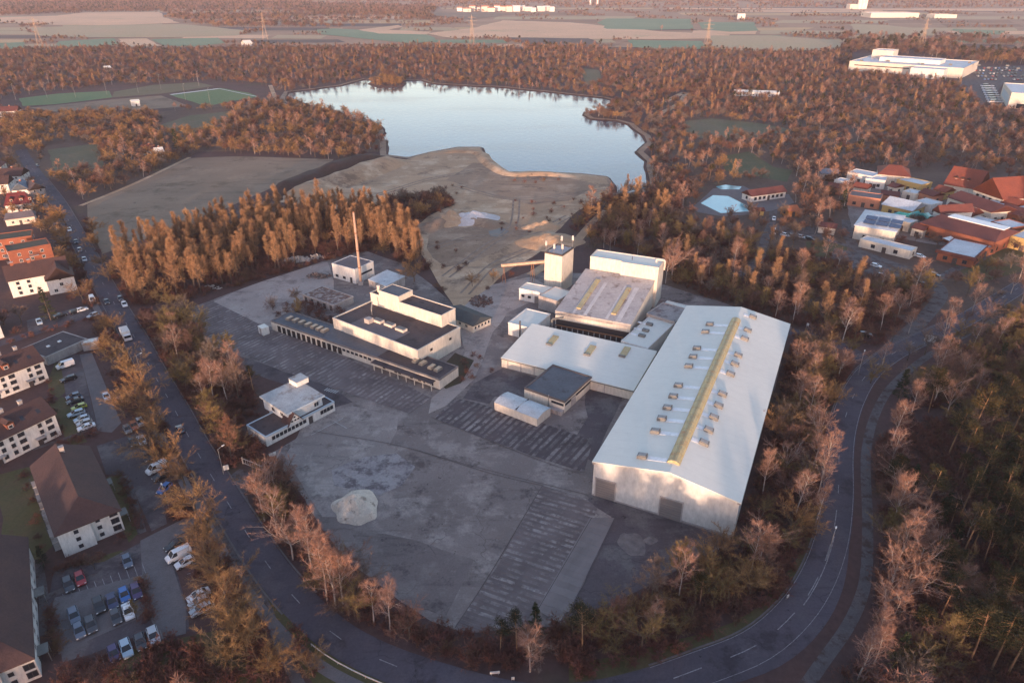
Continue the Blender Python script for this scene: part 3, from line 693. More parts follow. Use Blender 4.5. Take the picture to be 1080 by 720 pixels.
mbay = MB()
for (x0, y0), (x1, y1), n, (vx, vy) in (((66,626),(150,594),10,(3.6,10)), ((76,660),(152,628),9,(3.6,10)), ((110,700),(172,674),6,(-3.4,-10)), ((182,570),(216,648),11,(13,-5)), ((74,428),(92,458),8,(13,-4))):
    for i in range(n+1):
        a = P(x0+(x1-x0)*i/n, y0+(y1-y0)*i/n).to_2d(); e = P(x0+(x1-x0)*i/n+vx, y0+(y1-y0)*i/n+vy).to_2d(); ribbon(mbay, [a, e], -.06, .06, .062)
struct(mbay.build('bay_marking', surf('bay_paint', (.34,.32,.32), (.2,.18,.18), 1.2, .8)))

# ------------------------------------------------------------------ building helpers
M_WIN = plain('window_glass', (.03,.035,.045), .12, 0, .6)
M_FRAME = plain('window_frame', (.55,.54,.52), .6)
M_DARKF = plain('dark_frame', (.06,.05,.05), .6)
M_CREAM = surf('cream_wall', (.62,.57,.49), (.57,.52,.45), .15, .8, c3=(.50,.44,.37), scale3=.25, th3=(.6,.82), stretch=(1,1,.3))
M_WHITE = surf('white_render', (.68,.665,.63), (.61,.595,.565), .2, .85, c3=(.55,.52,.48), scale3=.3, th3=(.6,.8), stretch=(1,1,.3))
M_GREYW = surf('grey_wall', (.40,.37,.35), (.32,.29,.28), .3, .85, c3=(.20,.17,.16), scale3=.35, th3=(.55,.7), stretch=(1,1,.4))
M_WROOF = surf('white_roof', (.70,.70,.63), (.67,.67,.605), .05, .85, c3=(.58,.58,.52), scale3=.2, th3=(.58,.8), amount3=.4, fine_amt=.2, seam=(1,3.0,.02,.35))
M_OLDROOF = surf('dirty_metal_roof', (.44,.42,.41), (.35,.33,.325), .12, .7, c3=(.17,.14,.13), scale3=.22, th3=(.54,.68), stretch=(1,1,1))
M_TAR = surf('tar_roof', (.062,.05,.054), (.085,.068,.07), .12, .85, c3=(.04,.03,.034), scale3=.3, th3=(.55,.66))
M_TARB = surf('blue_tar_roof', (.11,.12,.14), (.085,.09,.105), .12, .7, c3=(.055,.05,.055), scale3=.25, th3=(.57,.7))
M_PALETAR = surf('pale_tar_roof', (.17,.145,.15), (.13,.11,.115), .2, .85)
M_TILE = surf('dark_roof_tile', (.060,.036,.036), (.078,.044,.040), .25, .8, bump=.3)
M_REDT = surf('red_roof_tile', (.22,.062,.038), (.17,.052,.036), .2, .8, bump=.3)
M_BROWNT = surf('brown_roof', (.14,.048,.04), (.11,.04,.035), .2, .8)
M_BRICK = surf('red_brick', (.30,.105,.06), (.23,.085,.055), .4, .9)
M_YELLOW = surf('skylight_sheet', (.50,.40,.20), (.38,.34,.20), .25, .5, c3=(.42,.22,.09), scale3=.5, th3=(.55,.7))
M_STRIP = surf('clear_sheet', (.80,.81,.80), (.76,.77,.765), .2, .35)
M_VENT = surf('vent_box', (.19,.19,.18), (.14,.14,.135), .8, .6)
M_METAL = plain('galvanised', (.35,.34,.33), .45, .6)
M_DOOR = surf('roller_gate', (.24,.215,.20), (.19,.17,.165), .5, .6, stretch=(.2,.2,4))
M_RUST = surf('rusty_steel', (.24,.11,.055), (.17,.085,.05), .8, .8)

WINC = {}
def win(par, x, y, z, rz, w, h, frame=None, name='window', pane=None):
    key = (round(w, 1), round(h, 1), (frame or M_FRAME).name, (pane or M_WIN).name)
    if key not in WINC:
        w, h = key[:2]; f = MB(); t = .1
        f.box(-w/2, -.05, 0, w/2, .02, t).box(-w/2, -.05, h-t, w/2, .02, h).box(-w/2, -.05, t, -w/2+t, .02, h-t).box(w/2-t, -.05, t, w/2, .02, h-t)
        if w > 1.0: f.box(-.03, -.045, t, .03, .02, h-t)
        g = MB().box(-w/2+t+.002, -.02, t+.002, w/2-t-.002, .015, h-t-.002)
        WINC[key] = (f.mesh('window', frame or M_FRAME), g.mesh('pane', pane or M_WIN))
    a, b = WINC[key]
    o = link(name, a, par, (x, y, z), rz); link('pane', b, o); return o
def wins(par, L, D, face, rows, w=1.1, h=1.2, frame=None, skip=()):
    "rows: list of (sill z, [positions along the face])"
    for z, ss in rows:
        for s in ss:
            if face == 'front': win(par, s, -.015, z, 0, w, h, frame)
            elif face == 'back': win(par, s, D+.015, z, math.pi, w, h, frame)
            elif face == 'right': win(par, L+.015, s, z, math.pi/2, w, h, frame)
            elif face == 'left': win(par, -.015, s, z, -math.pi/2, w, h, frame)
def door(par, x, y, z, rz, w, h, mat=None, name='door'):
    o = MB().box(-w/2, -.06, 0, w/2, .03, h).build(name, mat or M_DOOR, par, (x, y, z), rz)
    MB().box(w*.32, -.11, h*.45, w*.36, -.062, h*.52).build('handle', M_METAL, o); return o
def rect(A, B, C, z):
    "three roof corners on the level z -> (origin, angle, length, depth)"
    a, b, c = (P(*q, z).to_2d() for q in (A, B, C)); u = (b-a); L = u.length; u.normalize(); v = Vector((-u.y, u.x))
    return a, math.atan2(u.y, u.x), L, max((c-b).dot(v), (c-a).dot(v))
def loc_of(T, px, z):
    p = P(*px, z); d = Matrix.Rotation(-T.rotation_euler.z, 2) @ Vector((p.x-T.location.x, p.y-T.location.y)); return d
def flat_block(par, x0, y0, x1, y1, z0, z1, wall, roof, para=.35, t=.3, wn='wall', rn='roof', lip=None):
    "walls with a parapet and a roof deck inside it"
    mb = MB(); mb.prism([(x0,y0),(x1,y0),(x1,y1),(x0,y1)], z0, z1)
    w = mb.build(wn, wall, par)
    r = MB(); r.box(x0+t, y0+t, z1-.02, x1-t, y1-t, z1+.04)
    ro = r.build(rn, roof, par)
    if para:
        q = MB(); h = z1+para
        q.box(x0-.06, y0-.06, z1-.25, x1+.06, y0+t, h).box(x0-.06, y1-t, z1-.25, x1+.06, y1+.06, h).box(x0-.06, y0+t, z1-.25, x0+t, y1-t, h).box(x1-t, y0+t, z1-.25, x1+.06, y1-t, h)
        q.build('parapet', lip or wall, par)
    return w, ro
def gable_roof(mb, x0, y0, x1, y1, z, rise, over=.4, axis='x', hip0=0, hip1=0, th=.22, ridge=.5):
    "tiled roof shell: ridge along axis; hip0/hip1 pull the ridge ends in"
    x0, y0, x1, y1 = x0-over, y0-over, x1+over, y1+over
    if axis == 'x': e = [(x0+hip0, y0+(y1-y0)*ridge), (x1-hip1, y0+(y1-y0)*ridge)]
    else: e = [(x0+(x1-x0)*ridge, y0+hip0), (x0+(x1-x0)*ridge, y1-hip1)]
    c = [(x0,y0),(x1,y0),(x1,y1),(x0,y1)]
    v = [(*p, z) for p in c]+[(*p, z+rise) for p in e]
    f = [(0,1,5,4),(2,3,4,5),(3,0,4),(1,2,5)] if axis == 'x' else [(1,2,5,4),(3,0,4,5),(0,1,4),(2,3,5)]
    n = len(v); v += [(x, y, zz-th) for x, y, zz in v]
    f2 = [tuple(i+n for i in q[::-1]) for q in f]+[(1,0,n,n+1),(2,1,n+1,n+2),(3,2,n+2,n+3),(0,3,n+3,n)]
    return mb.add(v, f+f2)
def house(name, label, cat, o, ang, L, D, H, rise, wall, roof, axis='x', hip0=0, hip1=0, group=None, over=.4, ridge=.5):
    t = thing(name, label, cat, (o.x, o.y, 0), ang, group)
    m = MB()
    if axis == 'x': m.xprism([(0,0),(D,0),(D,H),(D*ridge,H+rise*(1 if not hip0 else 0)*.93),(0,H)], 0, L)
    else: m.yprism([(0,0),(L,0),(L,H),(L*ridge,H+rise*(1 if not hip0 else 0)*.93),(0,H)], 0, D)
    m.build('wall', wall, t)
    r = MB(); gable_roof(r, 0, 0, L, D, H+.12, rise, over, axis, hip0, hip1, ridge=ridge); t_roof = r.build('roof', roof, t)
    return t, t_roof

# ------------------------------------------------------------------ big production hall
EZ = 8.8
o, ang, L, D = rect((626.5,487), (780,530), (830,342), EZ)
hall = thing('production_hall', 'long white factory hall with a yellow ridge skylight and two gates in its gable', 'factory hall', (o.x, o.y, 0), ang)
RX = L*.53; RZ = 11.4
MB().yprism([(0,0),(L,0),(L,EZ),(RX,RZ),(0,EZ)], 0, D).build('wall', surf('hall_wall', (.62,.60,.565), (.58,.56,.525), .12, .7, c3=(.53,.50,.465), scale3=.25, th3=(.62,.85), stretch=(1,1,.4)), hall)
def hall_z(x): return EZ+(RZ-EZ)*(x/RX if x < RX else (L-x)/(L-RX))
for x0, x1, nm in ((-.35, RX, 'roof'), (RX, L+.35, 'roof')):
    vs = [(x0,-.3,hall_z(x0)+.05),(x1,-.3,hall_z(x1)+.05),(x1,D+.3,hall_z(x1)+.05),(x0,D+.3,hall_z(x0)+.05)]
    MB().add(vs+[(x, y, z+.22) for x, y, z in vs], [(3,2,1,0),(4,5,6,7),(0,1,5,4),(1,2,6,5),(2,3,7,6),(3,0,4,7)]).build(nm, M_WROOF, hall)
b0, b1 = loc_of(hall, (708,489), RZ).y, loc_of(hall, (772,335), RZ).y
sk = MB(); w = 1.35; prof = [(-w,0),(-w*.8,.5),(-w*.35,.85),(w*.35,.85),(w*.8,.5),(w,0)]
sk.yprism([(RX+x, RZ+.1+z) for x, z in prof], b0, b1-1.2).build('ridge_skylight', M_YELLOW, hall)
rb = MB()
for k in range(1, 24):
    yy = b0+(b1-1.2-b0)*k/24; rb.yprism([(RX+x*1.02, RZ+.11+z*1.04) for x, z in prof], yy-.06, yy+.06)
rb.box(RX-.06, b0, RZ+.95, RX+.06, b1-1.2, RZ+1.04); rb.build("skylight_trim", plain("rib", (.32,.26,.14), .6), hall.children[-1] if hall.children[-1].name.startswith("ridge") else hall)
for x in (.02, L-.02):   # gutters
    MB().box(x-.32, -.3, EZ-.35, x+.32, D+.3, EZ-.15).build('gutter', M_GREYW, hall)
VENTS = [(748,344.6),(743.5,352.5),(734.5,370),(730.5,379),(726,389),(715,409.5),(709.5,421),(703.5,433),(697.6,444.5),(690.7,458),(677,484.4),
         (793.6,338),(788,352),(785,361),(778,378.6),(774.5,388),(770,398.5),(761.5,420),(757.3,432),(752.4,444.6),(747,458),(742,471.6)]
for px in VENTS:
    q = loc_of(hall, px, 10); zz = hall_z(q.x)
    v = MB(); sl = (RZ-EZ)/RX*(1 if q.x < RX else -1)
    lo = [(q.x+dx, q.y+dy, hall_z(q.x+dx)+.25) for dx, dy in ((-1.0,-.75),(1.0,-.75),(1.0,.75),(-1.0,.75))]
    v.add(lo+[(x, y, z+.75) for x, y, z in lo], [(3,2,1,0),(4,5,6,7),(0,1,5,4),(1,2,6,5),(2,3,7,6),(3,0,4,7)])
    vo = v.build('roof_vent', M_VENT, hall)
    li = [(q.x+(x-q.x)*.8, q.y+(y-q.y)*.8, z+.76) for x, y, z in lo]
    MB().add(li+[(x, y, z+.08) for x, y, z in li], [(3,2,1,0),(4,5,6,7),(0,1,5,4),(1,2,6,5),(2,3,7,6),(3,0,4,7)]).build('vent_lid', surf('vent_lid', (.36,.36,.35), None, 1), vo)
    if q.x < RX: xa, xb = q.x+1.15, RX-w-.1
    else: xa, xb = RX+w+.1, q.x-1.15
    if xb-xa > .5:
        st = [(x, y, hall_z(x)+.29) for x, y in ((xa,q.y-.7),(xb,q.y-.7),(xb,q.y+.7),(xa,q.y+.7))]
        MB().add(st+[(x, y, z+.06) for x, y, z in st], [(4,5,6,7),(0,1,5,4),(1,2,6,5),(2,3,7,6),(3,0,4,7)]).build('light_strip', M_STRIP, hall)
for px0, px1 in (((629,505),(649,510.5)), ((697,525),(719.5,532))):
    a, c = loc_of(hall, px0, 4.6).x, loc_of(hall, px1, 4.6).x
    g = MB().box(a, -.12, 0, c, .02, 4.8).build('gate', M_DOOR, hall)
    f = MB().box(a-.25, -.2, 0, a, .02, 5.05).box(c, -.2, 0, c+.25, .02, 5.05).box(a, -.2, 4.8, c, .02, 5.05); f.build('gate_frame', M_GREYW, g)
    k = MB()
    for i in range(1, 8): k.box(a+.05, -.16, i*.6-.03, c-.05, -.121, i*.6+.03)
    k.build('gate_slat', plain('slat_grey', (.15,.13,.13), .6), g)
MB().box(0, -.1, .0, L, -.005, .35).build('plinth', M_GREYW, hall)
HALL_AX = (hall.location.to_2d(), ang, L, D)

# ------------------------------------------------------------------ older works joined to the hall
def slab(mb, pts, th=.25): 
    n = len(pts); mb.add([(x, y, z) for x, y, z in pts]+[(x, y, z-th) for x, y, z in pts], [tuple(range(n)), tuple(range(2*n-1, n-1, -1))]+[(i, n+i, n+(i+1) % n, (i+1) % n) for i in range(n)]); return mb
def sloped(name, label, A, B, C, zf, zb, wall, roof, z_ref=None, over=.15, cat='factory building', D_=None):
    o, ang, L, D = rect(A, B, C, z_ref or zf)
    D = D_ or D
    t = thing(name, label, cat, (o.x, o.y, 0), ang)
    MB().xprism([(0,0),(D,0),(D,zb),(0,zf)], 0, L).build('wall', wall, t)
    slab(MB(), [(-over,-over,zf+.26),(L+over,-over,zf+.26),(L+over,D+over,zb+.28),(-over,D+over,zb+.28)]).build('roof', roof, t)
    t['_'] = 0; del t['_']
    return t, L, D
t, L, D = sloped('low_factory_wing', 'low white wing with a gently sloping roof in front of the sunken courtyard', (529,376.5), (668,411), (555.5,345), 2.8, 4.6, M_CREAM, M_WROOF, 3.2)
low = t
for px in ((583,360),(622.5,370.5),(659,373)):
    q = loc_of(t, px, 4); z = 2.8+1.8*q.y/D+.27
    v = slab(MB(), [(q.x-.9,q.y-2.4,z-.25+.4),(q.x+.9,q.y-2.4,z-.25+.4),(q.x+.9,q.y+2.4,z+.25+.4),(q.x-.9,q.y+2.4,z+.25+.4)], .4).build('roof_light', M_YELLOW, t)
    MB().box(q.x-.95, q.y-2.9, z-.3, q.x+.95, q.y-2.42, z+.35).build('light_end', M_VENT, v)
gt = MB(); gt.box(-.15, -.35, 2.7, L+.15, -.15, 2.95).build('gutter', M_VENT, t)
for s in np.arange(2, L-4, 4.2): MB().box(s-.15, -.06, 0, s+.15, -.004, 2.8).build('pilaster', M_GREYW, t)

o, ang, L, D = rect((586,327.5), (665,342), (693,305), 6.5)
t = thing('kiln_building', 'sloping dirty metal roof with two amber skylights rising to a tall cream block', 'factory building', (o.x, o.y, 0), ang)
zf, zb = 6.3, 9.6
MB().xprism([(0,0),(D,0),(D,zb),(0,zf)], 0, L).build('wall', M_CREAM, t)
slab(MB(), [(-.15,-.15,zf+.26),(L+.15,-.15,zf+.26),(L+.15,D,zb+.28),(-.15,D,zb+.28)]).build('roof', M_OLDROOF, t)
def on_slope(q): return zf+(zb-zf)*q/D+.28
for px0, px1, w in (((611,324),(630,295),1.5), ((648,330),(663,303),1.5)):
    a, c = loc_of(t, px0, 7.6), loc_of(t, px1, 9.3); x = (a.x+c.x)/2
    slab(MB(), [(x-w/2,a.y,on_slope(a.y)+.45),(x+w/2,a.y,on_slope(a.y)+.45),(x+w/2,c.y,on_slope(c.y)+.45),(x-w/2,c.y,on_slope(c.y)+.45)], .44).build('amber_skylight', M_YELLOW, t)
for f_, w in ((.22, .9), (.37, 1.1), (.66, .9), (.80, 1.5)):
    x = L*f_; slab(MB(), [(x,.6,on_slope(.6)+.06),(x+w,.6,on_slope(.6)+.06),(x+w,D*.75,on_slope(D*.75)+.06),(x,D*.75,on_slope(D*.75)+.06)], .06).build('roof_sheet', surf('replaced_sheet', (.55,.54,.53), (.46,.45,.45), .3, .6), t)
MB().box(-.1, -.2, zf-.9, L+.1, -.02, zf-.2).build('fascia', M_GREYW, t)
MB().box(.3, -.06, 0, L-.3, -.004, 3.7).build('base_shade_band', plain('painted_shade', (.055,.042,.042), .9), t)  # courtyard shade painted as a dark band over the lower front wall
KILN = (t, L, D)
o2, ang2, L2, D2 = rect((615,273), (694.5,283), (695,277), 13)
tb = thing('press_tower_block', 'tall windowless cream block behind the sloping metal roof', 'factory building', (t.location.x, t.location.y, 0), ang)
tb.location = (Matrix.Translation(t.location) @ Matrix.Rotation(ang, 4, 'Z') @ Vector((1.2, D-.5, 0)))
BL = L-.2; HB = 14.2
MB().prism([(0,1.0),(BL*.46,1.0),(BL*.46,0),(BL,0),(BL,8.5),(0,8.5)], 0, HB).build('wall', M_CREAM, tb)
MB().prism([(.3,1.3),(BL*.46+.3,1.3),(BL*.46+.3,.3),(BL-.3,.3),(BL-.3,8.2),(.3,8.2)], HB-.02, HB+.05).build('roof', M_WROOF, tb)
q = MB(); q.box(-.08, .95, HB-.3, BL*.46, 1.3, HB+.3).box(BL*.46, -.08, HB-.3, BL+.08, .3, HB+.3).box(-.08, 8.2, HB-.3, BL+.08, 8.58, HB+.3).box(-.08, 1.3, HB-.3, .3, 8.2, HB+.3).box(BL-.3, .3, HB-.3, BL+.08, 8.2, HB+.3); q.build('parapet', M_CREAM, tb)
dp = MB(); dp.tube((BL-2, 5, HB+.1), (BL-2, 5, HB+1.1), .3).tube((BL-2, 5, HB+1.1), (BL+.9, 5, HB+1.1), .3).tube((BL+.9, 5, HB+1.1), (BL+.9, 5, HB-2.2), .3); dp.build('exhaust_duct', M_CREAM, tb)
MB().tube((BL*.58, 4, HB), (BL*.58, 4, HB+1.2), .12).build('vent_pipe', M_DARKF, tb)

# antenna silo
o, ang, L, D = rect((576.3,267.5), (593,269.8), (609.5,263.5), 14.3)
p0 = P(593,269.8,14.3); pr = P(609.3,263.6,14.3); pl = P(576.3,267.5,14.3)
ang = rad(-30); L, D = 6.8, 9.2; pl = Vector((p0.x-L*math.cos(ang), p0.y-L*math.sin(ang), 0))
silo = thing('silo_tower', 'square cream silo tower crowned with mobile phone antennas', 'tower', (pl.x, pl.y, 0), ang)
flat_block(silo, 0, 0, L, D, 0, 14.3, M_CREAM, surf('silo_roof', (.36,.38,.42), (.28,.3,.33), .3), .35, .3, lip=M_DARKF)
sm = MB()
for k in (L*.33, L*.66): sm.box(k-.04, -.05, .5, k+.04, -.003, 13.8)
sm.build('wall_seam', M_GREYW, silo)
for x, y, h in ((.3,.3,4.2),(L*.5,.4,3.6),(L*.55,D*.6,5.0),(L-.3,.6,4.0),(L-.3,D-.4,4.6)):
    a = MB(); a.tube((x, y, 14.3), (x, y, 14.3+h), .07); ao = a.build('antenna_mast', M_METAL, silo)
    for dx, dy in ((.22,0),(-.11,.19),(-.11,-.19)): MB().box(x+dx-.1, y+dy-.08, 14.3+h-1.7, x+dx+.1, y+dy+.08, 14.3+h).build('antenna_panel', M_WHITE, ao)
rl = MB()
for a, b_ in (((.15,.15),(L-.15,.15)), ((L-.15,.15),(L-.15,D-.15)), ((L-.15,D-.15),(.15,D-.15)), ((.15,D-.15),(.15,.15))):
    for z in (15.1, 15.6): rl.tube((*a, z), (*b_, z), .04, n=4)
    for i in range(5): x = a[0]+(b_[0]-a[0])*i/4; y = a[1]+(b_[1]-a[1])*i/4; rl.tube((x, y, 14.6), (x, y, 15.6), .035, n=4)
rl.build('roof_railing', M_METAL, silo)

# small flat blocks round the silo
def block(name, label, A, B, C, z, wall, roof, para=.25, cat='factory building', lip=None, D_=None, L_=None):
    o, ang, L, D = rect(A, B, C, z); D = D_ or D; L = L_ or L
    t = thing(name, label, cat, (o.x, o.y, 0), ang); flat_block(t, 0, 0, L, D, 0, z, wall, roof, para, lip=lip); return t, L, D
t, L, D = block('pump_house', 'small white flat roofed annex at the foot of the silo on its conveyor side', (547.5,304.5), (575,310), (581,303), 4.2, M_WHITE, M_WROOF)
wins(t, L, D, 'front', [(1.4, [1.5, L*.4])], 1.2, .9, M_DARKF); door(t, L*.7, -.015, 0, 0, 2, 2.6)
t, L, D = block('silo_annex', 'grey cream block joining the silo to the low white roof', (568,312), (588,318), (598,306), 4.6, M_GREYW, M_WROOF)
t, L, D = block('west_annex', 'low white flat building with a black flue beside the courtyard', (536,340.5), (562,347), (589,325), 4.1, M_WHITE, M_WROOF, D_=12)
MB().tube((L*.55, -1.1, 0), (L*.55, -1.1, 6.4), .25, n=8).build('flue', M_DARKF, t)
t, L, D = block('linking_hall', 'pale flat roofed link between the courtyard and the long hall', (655,360), (683,368), (722,322), 4.6, M_WHITE, M_WROOF)
for px in ((685,341.5),(681,348),(677,353.5)):
    q = loc_of(t, px, 5); MB().box(q.x-1.0, q.y-.6, 4.64, q.x+1.0, q.y+.6, 5.3).build('roof_vent', M_VENT, t)
    MB().box(q.x-3.8, q.y-.55, 4.64, q.x-1.1, q.y+.55, 4.70).build('light_strip', M_STRIP, t)
t, L, D = block('boiler_room', 'grey flat roof with a dirty deck between tall block and long hall', (682,331), (712,340), (722,323), 5.4, M_GREYW, surf('stained_roof', (.33,.31,.30), (.24,.215,.21), .3, .8, c3=(.15,.12,.12), scale3=.3, th3=(.5,.6)), D_=11)
# sunken courtyard: retaining posts and ducts
q0 = P(568,338); 
cy = thing('courtyard_frame', 'rusty steel frame of posts and pipes in the sunken courtyard', 'steel frame', (KILN[0].location.x, KILN[0].location.y, 0), KILN[0].rotation_euler.z)
for i in range(13):
    x = 1.5+i*(KILN[1]-3)/12; MB().box(x-.12, -3.2, 0, x+.12, -2.96, 3.0).build('post', M_GREYW, cy)
MB().box(1, -3.25, 3.0, KILN[1]-1, -2.9, 3.3).build('beam', M_RUST, cy)
bd = MB().tube((.5,-4.4,2), (.5,-4.4,5.5), .35).tube((.5,-4.4,5.5), (3.5,-2.2,5.9), .35); bd.build('duct', M_VENT, cy)
sheet('courtyard_floor', [(568,345),(590,330),(664,345),(655,366)], M_DARKY, .05)

# conveyor
cv = thing('conveyor_bridge', 'long inclined conveyor bridge running into the side of the silo', 'conveyor', (0,0,0))
a, c = P(579,275,10.5), P(529,279.5,7); 
MB().tube(a, c, .75, .75, 4).build('gallery', surf('conveyor_side', (.50,.38,.28), (.35,.26,.2), .5), cv)
rr = MB(); rr.tube(a+Vector((0,-.9,.6)), c+Vector((0,-.9,.6)), .07, n=4).tube(a+Vector((0,-.9,-.6)), c+Vector((0,-.9,-.6)), .07, n=4); rr.build('truss', M_RUST, cv)
for f_ in (.32, .36, .95):
    p = a.lerp(c, f_); MB().tube((p.x-.6, p.y, 0), (p.x, p.y, p.z-.5), .1, n=4).tube((p.x+.6, p.y, 0), (p.x, p.y, p.z-.5), .1, n=4).build('trestle', M_RUST, cv)

# dark flat building and round-roofed shed in front
t, L, D = block('workshop', 'cream workshop with a dark blue flat roof in front of the low wing', (553,409.5), (595.5,424), (623,397.5), 3.4, M_CREAM, M_TARB, .3, lip=plain('roof_edge', (.10,.085,.085), .7))
for s0, s1 in ((L*.68, L*.98),): MB().box(s0, -.05, 2.0, s1, -.004, 2.7).build('window_band', M_WIN, t)
MB().box(L+.004, .3, 2.0, L+.05, D*.95, 2.75).build('window_band', M_WIN, t)
door(t, L+.02, D*.32, 0, math.pi/2, 2.6, 2.6, M_GREYW, 'gate'); MB().tube((L*.62, -.25, 0), (L*.62, -.25, 4.2), .12).build('downpipe', M_METAL, t)
MB().box(L*.7, -1.6, 0, L*1.0, -.02, 1.1).build('loading_ramp', M_GREYW, t)
o, ang, L, D = rect((521.5,424), (566.5,441.5), (579,429), 2.4)
t = thing('barrel_shed', 'narrow shed with a rounded pale metal roof beside the railed yard', 'shed', (o.x, o.y, 0), ang)
prof = [(0,0),(D,0),(D,2.3)]+[(D*(1-i/8), 2.3+.6*math.sin(math.pi*i/8)) for i in range(1, 8)]+[(0,2.3)]
MB().xprism(prof, 0, L).build('wall', M_CREAM, t)
rf = MB()
arc = [(D*(i/8), 2.36+.62*math.sin(math.pi*i/8)) for i in range(9)]
for x0, x1 in ((-.15, L*.5-.12), (L*.5+.12, L+.15)):
    n = 9; vs = [(x0, y, z) for y, z in arc]+[(x1, y, z) for y, z in arc]+[(x0, y, z-.05) for y, z in arc]+[(x1, y, z-.05) for y, z in arc]
    rf.add(vs, [(i, n+i, n+i+1, i+1)[::-1] for i in range(8)]+[(2*n+i, 3*n+i, 3*n+i+1, 2*n+i+1) for i in range(8)])
rf.build('roof', surf('pale_sheet_roof', (.52,.56,.58), (.40,.43,.45), .4, .5, c3=(.2,.2,.21), scale3=.6), t)
MB().box(L*.5-.1, .2, 2.4, L*.5+.1, D-.2, 2.75).build('roof_rib', M_DARKF, t)

# ------------------------------------------------------------------ dairy-like office range with chimney
DZ = 3.1
o, ang, L, D = rect((285.5,338.5), (463.5,400.5), (483,381), DZ)
D = 8.5
dock = thing('loading_range', 'very long low range with dark flat roof and a row of loading bays', 'loading building', (o.x, o.y, 0), ang)
flat_block(dock, 0, 0, L, D, 0, DZ, M_CREAM, M_TARB, .22, .25, lip=surf('weathered_edge', (.22,.2,.19), (.14,.12,.12), .5))
MB().box(L*.66, .4, DZ+.05, L-.4, D-.4, DZ+.10).build('roof_patch', M_TAR, dock)
for i in range(13):
    s = 3.6+i*2.2; MB().box(s-.75, -.03, .1, s+.75, .0-.003, 2.3).build('loading_bay', plain('bay_dark', (.02,.015,.016), .9), dock)
for i in range(14):
    s = L*.68+i*1.45
    if i % 5 != 2: MB().box(s-.5, -.03, .4+.5*(i % 3 == 0), s+.5, -.003, 2.3).build('loading_bay', plain('bay_dark', (.02,.015,.016), .9), dock)
for i in range(9): s = L*.42+i*1.7; win(dock, s, -.015, 1.5, 0, 1.2, .8, M_DARKF)
ca = MB(); ca.box(L*.655, -2.0, 2.3, L*.98, -.02, 2.5); ca.build('canopy', M_TAR, dock)
for i in range(8): s = L*.67+i*L*.044; MB().box(s-.1, -1.9, 0, s+.1, -1.7, 2.3).build('canopy_post', M_CREAM, dock)
M_SKY2 = surf('rooflight', (.55,.42,.28), (.4,.3,.2), .6, .4)
for px in ((305.5,335),(312,337),(318.5,339.2),(325,341.4),(331.5,343.6),(337,345.6),(342.5,347.6),(439,379.5),(446,382),(455.5,386),(462,388.5)):
    q = loc_of(dock, px, DZ+.6); rx = MB(); rx.box(q.x-.7, q.y-1.2, DZ+.05, q.x+.7, q.y+1.2, DZ+.75); ro = rx.build('roof_light', M_VENT, dock)
    MB().box(q.x-.55, q.y-1.0, DZ+.751, q.x+.55, q.y+1.0, DZ+.85).build('light_glass', M_SKY2, ro)

MZ = 6.4
o, ang, L, D = rect((351,336), (440.5,370.5), (478,343), MZ)
mb_ = thing('dairy_block', 'two storey cream block with a black tar roof behind the loading range', 'factory building', (o.x, o.y, 0), ang)
flat_block(mb_, 0, 0, L, D, 0, MZ, M_CREAM, M_TAR, .35, .3)
MB().box(L*.20, .5, MZ+.045, L*.72, D*.40, MZ+.09).build('roof_patch', M_PALETAR, mb_)
for px in ((399,337),(411,341),(423,346)):
    q = loc_of(mb_, px, MZ+.8); rx = MB().box(q.x-1.7, q.y-.9, MZ+.05, q.x+1.7, q.y+.9, MZ+.8).build('roof_light', M_CREAM, mb_)
    MB().box(q.x-1.5, q.y-.7, MZ+.801, q.x+1.5, q.y+.7, MZ+.9).build('light_glass', M_VENT, rx)
q = loc_of(mb_, (389,337), MZ+1); MB().box(q.x-1, q.y-1, MZ+.05, q.x+1, q.y+1, MZ+1.5).build('roof_hatch', M_GREYW, mb_)
wins(mb_, L, D, 'right', [(4.2, [D*.3, D*.75])], 1.0, .8, M_DARKF)
q = loc_of(mb_, (392,329), MZ+1); MB().tube((q.x, q.y, MZ), (q.x, q.y, MZ+2), .2).tube((q.x, q.y, MZ+2), (q.x-1.2, q.y+1.6, MZ+3.6), .2).build('flue', M_METAL, mb_)
o, ang2, L, D = rect((390.5,309), (465.5,333.5), (466,323), 10.2)
up = thing('upper_storey_block', 'tall narrow cream block rising above the black tar roof', 'factory building', (o.x, o.y, 0), ang2)
flat_block(up, 0, 0, L, 6.5, 0, 10.2, M_CREAM, M_TAR, .25, .25)
flat_block(up, L*.13, .02, L*.42, 6.4, 10.1, 12.0, M_CREAM, M_TARB, .15, .2, 'head_wall', 'head_roof')
MB().tube((1.6, 2.2, 10.1), (1.6, 2.2, 12.0), .45, n=8).tube((1.6, 2.2, 12.0), (1.6, 2.2, 12.5), .55, n=8).build('vent_cowl', M_CREAM, up)
ch = thing('factory_chimney', 'tall slender rust brown chimney stack beside the cream block', 'chimney', tuple(P(381,300)))
MB().tube((0,0,0), (0,0,27.5), .50, .38, 12).build('stack', surf('chimney_steel', (.42,.28,.21), (.34,.23,.18), .4, .8), ch)
cr = MB()
for z in (6.5, 13, 19.5, 27.2): cr.tube((0,0,z), (0,0,z+.35), .58-.006*z, n=12)
cr.build('ring', M_RUST, ch); MB().box(-.9, -.9, 0, .9, .9, 1.2).build('footing', M_GREYW, ch)

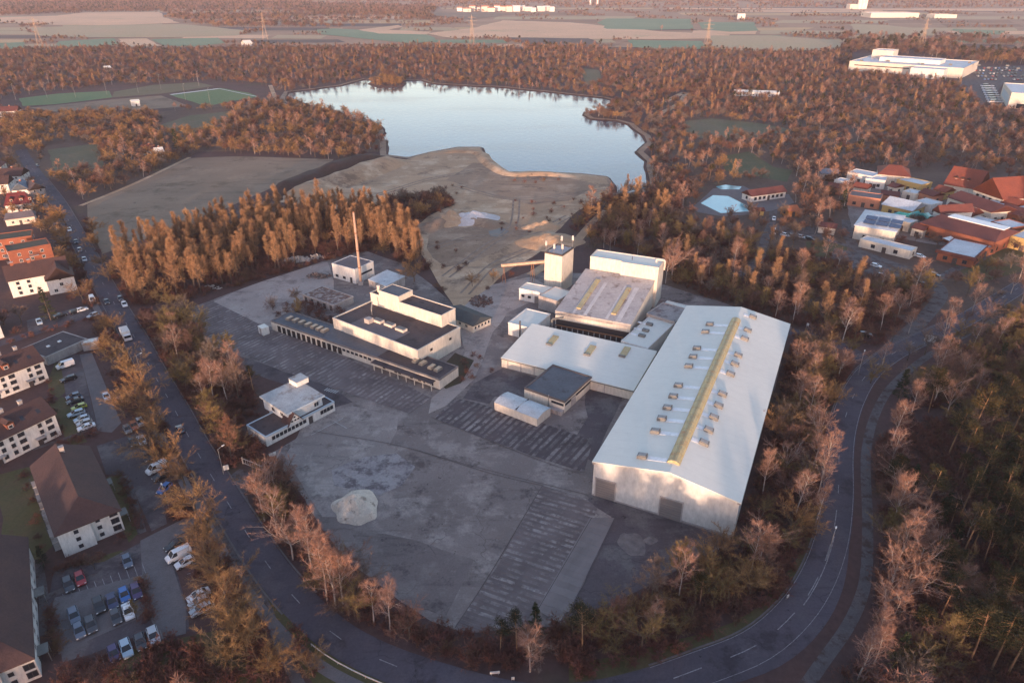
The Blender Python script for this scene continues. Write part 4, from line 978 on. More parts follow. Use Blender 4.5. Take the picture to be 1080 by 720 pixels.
t, L, D = block('white_cube_house', 'white two storey cube with grey flat roof beyond the chimney', (350,278), (374,284.5), (391,275), 5.6, M_WHITE, M_PALETAR, .15, 'outbuilding')
wins(t, L, D, 'front', [(.8, [2, L*.5])], 1.4, 1.0, M_DARKF); MB().box(L+.004, D*.3, 2.4, L+.05, D*.9, 3.2).build('window_band', M_WIN, t); door(t, L*.8, -.015, 0, 0, 1.1, 2.1, M_DARKF)
t, L, D = sloped('lean_to_shed', 'open shed with a pale tilted sheet roof near the white cube', (388.5,295), (407,302), (424,293), 2.6, 3.4, M_GREYW, surf('pale_sheet_roof', (.52,.56,.58)), cat='shed')
t, L, D = block('ruined_shed', 'roofless ruined shed with broken rusty slab near the demolition rubble', (319,310.5), (352,322), (369,311.5), 2.4, M_GREYW, surf('broken_slab', (.20,.12,.09), (.12,.08,.075), .5, .9, c3=(.33,.29,.27), scale3=.7, th3=(.5,.58)), .15, 'shed')
for i in range(5): door(t, L*(.1+.2*i), -.015, 0, 0, 1.2, 1.9, M_DARKF, 'opening')
o, ang, L, D = rect((466,340), (499.5,342.5), (516,337), 2.5)
o = P(480,345,2.5).to_2d(); e = P(499,342.5,2.5).to_2d()
o, ang, L, D = rect((478,334), (499,343.5), (515.5,335), 2.5)
t, rf = house('green_roof_cottage', 'low bungalow with a dark green hipped roof at the gravel crossing', 'bungalow', P(467,330,2.5).to_2d(), math.atan2((P(499,343.5,2.5)-P(467,330,2.5)).y, (P(499,343.5,2.5)-P(467,330,2.5)).x), (P(499,343.5,2.5)-P(467,330,2.5)).length, D+.5, 2.5, 1.3, M_CREAM, surf('green_felt', (.075,.085,.085), (.06,.065,.068), .3), 'x', 1.0, 1.0)
for i in range(5): win(t, (P(499,343.5,2.5)-P(467,330,2.5)).length+.015, 1+i*1.5, .9, math.pi/2, 1.0, 1.1)
for i in range(4): win(t, 2+i*3, -.015, .9, 0, 1.2, 1.1)
t = thing('site_container', 'small white site container alone by the railed yard', 'container', tuple(P(279,352)), ang)
MB().box(-1.4, -1.1, .15, 1.4, 1.1, 2.6).build('box', M_WHITE, t); MB().box(-1.45, -1.15, 2.6, 1.45, 1.15, 2.72).build('roof', M_WROOF, t); MB().box(-.5, -1.14, .2, .5, -1.1, 2.3).build('door', M_GREYW, t)

# rubble from the demolition
def rubble(c, rx, ry, n, mat, label, seed, smax=1.2):
    r = random.Random(seed); mb = MB()
    for i in range(n):
        a = r.uniform(0, 6.28); k = r.random()**.7; x, y = math.cos(a)*rx*k, math.sin(a)*ry*k; z = max(0, (1-k)*1.6)*r.random()
        s = r.uniform(.3, smax); m = Matrix.Translation((x, y, z+s*.2)) @ Matrix.Rotation(r.uniform(0, 6), 4, Vector(rdir(r))) 
        b = MB().box(-s*.6, -s*.4, -s*.25, s*.6, s*.4, s*.25); mb.add([m @ Vector(v) for v in b.v], b.f)
    o = mb.build('rubble_heap', mat, None, (c.x, c.y, 0)); return tag(o, label, 'rubble')
M_RUB = surf('rubble', (.46,.42,.38), (.34,.29,.26), .6, .9)
rubble(P(314,275), 5, 2.6, 120, M_RUB, 'heap of broken white concrete at the wood edge', 5)
rubble(P(333,272), 4, 1.5, 60, M_RUB, 'thin scatter of broken concrete behind the white heap', 6, .8)
rubble(P(336,292), 5.5, 2, 70, surf('dark_rubble', (.12,.085,.08), (.2,.17,.16), .8), 'low dark heap of demolition waste before the white cube', 7, 1.0)
rubble(P(508,318), 4, 5, 80, surf('scrap', (.12,.06,.05), (.22,.17,.15), .8), 'scrap heap of rusty metal along the gravel way', 8, 1.0)
rubble(P(222,304), 4, 1.5, 40, M_RUB, 'scattered white blocks on the bank by the poplars', 9, .6)

# ------------------------------------------------------------------ gatehouse
o, ang, L, D = rect((280,461.5), (352.5,424), (340,412), 2.6)
gate = thing('gatehouse', 'pale gatehouse with a pitched upper floor and long window strip by the yard entrance', 'gatehouse', (o.x, o.y, 0), ang)
D = 8.0
flat_block(gate, 0, 0, L, D, 0, 2.7, M_WHITE, M_TAR, .2, .25, lip=plain('blue_fascia', (.35,.44,.52), .6))
for i in range(9): win(gate, L*.10+i*L*.055, -.015, 1.0, 0, .9, 1.0, M_DARKF)
for i in range(4): win(gate, L*.80+i*L*.05, -.015, 1.0, 0, .9, 1.1, M_DARKF)
door(gate, L*.63, -.015, 0, 0, 1.2, 2.1, M_DARKF)
# upper storey
ux0, ux1, uy0, uy1 = L*.36, L*.86, 1.0, 11.5
M_BLUEW = surf('pale_blue_render', (.52,.57,.60), (.46,.50,.53), .4)
MB().box(ux0, uy0, 2.5, ux1, uy1, 5.4).build('upper_wall', M_BLUEW, gate)
MB().box(ux0+1, uy1-3, 0, ux1-1, uy1-.1, 2.5).build('rear_wall', M_WHITE, gate)
ur = MB(); slab(ur, [(ux0-.6,uy0-.5,5.6),(ux1+.6,uy0-.5,5.6),(ux1+.6,uy1+.5,6.2),(ux0-.6,uy1+.5,6.2)], .35)
uro = ur.build('upper_roof', surf('pale_felt_roof', (.42,.45,.46), (.30,.32,.33), .3, .7, c3=(.16,.11,.08), scale3=.25, th3=(.55,.68)), gate)
MB().box(ux0-.65, uy0-.55, 5.15, ux1+.65, uy0-.5, 5.68).build('fascia', plain('blue_fascia', (.35,.44,.52)), uro)
for s in (.12, .82): win(gate, ux0+(ux1-ux0)*s, uy0-.015, 3.3, 0, 1.5, 1.3)
for s in (.25, .6): win(gate, ux0-.015, uy0+(uy1-uy0)*s, 3.4, -math.pi/2, 1.4, 1.2)
# glazed gable bay
bx0, bx1 = ux0-.9, ux0+3.0
MB().yprism([(bx0,2.6),(bx1,2.6),((bx0+bx1)/2,5.3)], -.1, uy0+2).build('gable_bay', M_WHITE, gate)
gb = MB(); cx = (bx0+bx1)/2
gb.add([(bx0-.3,-.4,2.5),(cx,-.4,5.55),(cx,uy0+2,5.55),(bx0-.3,uy0+2,2.5)]+[(bx0-.3,-.4,2.3),(cx,-.4,5.35),(cx,uy0+2,5.35),(bx0-.3,uy0+2,2.3)], [(0,1,2,3)[::-1],(4,5,6,7),(0,1,5,4),(0,4,7,3)]); gb.add([(bx1+.3,-.4,2.5),(cx,-.4,5.55),(cx,uy0+2,5.55),(bx1+.3,uy0+2,2.5)]+[(bx1+.3,-.4,2.3),(cx,-.4,5.35),(cx,uy0+2,5.35),(bx1+.3,uy0+2,2.3)], [(0,1,2,3),(4,5,6,7)[::-1],(0,1,5,4)[::-1],(0,4,7,3)[::-1]])
gb.build('bay_roof', M_TILE, gate)
for x, z in ((cx,4.2),(cx-.8,3.3),(cx+.1,3.3),(cx+.95,3.3)): win(gate, x, -.115, z-.3, 0, .8, .7)
MB().prism([(L*.86,2),(L*1.0,2),(L*1.0,12),(L*.70,12),(L*.70,9)], 0, 2.6).build('side_wing', M_WHITE, gate)
MB().box(ux1-2, uy1-3.2, 6.1, ux1+1.6, uy1+.2, 7.4).build('stair_head', M_WHITE, gate)
MB().box(ux1-2.1, uy1-3.3, 7.4, ux1+1.7, uy1+.3, 7.55).build('stair_roof', MATS['pale_felt_roof'], gate)
# ------------------------------------------------------------------ housing estate
def stacked(L, m=1.6, step=2.9): n = max(1, int((L-2*m)/step)); return [m+(L-2*m)*(i+.5)/n for i in range(n)]
def dirang(a, b, z=0): d = P(*b, z)-P(*a, z); return math.atan2(d.y, d.x), d.length
def balcony(par, x, y, z, rz, w=2.6, d=1.2):
    b = MB().box(-w/2, -d, 0, w/2, -.02, .15).build('balcony', M_GREYW, par, (x, y, z), rz)
    r = MB()
    for i in range(9): u = -w/2+.04+i*(w-.08)/8; r.box(u-.03, -d, .15, u+.03, -d+.05, 1.05)
    r.box(-w/2, -d-.02, 1.05, w/2, -d+.07, 1.12); r.build('railing', M_DARKF, b)
def chimney(roof, x, y, z, h=1.6, s=.5, mat=None):
    c = MB().box(x-s, y-s, z-1.2, x+s, y+s, z+h).build('chimney', mat or M_BRICK, roof); MB().box(x-s-.08, y-s-.08, z+h, x+s+.08, y+s+.08, z+h+.15).build('chimney_cap', M_GREYW, c)
def dormer(roof, x, y, z, w=1.6, d=2.6, h=1.5):
    b = MB().box(x-w/2, y-d*.5, z-.9, x+w/2, y+d*.5, z+h*.6).build('dormer', M_BRICK, roof)
    r = MB(); gable_roof(r, x-w/2, y-d*.5, x+w/2, y+d*.5, z+h*.6, .7, .15, 'y', th=.1); r.build('dormer_roof', M_TILE, b); win(b, x, y-d*.5-.015, z-.5, 0, 1.0, .9)
# two white slab blocks
for c_, z, L, D, lbl in (((45,380.5), 6.0, 22, 9.5, 'white three storey block with dark tiled roof beside the dark garage row'), ((57.5,436.5), 6.0, 24, 9.5, 'white three storey block with two pale chimneys between lawn and car park')):
    far = (2, 396.5) if c_[1] < 400 else (0, 464)
    a, _ = dirang(far, c_, z); e = P(*c_, z).to_2d(); o = e-Vector((math.cos(a), math.sin(a)))*L
    t, rf = house('apartment_block', lbl, 'apartment block', o, a, L, D, z, 3.3, M_WHITE, M_TILE)
    for zz in (.7, 2.6, 4.4):
        for i in range(10):
            s = L-1.7-i*2.15
            if s > .8 and i % 4 != 2: win(t, s, -.015, zz, 0, .9 if i % 3 else 1.5, 1.15, M_DARKF)
    wins(t, L, D, 'right', [(zz, [D*.3, D*.7]) for zz in (.7, 2.6, 4.4)], 1.0, 1.15)
    for s in (L*.42, L*.8):
        door(t, s, -.015, 0, 0, 1.1, 2.0, M_DARKF); MB().box(s-1.1, -1.3, 2.15, s+1.1, -.02, 2.3).build('porch_roof', M_GREYW, t)
    chimney(rf, L*.84, D*.62, z+2.6, 1.4, .4, M_GREYW); chimney(rf, L*.66, D*.62, z+2.6, 1.4, .4, M_GREYW)
    dormer(rf, L*.62, D*.24, z+1.5); dormer(rf, L*.30, D*.24, z+1.5)
    for s in (L*.75, L*.48, L*.9): slab(MB(), [(s-.4,D*.15,z+.12+3.3*.36),(s+.4,D*.15,z+.12+3.3*.36),(s+.4,D*.26,z+.12+3.3*.56),(s-.4,D*.26,z+.12+3.3*.56)], .1).build('skylight', M_WIN, rf)
# brown roofed gable houses in front
def hipped_house(lbl, A, B, z, D, rise, seed, hip=5):
    a, L = dirang(A, B, z); o = P(*A, z).to_2d()
    t = thing('gabled_house', lbl, 'apartment house', (o.x, o.y, 0), a)
    MB().box(0, 0, 0, L, D, z).build('wall', M_WHITE, t)
    MB().box(-.02, -.9, 0, L*.52, -.001, z-.05).build('front_bay', M_WHITE, t)
    r = MB(); gable_roof(r, 0, -.9, L, D, z+.1, rise, .45, 'y', hip, 0); rf = r.build('roof', M_TILE, t)
    v = MB(); v.add([(L*.42,-.95,z+.16),(L*.60,-.6,z+.16),(L*.5,hip-.7,z+rise*.98)], [(0,1,2)]); v.build('roof_valley', M_TAR, rf)
    for zz in (.6, 2.4, 4.2):
        win(t, L*.28, -.915, zz, 0, 1.0, 1.1); win(t, L*.64, -.015, zz, 0, 1.0, 1.1); win(t, L*.9, -.015, zz, 0, 1.5, 1.3, M_DARKF)
        wins(t, L, D, 'right', [(zz, stacked(D, 2, 3.4))], 1.3, 1.2); wins(t, L, D, 'left', [(zz, stacked(D, 2, 3.4))], 1.3, 1.2)
        for k in (.12, .37, .62, .85): balcony(t, -.02, D*k, zz-.4, -math.pi/2)
    for k in (.12, .60):
        door(t, L+.02, D*k, 0, math.pi/2, 1.1, 2.0, M_DARKF); p = MB().box(L+.03, D*k-1.2, 2.1, L+1.6, D*k+1.2, 2.22).build('porch_roof', M_VENT, t)
        for q in (-1.1, 1.1): MB().box(L+1.45, D*k+q-.06, 0, L+1.57, D*k+q+.06, 2.1).build('porch_post', M_METAL, t)
    chimney(rf, L*.55, D*.88, z+rise*.9, 1.2, .45, M_GREYW)
    for k in (.3, .55): slab(MB(), [(L*.72,D*k,z+rise*.6),(L*.72,D*k+.9,z+rise*.6),(L*.80,D*k+.9,z+rise*.43),(L*.80,D*k,z+rise*.43)][::-1], .1).build('skylight', M_WIN, rf)
    return t
hipped_house('house with brown hipped roof and white gable wall above the car park', (58.5,561), (124,535), 5.8, 26, 3.4, 1)
hipped_house('house with near black roof at the photo edge below the lawn', (-44,720), (33,689), 5.4, 30, 3.6, 2)
# flat garages and trailer by the side street
t, L, D = block('garage_row', 'long dark flat garage row along the side street', (48,377), (92,357.5), (82,343), 2.6, M_GREYW, M_TAR, .15, 'garage')
for i in range(6): door(t, 1.5+i*(L-3)/5.5, -.015, 0, 0, 2.0, 2.0, M_GREYW, 'garage_door')
for s in (.35, .62): MB().box(L*s-.4, D*.5-.4, 2.64, L*s+.4, D*.5+.4, 2.95).build('roof_light', M_STRIP, t)
t, L, D = block('garage_hut', 'pale flat garage hut under the street trees', (86,363), (103,360), (100,354), 2.4, M_GREYW, M_WROOF, .1, 'garage', D_=3)
door(t, L*.5, -.015, 0, 0, 2.2, 1.9, M_GREYW, 'garage_door')
# white house with two gables
z = 6.2
a, L = dirang((8,297), (38,291.5), z); o = P(8,297,z).to_2d()
t, rf = house('twin_gable_house', 'white house with steep dark roof and a forward gable behind a dark spruce', 'house', o, a, L+10, 9, z, 4.2, M_WHITE, M_TILE)
for zz in (.8, 2.6, 4.4):
    for s in stacked(L, 1, 2.6): win(t, s, -.015, zz, 0, 1.0, 1.1, M_DARKF)
e = Vector((L+2.5, -4.5)); w = 8.5
g = MB(); g.yprism([(e.x,0),(e.x+w,0),(e.x+w,z-.8),(e.x+w/2,z+3.2),(e.x,z-.8)], e.y, 4); g.build('gable_wing', M_WHITE, t)
r2 = MB(); gable_roof(r2, e.x, e.y, e.x+w, 5, z-.7, 4.1, .35, 'y'); wr = r2.build('gable_roof', M_TILE, t)
win(t, e.x+w/2, e.y-.015, 2.6, 0, 1.2, 1.3); win(t, e.x+w/2, e.y-.015, 4.8, 0, .9, 1.0); win(t, e.x+w*.25, e.y-.015, .7, 0, 1.2, 1.2)
chimney(rf, L*.3, 4.6, z+3.8, 1.3, .5); chimney(rf, L*.9, 4.6, z+3.8, 1.3, .5)
# brick apartments
for A, B, lbl, dd in (((-12,255),(33,249),'orange brick house with mossy flat roof, the farther of the pair',9), ((8,266),(53,257.5),'orange brick house with mossy flat roof and white balconies, the nearer of the pair',9)):
    z = 8
    o, ang, L, D = rect(A, B, (B[0]-2, B[1]-6), z); t = thing('brick_house', lbl, 'brick house', (o.x, o.y, 0), ang)
    flat_block(t, 0, 0, L, dd, 0, z, M_BRICK, surf('mossy_roof', (.085,.075,.045), (.10,.08,.06), .3), .25, .25)
    for zz in (.8, 3.2, 5.6):
        for s in stacked(L, 1.4, 3.0): win(t, s, -.015, zz, 0, 1.1, 1.3)
        wins(t, L, dd, 'right', [(zz, [2.5, 6])], 1.1, 1.3); wins(t, L, dd, 'left', [(zz, [2.5, 6])], 1.1, 1.3)
        balcony(t, L*.55, -.02, zz-.6, 0, 3.2); balcony(t, -.02, 4.5, zz-.6, -math.pi/2, 2.6)
    door(t, L*.3, -.015, 0, 0, 1.2, 2.1, M_DARKF)
# smaller houses up the street
def small_house(lbl, A, B, z, D, rise, roof, wall=None, hip=0, axis='x', name='house', chim=True):
    a, L = dirang(A, B, z); o = P(*A, z).to_2d()
    t, rf = house(name, lbl, 'house', o, a, L, D, z, rise, wall or M_WHITE, roof, axis, hip, hip)
    for zz in ([.8, 3.2] if z > 4.5 else [.8]):
        for s in stacked(L, 1.2, 2.8): win(t, s, -.015, zz, 0, 1.1, 1.2)
        wins(t, L, D, 'right', [(zz, [D*.3, D*.7])], 1.0, 1.2); wins(t, L, D, 'left', [(zz, [D*.3, D*.7])], 1.0, 1.2)
    door(t, L*.5, -.015, 0, 0, 1.1, 2.0, M_DARKF)
    if chim: chimney(rf, L*.6 if axis == 'x' else L*.5, D*.55, z+rise*.85, 1.2, .4)
    return t, rf
t, rf = small_house('house with a big dark red mansard roof beside the street trees', (5,217), (32,214), 3.6, 9, 4.6, surf('crimson_tile', (.15,.028,.03), (.11,.025,.028), .3), hip=2)
dormer(rf, 7, 2.3, 5.4); dormer(rf, 3, 2.3, 5.4, 1.2); dormer(rf, 10.5, 2.3, 5.4, 1.2)
small_house('cream bungalow with grey roof below the crimson mansard house', (5,232), (36,228), 3, 8, 1.8, M_PALETAR, M_CREAM, 1)
small_house('house with a slate blue roof behind the crimson mansard', (12,201), (30,199.5), 4.8, 9, 3.2, surf('slate_blue', (.17,.21,.26), (.13,.16,.2), .3), axis='y')
small_house('long dark roofed house with bright skylight at the head of the street', (-8,187), (22,185.5), 4.8, 11, 3.2, M_TILE)
small_house('dark roofed house at the street bend under brown trees', (-20,196), (8,194), 4.8, 10, 3.4, M_TILE)
small_house('dark slate house between street and crimson mansard', (24,197.5), (31,201), 4.6, 7, 3, M_TAR, M_GREYW)
small_house('house with dark hip roof farthest up the street', (-30,178), (0,176), 4.8, 11, 3.4, M_BROWNT, M_CREAM, 3)
small_house('white cottage with dark roof hidden among field trees', (150,159), (163,158), 3.2, 8, 2.6, M_BROWNT)
small_house('white cottage with pale roof hidden among field trees', (165,161), (173,160), 3.2, 8, 2.2, M_WROOF)
small_house('cottage with dark slate roof at the near side of the sports ground', (-5,118), (18,117), 4.2, 10, 3, M_BROWNT)
small_house('dark roofed house half off frame beside the side street', (-25,345), (-2,338), 5.8, 10, 3.4, M_TILE)
small_house('small white clubhouse beside the gravel pitch', (139,107.5), (147,106.8), 4, 6, 1.2, M_WROOF, chim=False, name='clubhouse')
small_house('pale roofed allotment house in the wood beyond the pitches', (111,72), (117,71.6), 4, 8, 2, M_WROOF, chim=False)
small_house('white farmhouse beside the pale far field', (258,46), (266,45.5), 5, 12, 4, M_WROOF, chim=False, name='farmhouse')
small_house('white farmhouse among the pale fields beyond the lake', (778,17.4), (786,17.5), 8, 16, 6, M_WROOF, chim=False, name='farmhouse')
small_house('white service hut in the wood beside the forest track', (775,97), (822,98.5), 3.5, 9, 1.4, M_WROOF, M_WHITE, chim=False, name='service_building')

# ------------------------------------------------------------------ holiday park
def park(lbl, A, B, z, D, wall, roof, rise=0, axis='x', hip=0, rows=1, step=3.2, name='park_building', para=.3, lip=None, sides=True, over=.5):
    a, L = dirang(A, B, z); o = P(*A, z).to_2d()
    if rise:
        t, rf = house(name, lbl, 'park building', o, a, L, D, z, rise, wall, roof, axis, hip, hip, over=over)
    else:
        t = thing(name, lbl, 'park building', (o.x, o.y, 0), a); _, rf = flat_block(t, 0, 0, L, D, 0, z, wall, roof, para, lip=lip)
    for k in range(rows):
        zz = .9+k*2.9
        for s in stacked(L, 1.2, step): win(t, s, -.015, zz, 0, 1.6, 1.5, M_DARKF)
        if sides:
            wins(t, L, D, 'right', [(zz, stacked(D, 1.2, step))], 1.4, 1.5, M_DARKF); wins(t, L, D, 'left', [(zz, stacked(D, 1.2, step))], 1.4, 1.5, M_DARKF)
    door(t, L*.5, -.015, 0, 0, 1.6, 2.3, M_DARKF)
    return t, rf, L, D
M_TERRA = surf('terracotta_wall', (.48,.22,.14), (.40,.18,.12), .3)
M_OCHRE = surf('ochre_wall', (.52,.36,.14), (.45,.31,.13), .3)
M_SNOWR = surf('park_flat_roof', (.55,.60,.64), (.44,.48,.52), .12, .6, c3=(.3,.32,.35), scale3=.3)
t, rf, L, D = park('cream pool hall with a faceted pale roof and blue solar panels', (902,237.5), (945,244.5), 6, 26, M_CREAM, M_SNOWR, 2.2, hip=6, step=5)
for i in range(3):
    for j in range(2): slab(MB(), [(L*.16+i*5,2.2+j*4.2,7.0+j*.72),(L*.16+i*5+4.4,2.2+j*4.2,7.0+j*.72),(L*.16+i*5+4.4,5.8+j*4.2,7.6+j*.72),(L*.16+i*5,5.8+j*4.2,7.6+j*.72)], .12).build('solar_panel', plain('solar', (.03,.05,.11), .2), rf)
park('long low cream wing with pale roof in front of the solar roofed pool hall', (907,252.5), (961,265.5), 3.2, 6.5, M_CREAM, M_SNOWR, step=6)
t, rf, L, D = park('wide dark red roofed hall with a long white roof light', (971,235), (1049,255), 5.5, 22, M_BRICK, M_BROWNT, 2.5, hip=3, step=5)
slab(MB(), [(L*.2,D*.45,8.2),(L*.95,D*.45,8.2),(L*.95,D*.72,8.25),(L*.2,D*.72,8.25)], .3).build('roof_light', M_STRIP, rf)
t, rf, L, D = park('brick restaurant with a white flat roof and red fascia', (990,264), (1028,272.5), 4.0, 20, M_BRICK, M_SNOWR, step=3, lip=M_BROWNT)
MB().box(-.9, -.9, 3.1, L+.9, -.08, 4.4).build('fascia', M_BROWNT, t)
t, rf, L, D = park('large lodge with bright red tiled roof and small dormers', (996,194), (1030,200), 5, 20, M_CREAM, M_REDT, 7.5, rows=1)
for s in (.25, .45, .62): dormer(rf, L*s, D*.24, 7.5, 1.8, 3)
t, rf, L, D = park('corner lodge with red tiled roof and cream gable facing the plaza', (1027,200), (1058,210.5), 6.5, 30, M_CREAM, M_REDT, 8, axis='y', rows=2)
t, rf, L, D = park('lodge with dull red hipped roof at the wood edge', (927,183.5), (960,186.5), 5.5, 18, M_CREAM, M_REDT, 3.5, hip=5)
park('white flat roofed row house behind the terracotta villa', (894,181.5), (920,186.5), 5, 10, M_WHITE, M_SNOWR, step=3)
park('white flat roofed house with dark openings next to the white row', (913,188.5), (934,191), 4.5, 9, M_WHITE, M_SNOWR, step=3)
park('ochre market hall with a pale flat roof', (946,189.5), (972,195.5), 4.5, 10, M_OCHRE, M_SNOWR, step=3)
park('terracotta villa with arched openings beside the dark conifer', (895,206), (929,210.5), 5, 10, M_TERRA, M_PALETAR, step=3)
park('low rose coloured arcade joining the terracotta villa', (930,205), (948,207), 3.5, 8, M_TERRA, M_BROWNT, 1.2)
t, rf, L, D = park('market hall under a white barrel roof beside the teal slide', (931,215.5), (962,222.5), 4, 14, M_OCHRE, M_SNOWR, 2.6, step=4)
t, rf, L, D = park('glazed pavilion with a white framed gable and brown roof', (985,222), (992,225), 7, 16, M_WHITE, M_BROWNT, 3, axis='y', step=2.2)
park('brown roofed gallery in the middle of the holiday park', (994,222), (1022,229), 4, 12, M_CREAM, M_BROWNT, 3)
park('long brown roofed mall with pale roof lights', (1000,208), (1046,224), 5, 14, M_CREAM, M_BROWNT, 2.6)
park('brick end pavilion with a white flat roof', (1045,234), (1067,241), 5, 11, M_BRICK, M_SNOWR)
park('pale grey hall half out of frame with ochre wall', (1066,249), (1095,256), 5, 16, M_OCHRE, M_SNOWR)
park('white flat roofed hall behind the brown mall', (1040,212), (1075,222), 5, 16, M_CREAM, M_SNOWR)
park('low dark roofed hall near the red corner lodge', (1052,222), (1090,231), 4, 14, M_BRICK, M_BROWNT, 2)
park('tiny cream twin gabled kiosk by the tarmac lane', (863.5,238.5), (881,241), 3, 6, M_CREAM, M_BROWNT, 1.2)
park('little hut with a blue roof under the bare trees', (866,183), (884,184), 3, 8, M_GREYW, surf('slate_blue', (.17,.21,.26)), 2)
park('bath house with a long dark red roof beside the outdoor pool', (793,207), (829,202), 3.2, 7, M_WHITE, M_BROWNT, 2.2, step=2.6)
park('orange timber hut by the path to the outdoor pool', (832,223), (843,222), 2.8, 6, surf('orange_timber', (.42,.19,.07), (.35,.15,.06), .4), surf('orange_roof', (.36,.13,.06), (.3,.1,.05), .4), 1.8)
park('ochre timber hut against the outdoor pool fence', (794,222.5), (806,222.5), 2.4, 4, M_OCHRE, M_BROWNT, 1.0)
EX = [((880,190),(890,192),4,7,'M_WHITE','M_SNOWR',0,'small white flat hut at the wood side of the white row'), ((937,196),(944,198),3.5,7,'M_CREAM','M_BROWNT',1.4,'small brown roofed kiosk before the ochre market hall'), ((952,202),(966,205),3.5,8,'M_CREAM','M_SNOWR',0,'pale flat roofed cafe in the middle of the plaza'), ((970,203),(984,207),4,8,'M_TERRA','M_BROWNT',1.6,'terracotta arcade on the plaza under brown tiles'), ((985,200),(997,203),4,8,'M_OCHRE','M_REDT',2,'ochre house with red tiles beside the large lodge'),
 ((965,212),(982,216.5),4.5,9,'M_WHITE','M_SNOWR',0,'white flat hall between barrel roof and glazed pavilion'), ((1022,231),(1042,236),4,8,'M_CREAM','M_SNOWR',0,'pale annex between the brown gallery and brick pavilion'), ((1056,214),(1072,218),5,8,'M_CREAM','M_REDT',2.5,'cream house with red tiles below the corner lodge'), ((944,232),(960,236),4,7,'M_CREAM','M_SNOWR',0,'low white link beside the solar roofed pool hall'), ((962,240),(974,243),3.6,7,'M_CREAM','M_BROWNT',1.4,'small brown roofed lobby before the wide red roofed hall'),
 ((1030,266),(1052,259),3.4,7,'M_BRICK','M_SNOWR',0,'small brick wing behind the white roofed restaurant'), ((873,197),(888,199),3.4,7,'M_TERRA','M_BROWNT',1.6,'brown roofed hut under the trees before the white row'), ((1072,238),(1095,244),4.5,10,'M_OCHRE','M_SNOWR',0,'ochre hall with pale roof behind the half cut ochre hall'), ((900,197),(914,199.5),4,7,'M_CREAM','M_REDT',1.8,'cream house with red tiles behind the terracotta villa')]
for A, B, z, D, wl, rfm, ri, lb in EX: park(lb, A, B, z, D, globals()[wl], globals()[rfm], ri, step=3.2)
for i, (x, y, mt) in enumerate([(940,203,'M_STRIP'),(956,197,'M_REDT'),(977,209,'M_STRIP'),(1012,238,'M_STRIP'),(938,213,'M_TERRA'),(1000,258,'M_STRIP'),(1026,221,'M_REDT'),(958,209,'M_OCHRE')]):
    p = P(x, y); t = thing('parasol_stall', 'small tented stall on the plaza of the holiday park', 'stall', (p.x, p.y, 0), i, 'tented stalls on the park plaza')
    m_ = MB(); m_.add([(-2,-2,2.4),(2,-2,2.4),(2,2,2.4),(-2,2,2.4),(0,0,3.8)], [(0,1,4),(1,2,4),(2,3,4),(3,0,4),(3,2,1,0)]); m_.build('tent_roof', globals()[mt], t)
    for q in ((-1.8,-1.8),(1.8,-1.8),(1.8,1.8),(-1.8,1.8)): MB().tube((*q,0), (*q,2.4), .06, n=4).build('leg', M_METAL, t)
sheet('pool_deck', [(731,218),(745,206),(752,199),(784,196),(800,205),(832,205),(838,214),(815,222),(795,226),(760,228),(736,224)], M_PAVE, .04, step=5, amp=.6)
m, nt, b = newmat('pool_water'); b.inputs['Base Color'].default_value = (.16,.42,.46,1); b.inputs['Roughness'].default_value = .15
sheet('pool_water', [(739,214.5),(752,206),(768,207),(792,219),(791,223),(760,225)], m, .09)
sheet('pool_water', [(755,197),(765,195),(782,197),(780,200),(760,200)], m, .09)
sl = thing('water_slide', 'teal covered water slide curving between the pool halls', 'water slide', (0,0,0))
pts = [P(x, y, 3+.5*i) for i, (x, y) in enumerate([(938,229),(948,226),(958,228),(968,225),(978,227),(982,231)])]; mbt = MB(); limb(mbt, pts, 1.3, 1.3, 8); mbt.build('tube', surf('teal_tube', (.05,.30,.30), (.04,.24,.26), .3, .4), sl)
for p in pts[::2]: MB().tube((p.x, p.y, 0), (p.x, p.y, p.z-1.2), .25).build('support', M_METAL, sl)

# ------------------------------------------------------------------ far retail buildings
a, L = dirang((896,66), (1016,74), 9); o = P(896,66,9).to_2d()
t = thing('furniture_warehouse', 'huge cream retail warehouse with pale roof beyond the woods', 'warehouse', (o.x, o.y, 0), a)
flat_block(t, 0, 0, L, 95, 0, 10, M_CREAM, M_SNOWR, .8, .8)
flat_block(t, 8, 60, 32, 84, 10, 19, M_CREAM, M_SNOWR, .5, .5, 'tower_wall', 'tower_roof')
flat_block(t, 25, 30, 90, 60, 10, 14, M_WHITE, M_SNOWR, .4, .4, 'plant_room', 'plant_roof')
flat_block(t, L*.60, -22, L*.88, -.1, 0, 9.6, M_WHITE, M_SNOWR, .4, .4, 'dock_wall', 'dock_roof')
for i in range(5): MB().box(L*.64+i*7, -22.2, 0, L*.64+i*7+4, -22.01, 4.5).build('dock_gate', M_GREYW, t)
MB().box(L*.05, -.15, 6.2, L*.55, -.01, 7.2).build('window_band', M_WIN, t)
for i in range(14): MB().box(8+i*13, 12+(i*37 % 60), 10.05, 11+i*13, 15+(i*37 % 60), 11.6).build('roof_unit', M_VENT, t)
o, ang, L, D = rect((1066,97), (1098,99), (1100,86), 13)
a, L = dirang((1067,98.5), (1110,101), 12); o = P(1067,98.5,12).to_2d()
t = thing('cinema_box', 'tall pale box building with a cream front at the photo edge', 'warehouse', (o.x, o.y, 0), a)
flat_block(t, 0, 0, L, 70, 0, 12, M_CREAM, M_SNOWR, .6, .6); MB().box(-.2, 8, 3, -.01, 60, 9).build('side_panel', surf('blue_panel', (.45,.53,.58), (.4,.47,.52), .2), t); MB().box(6, -.15, .2, 16, -.01, 4).build('entrance', M_WIN, t)
r = random.Random(4)
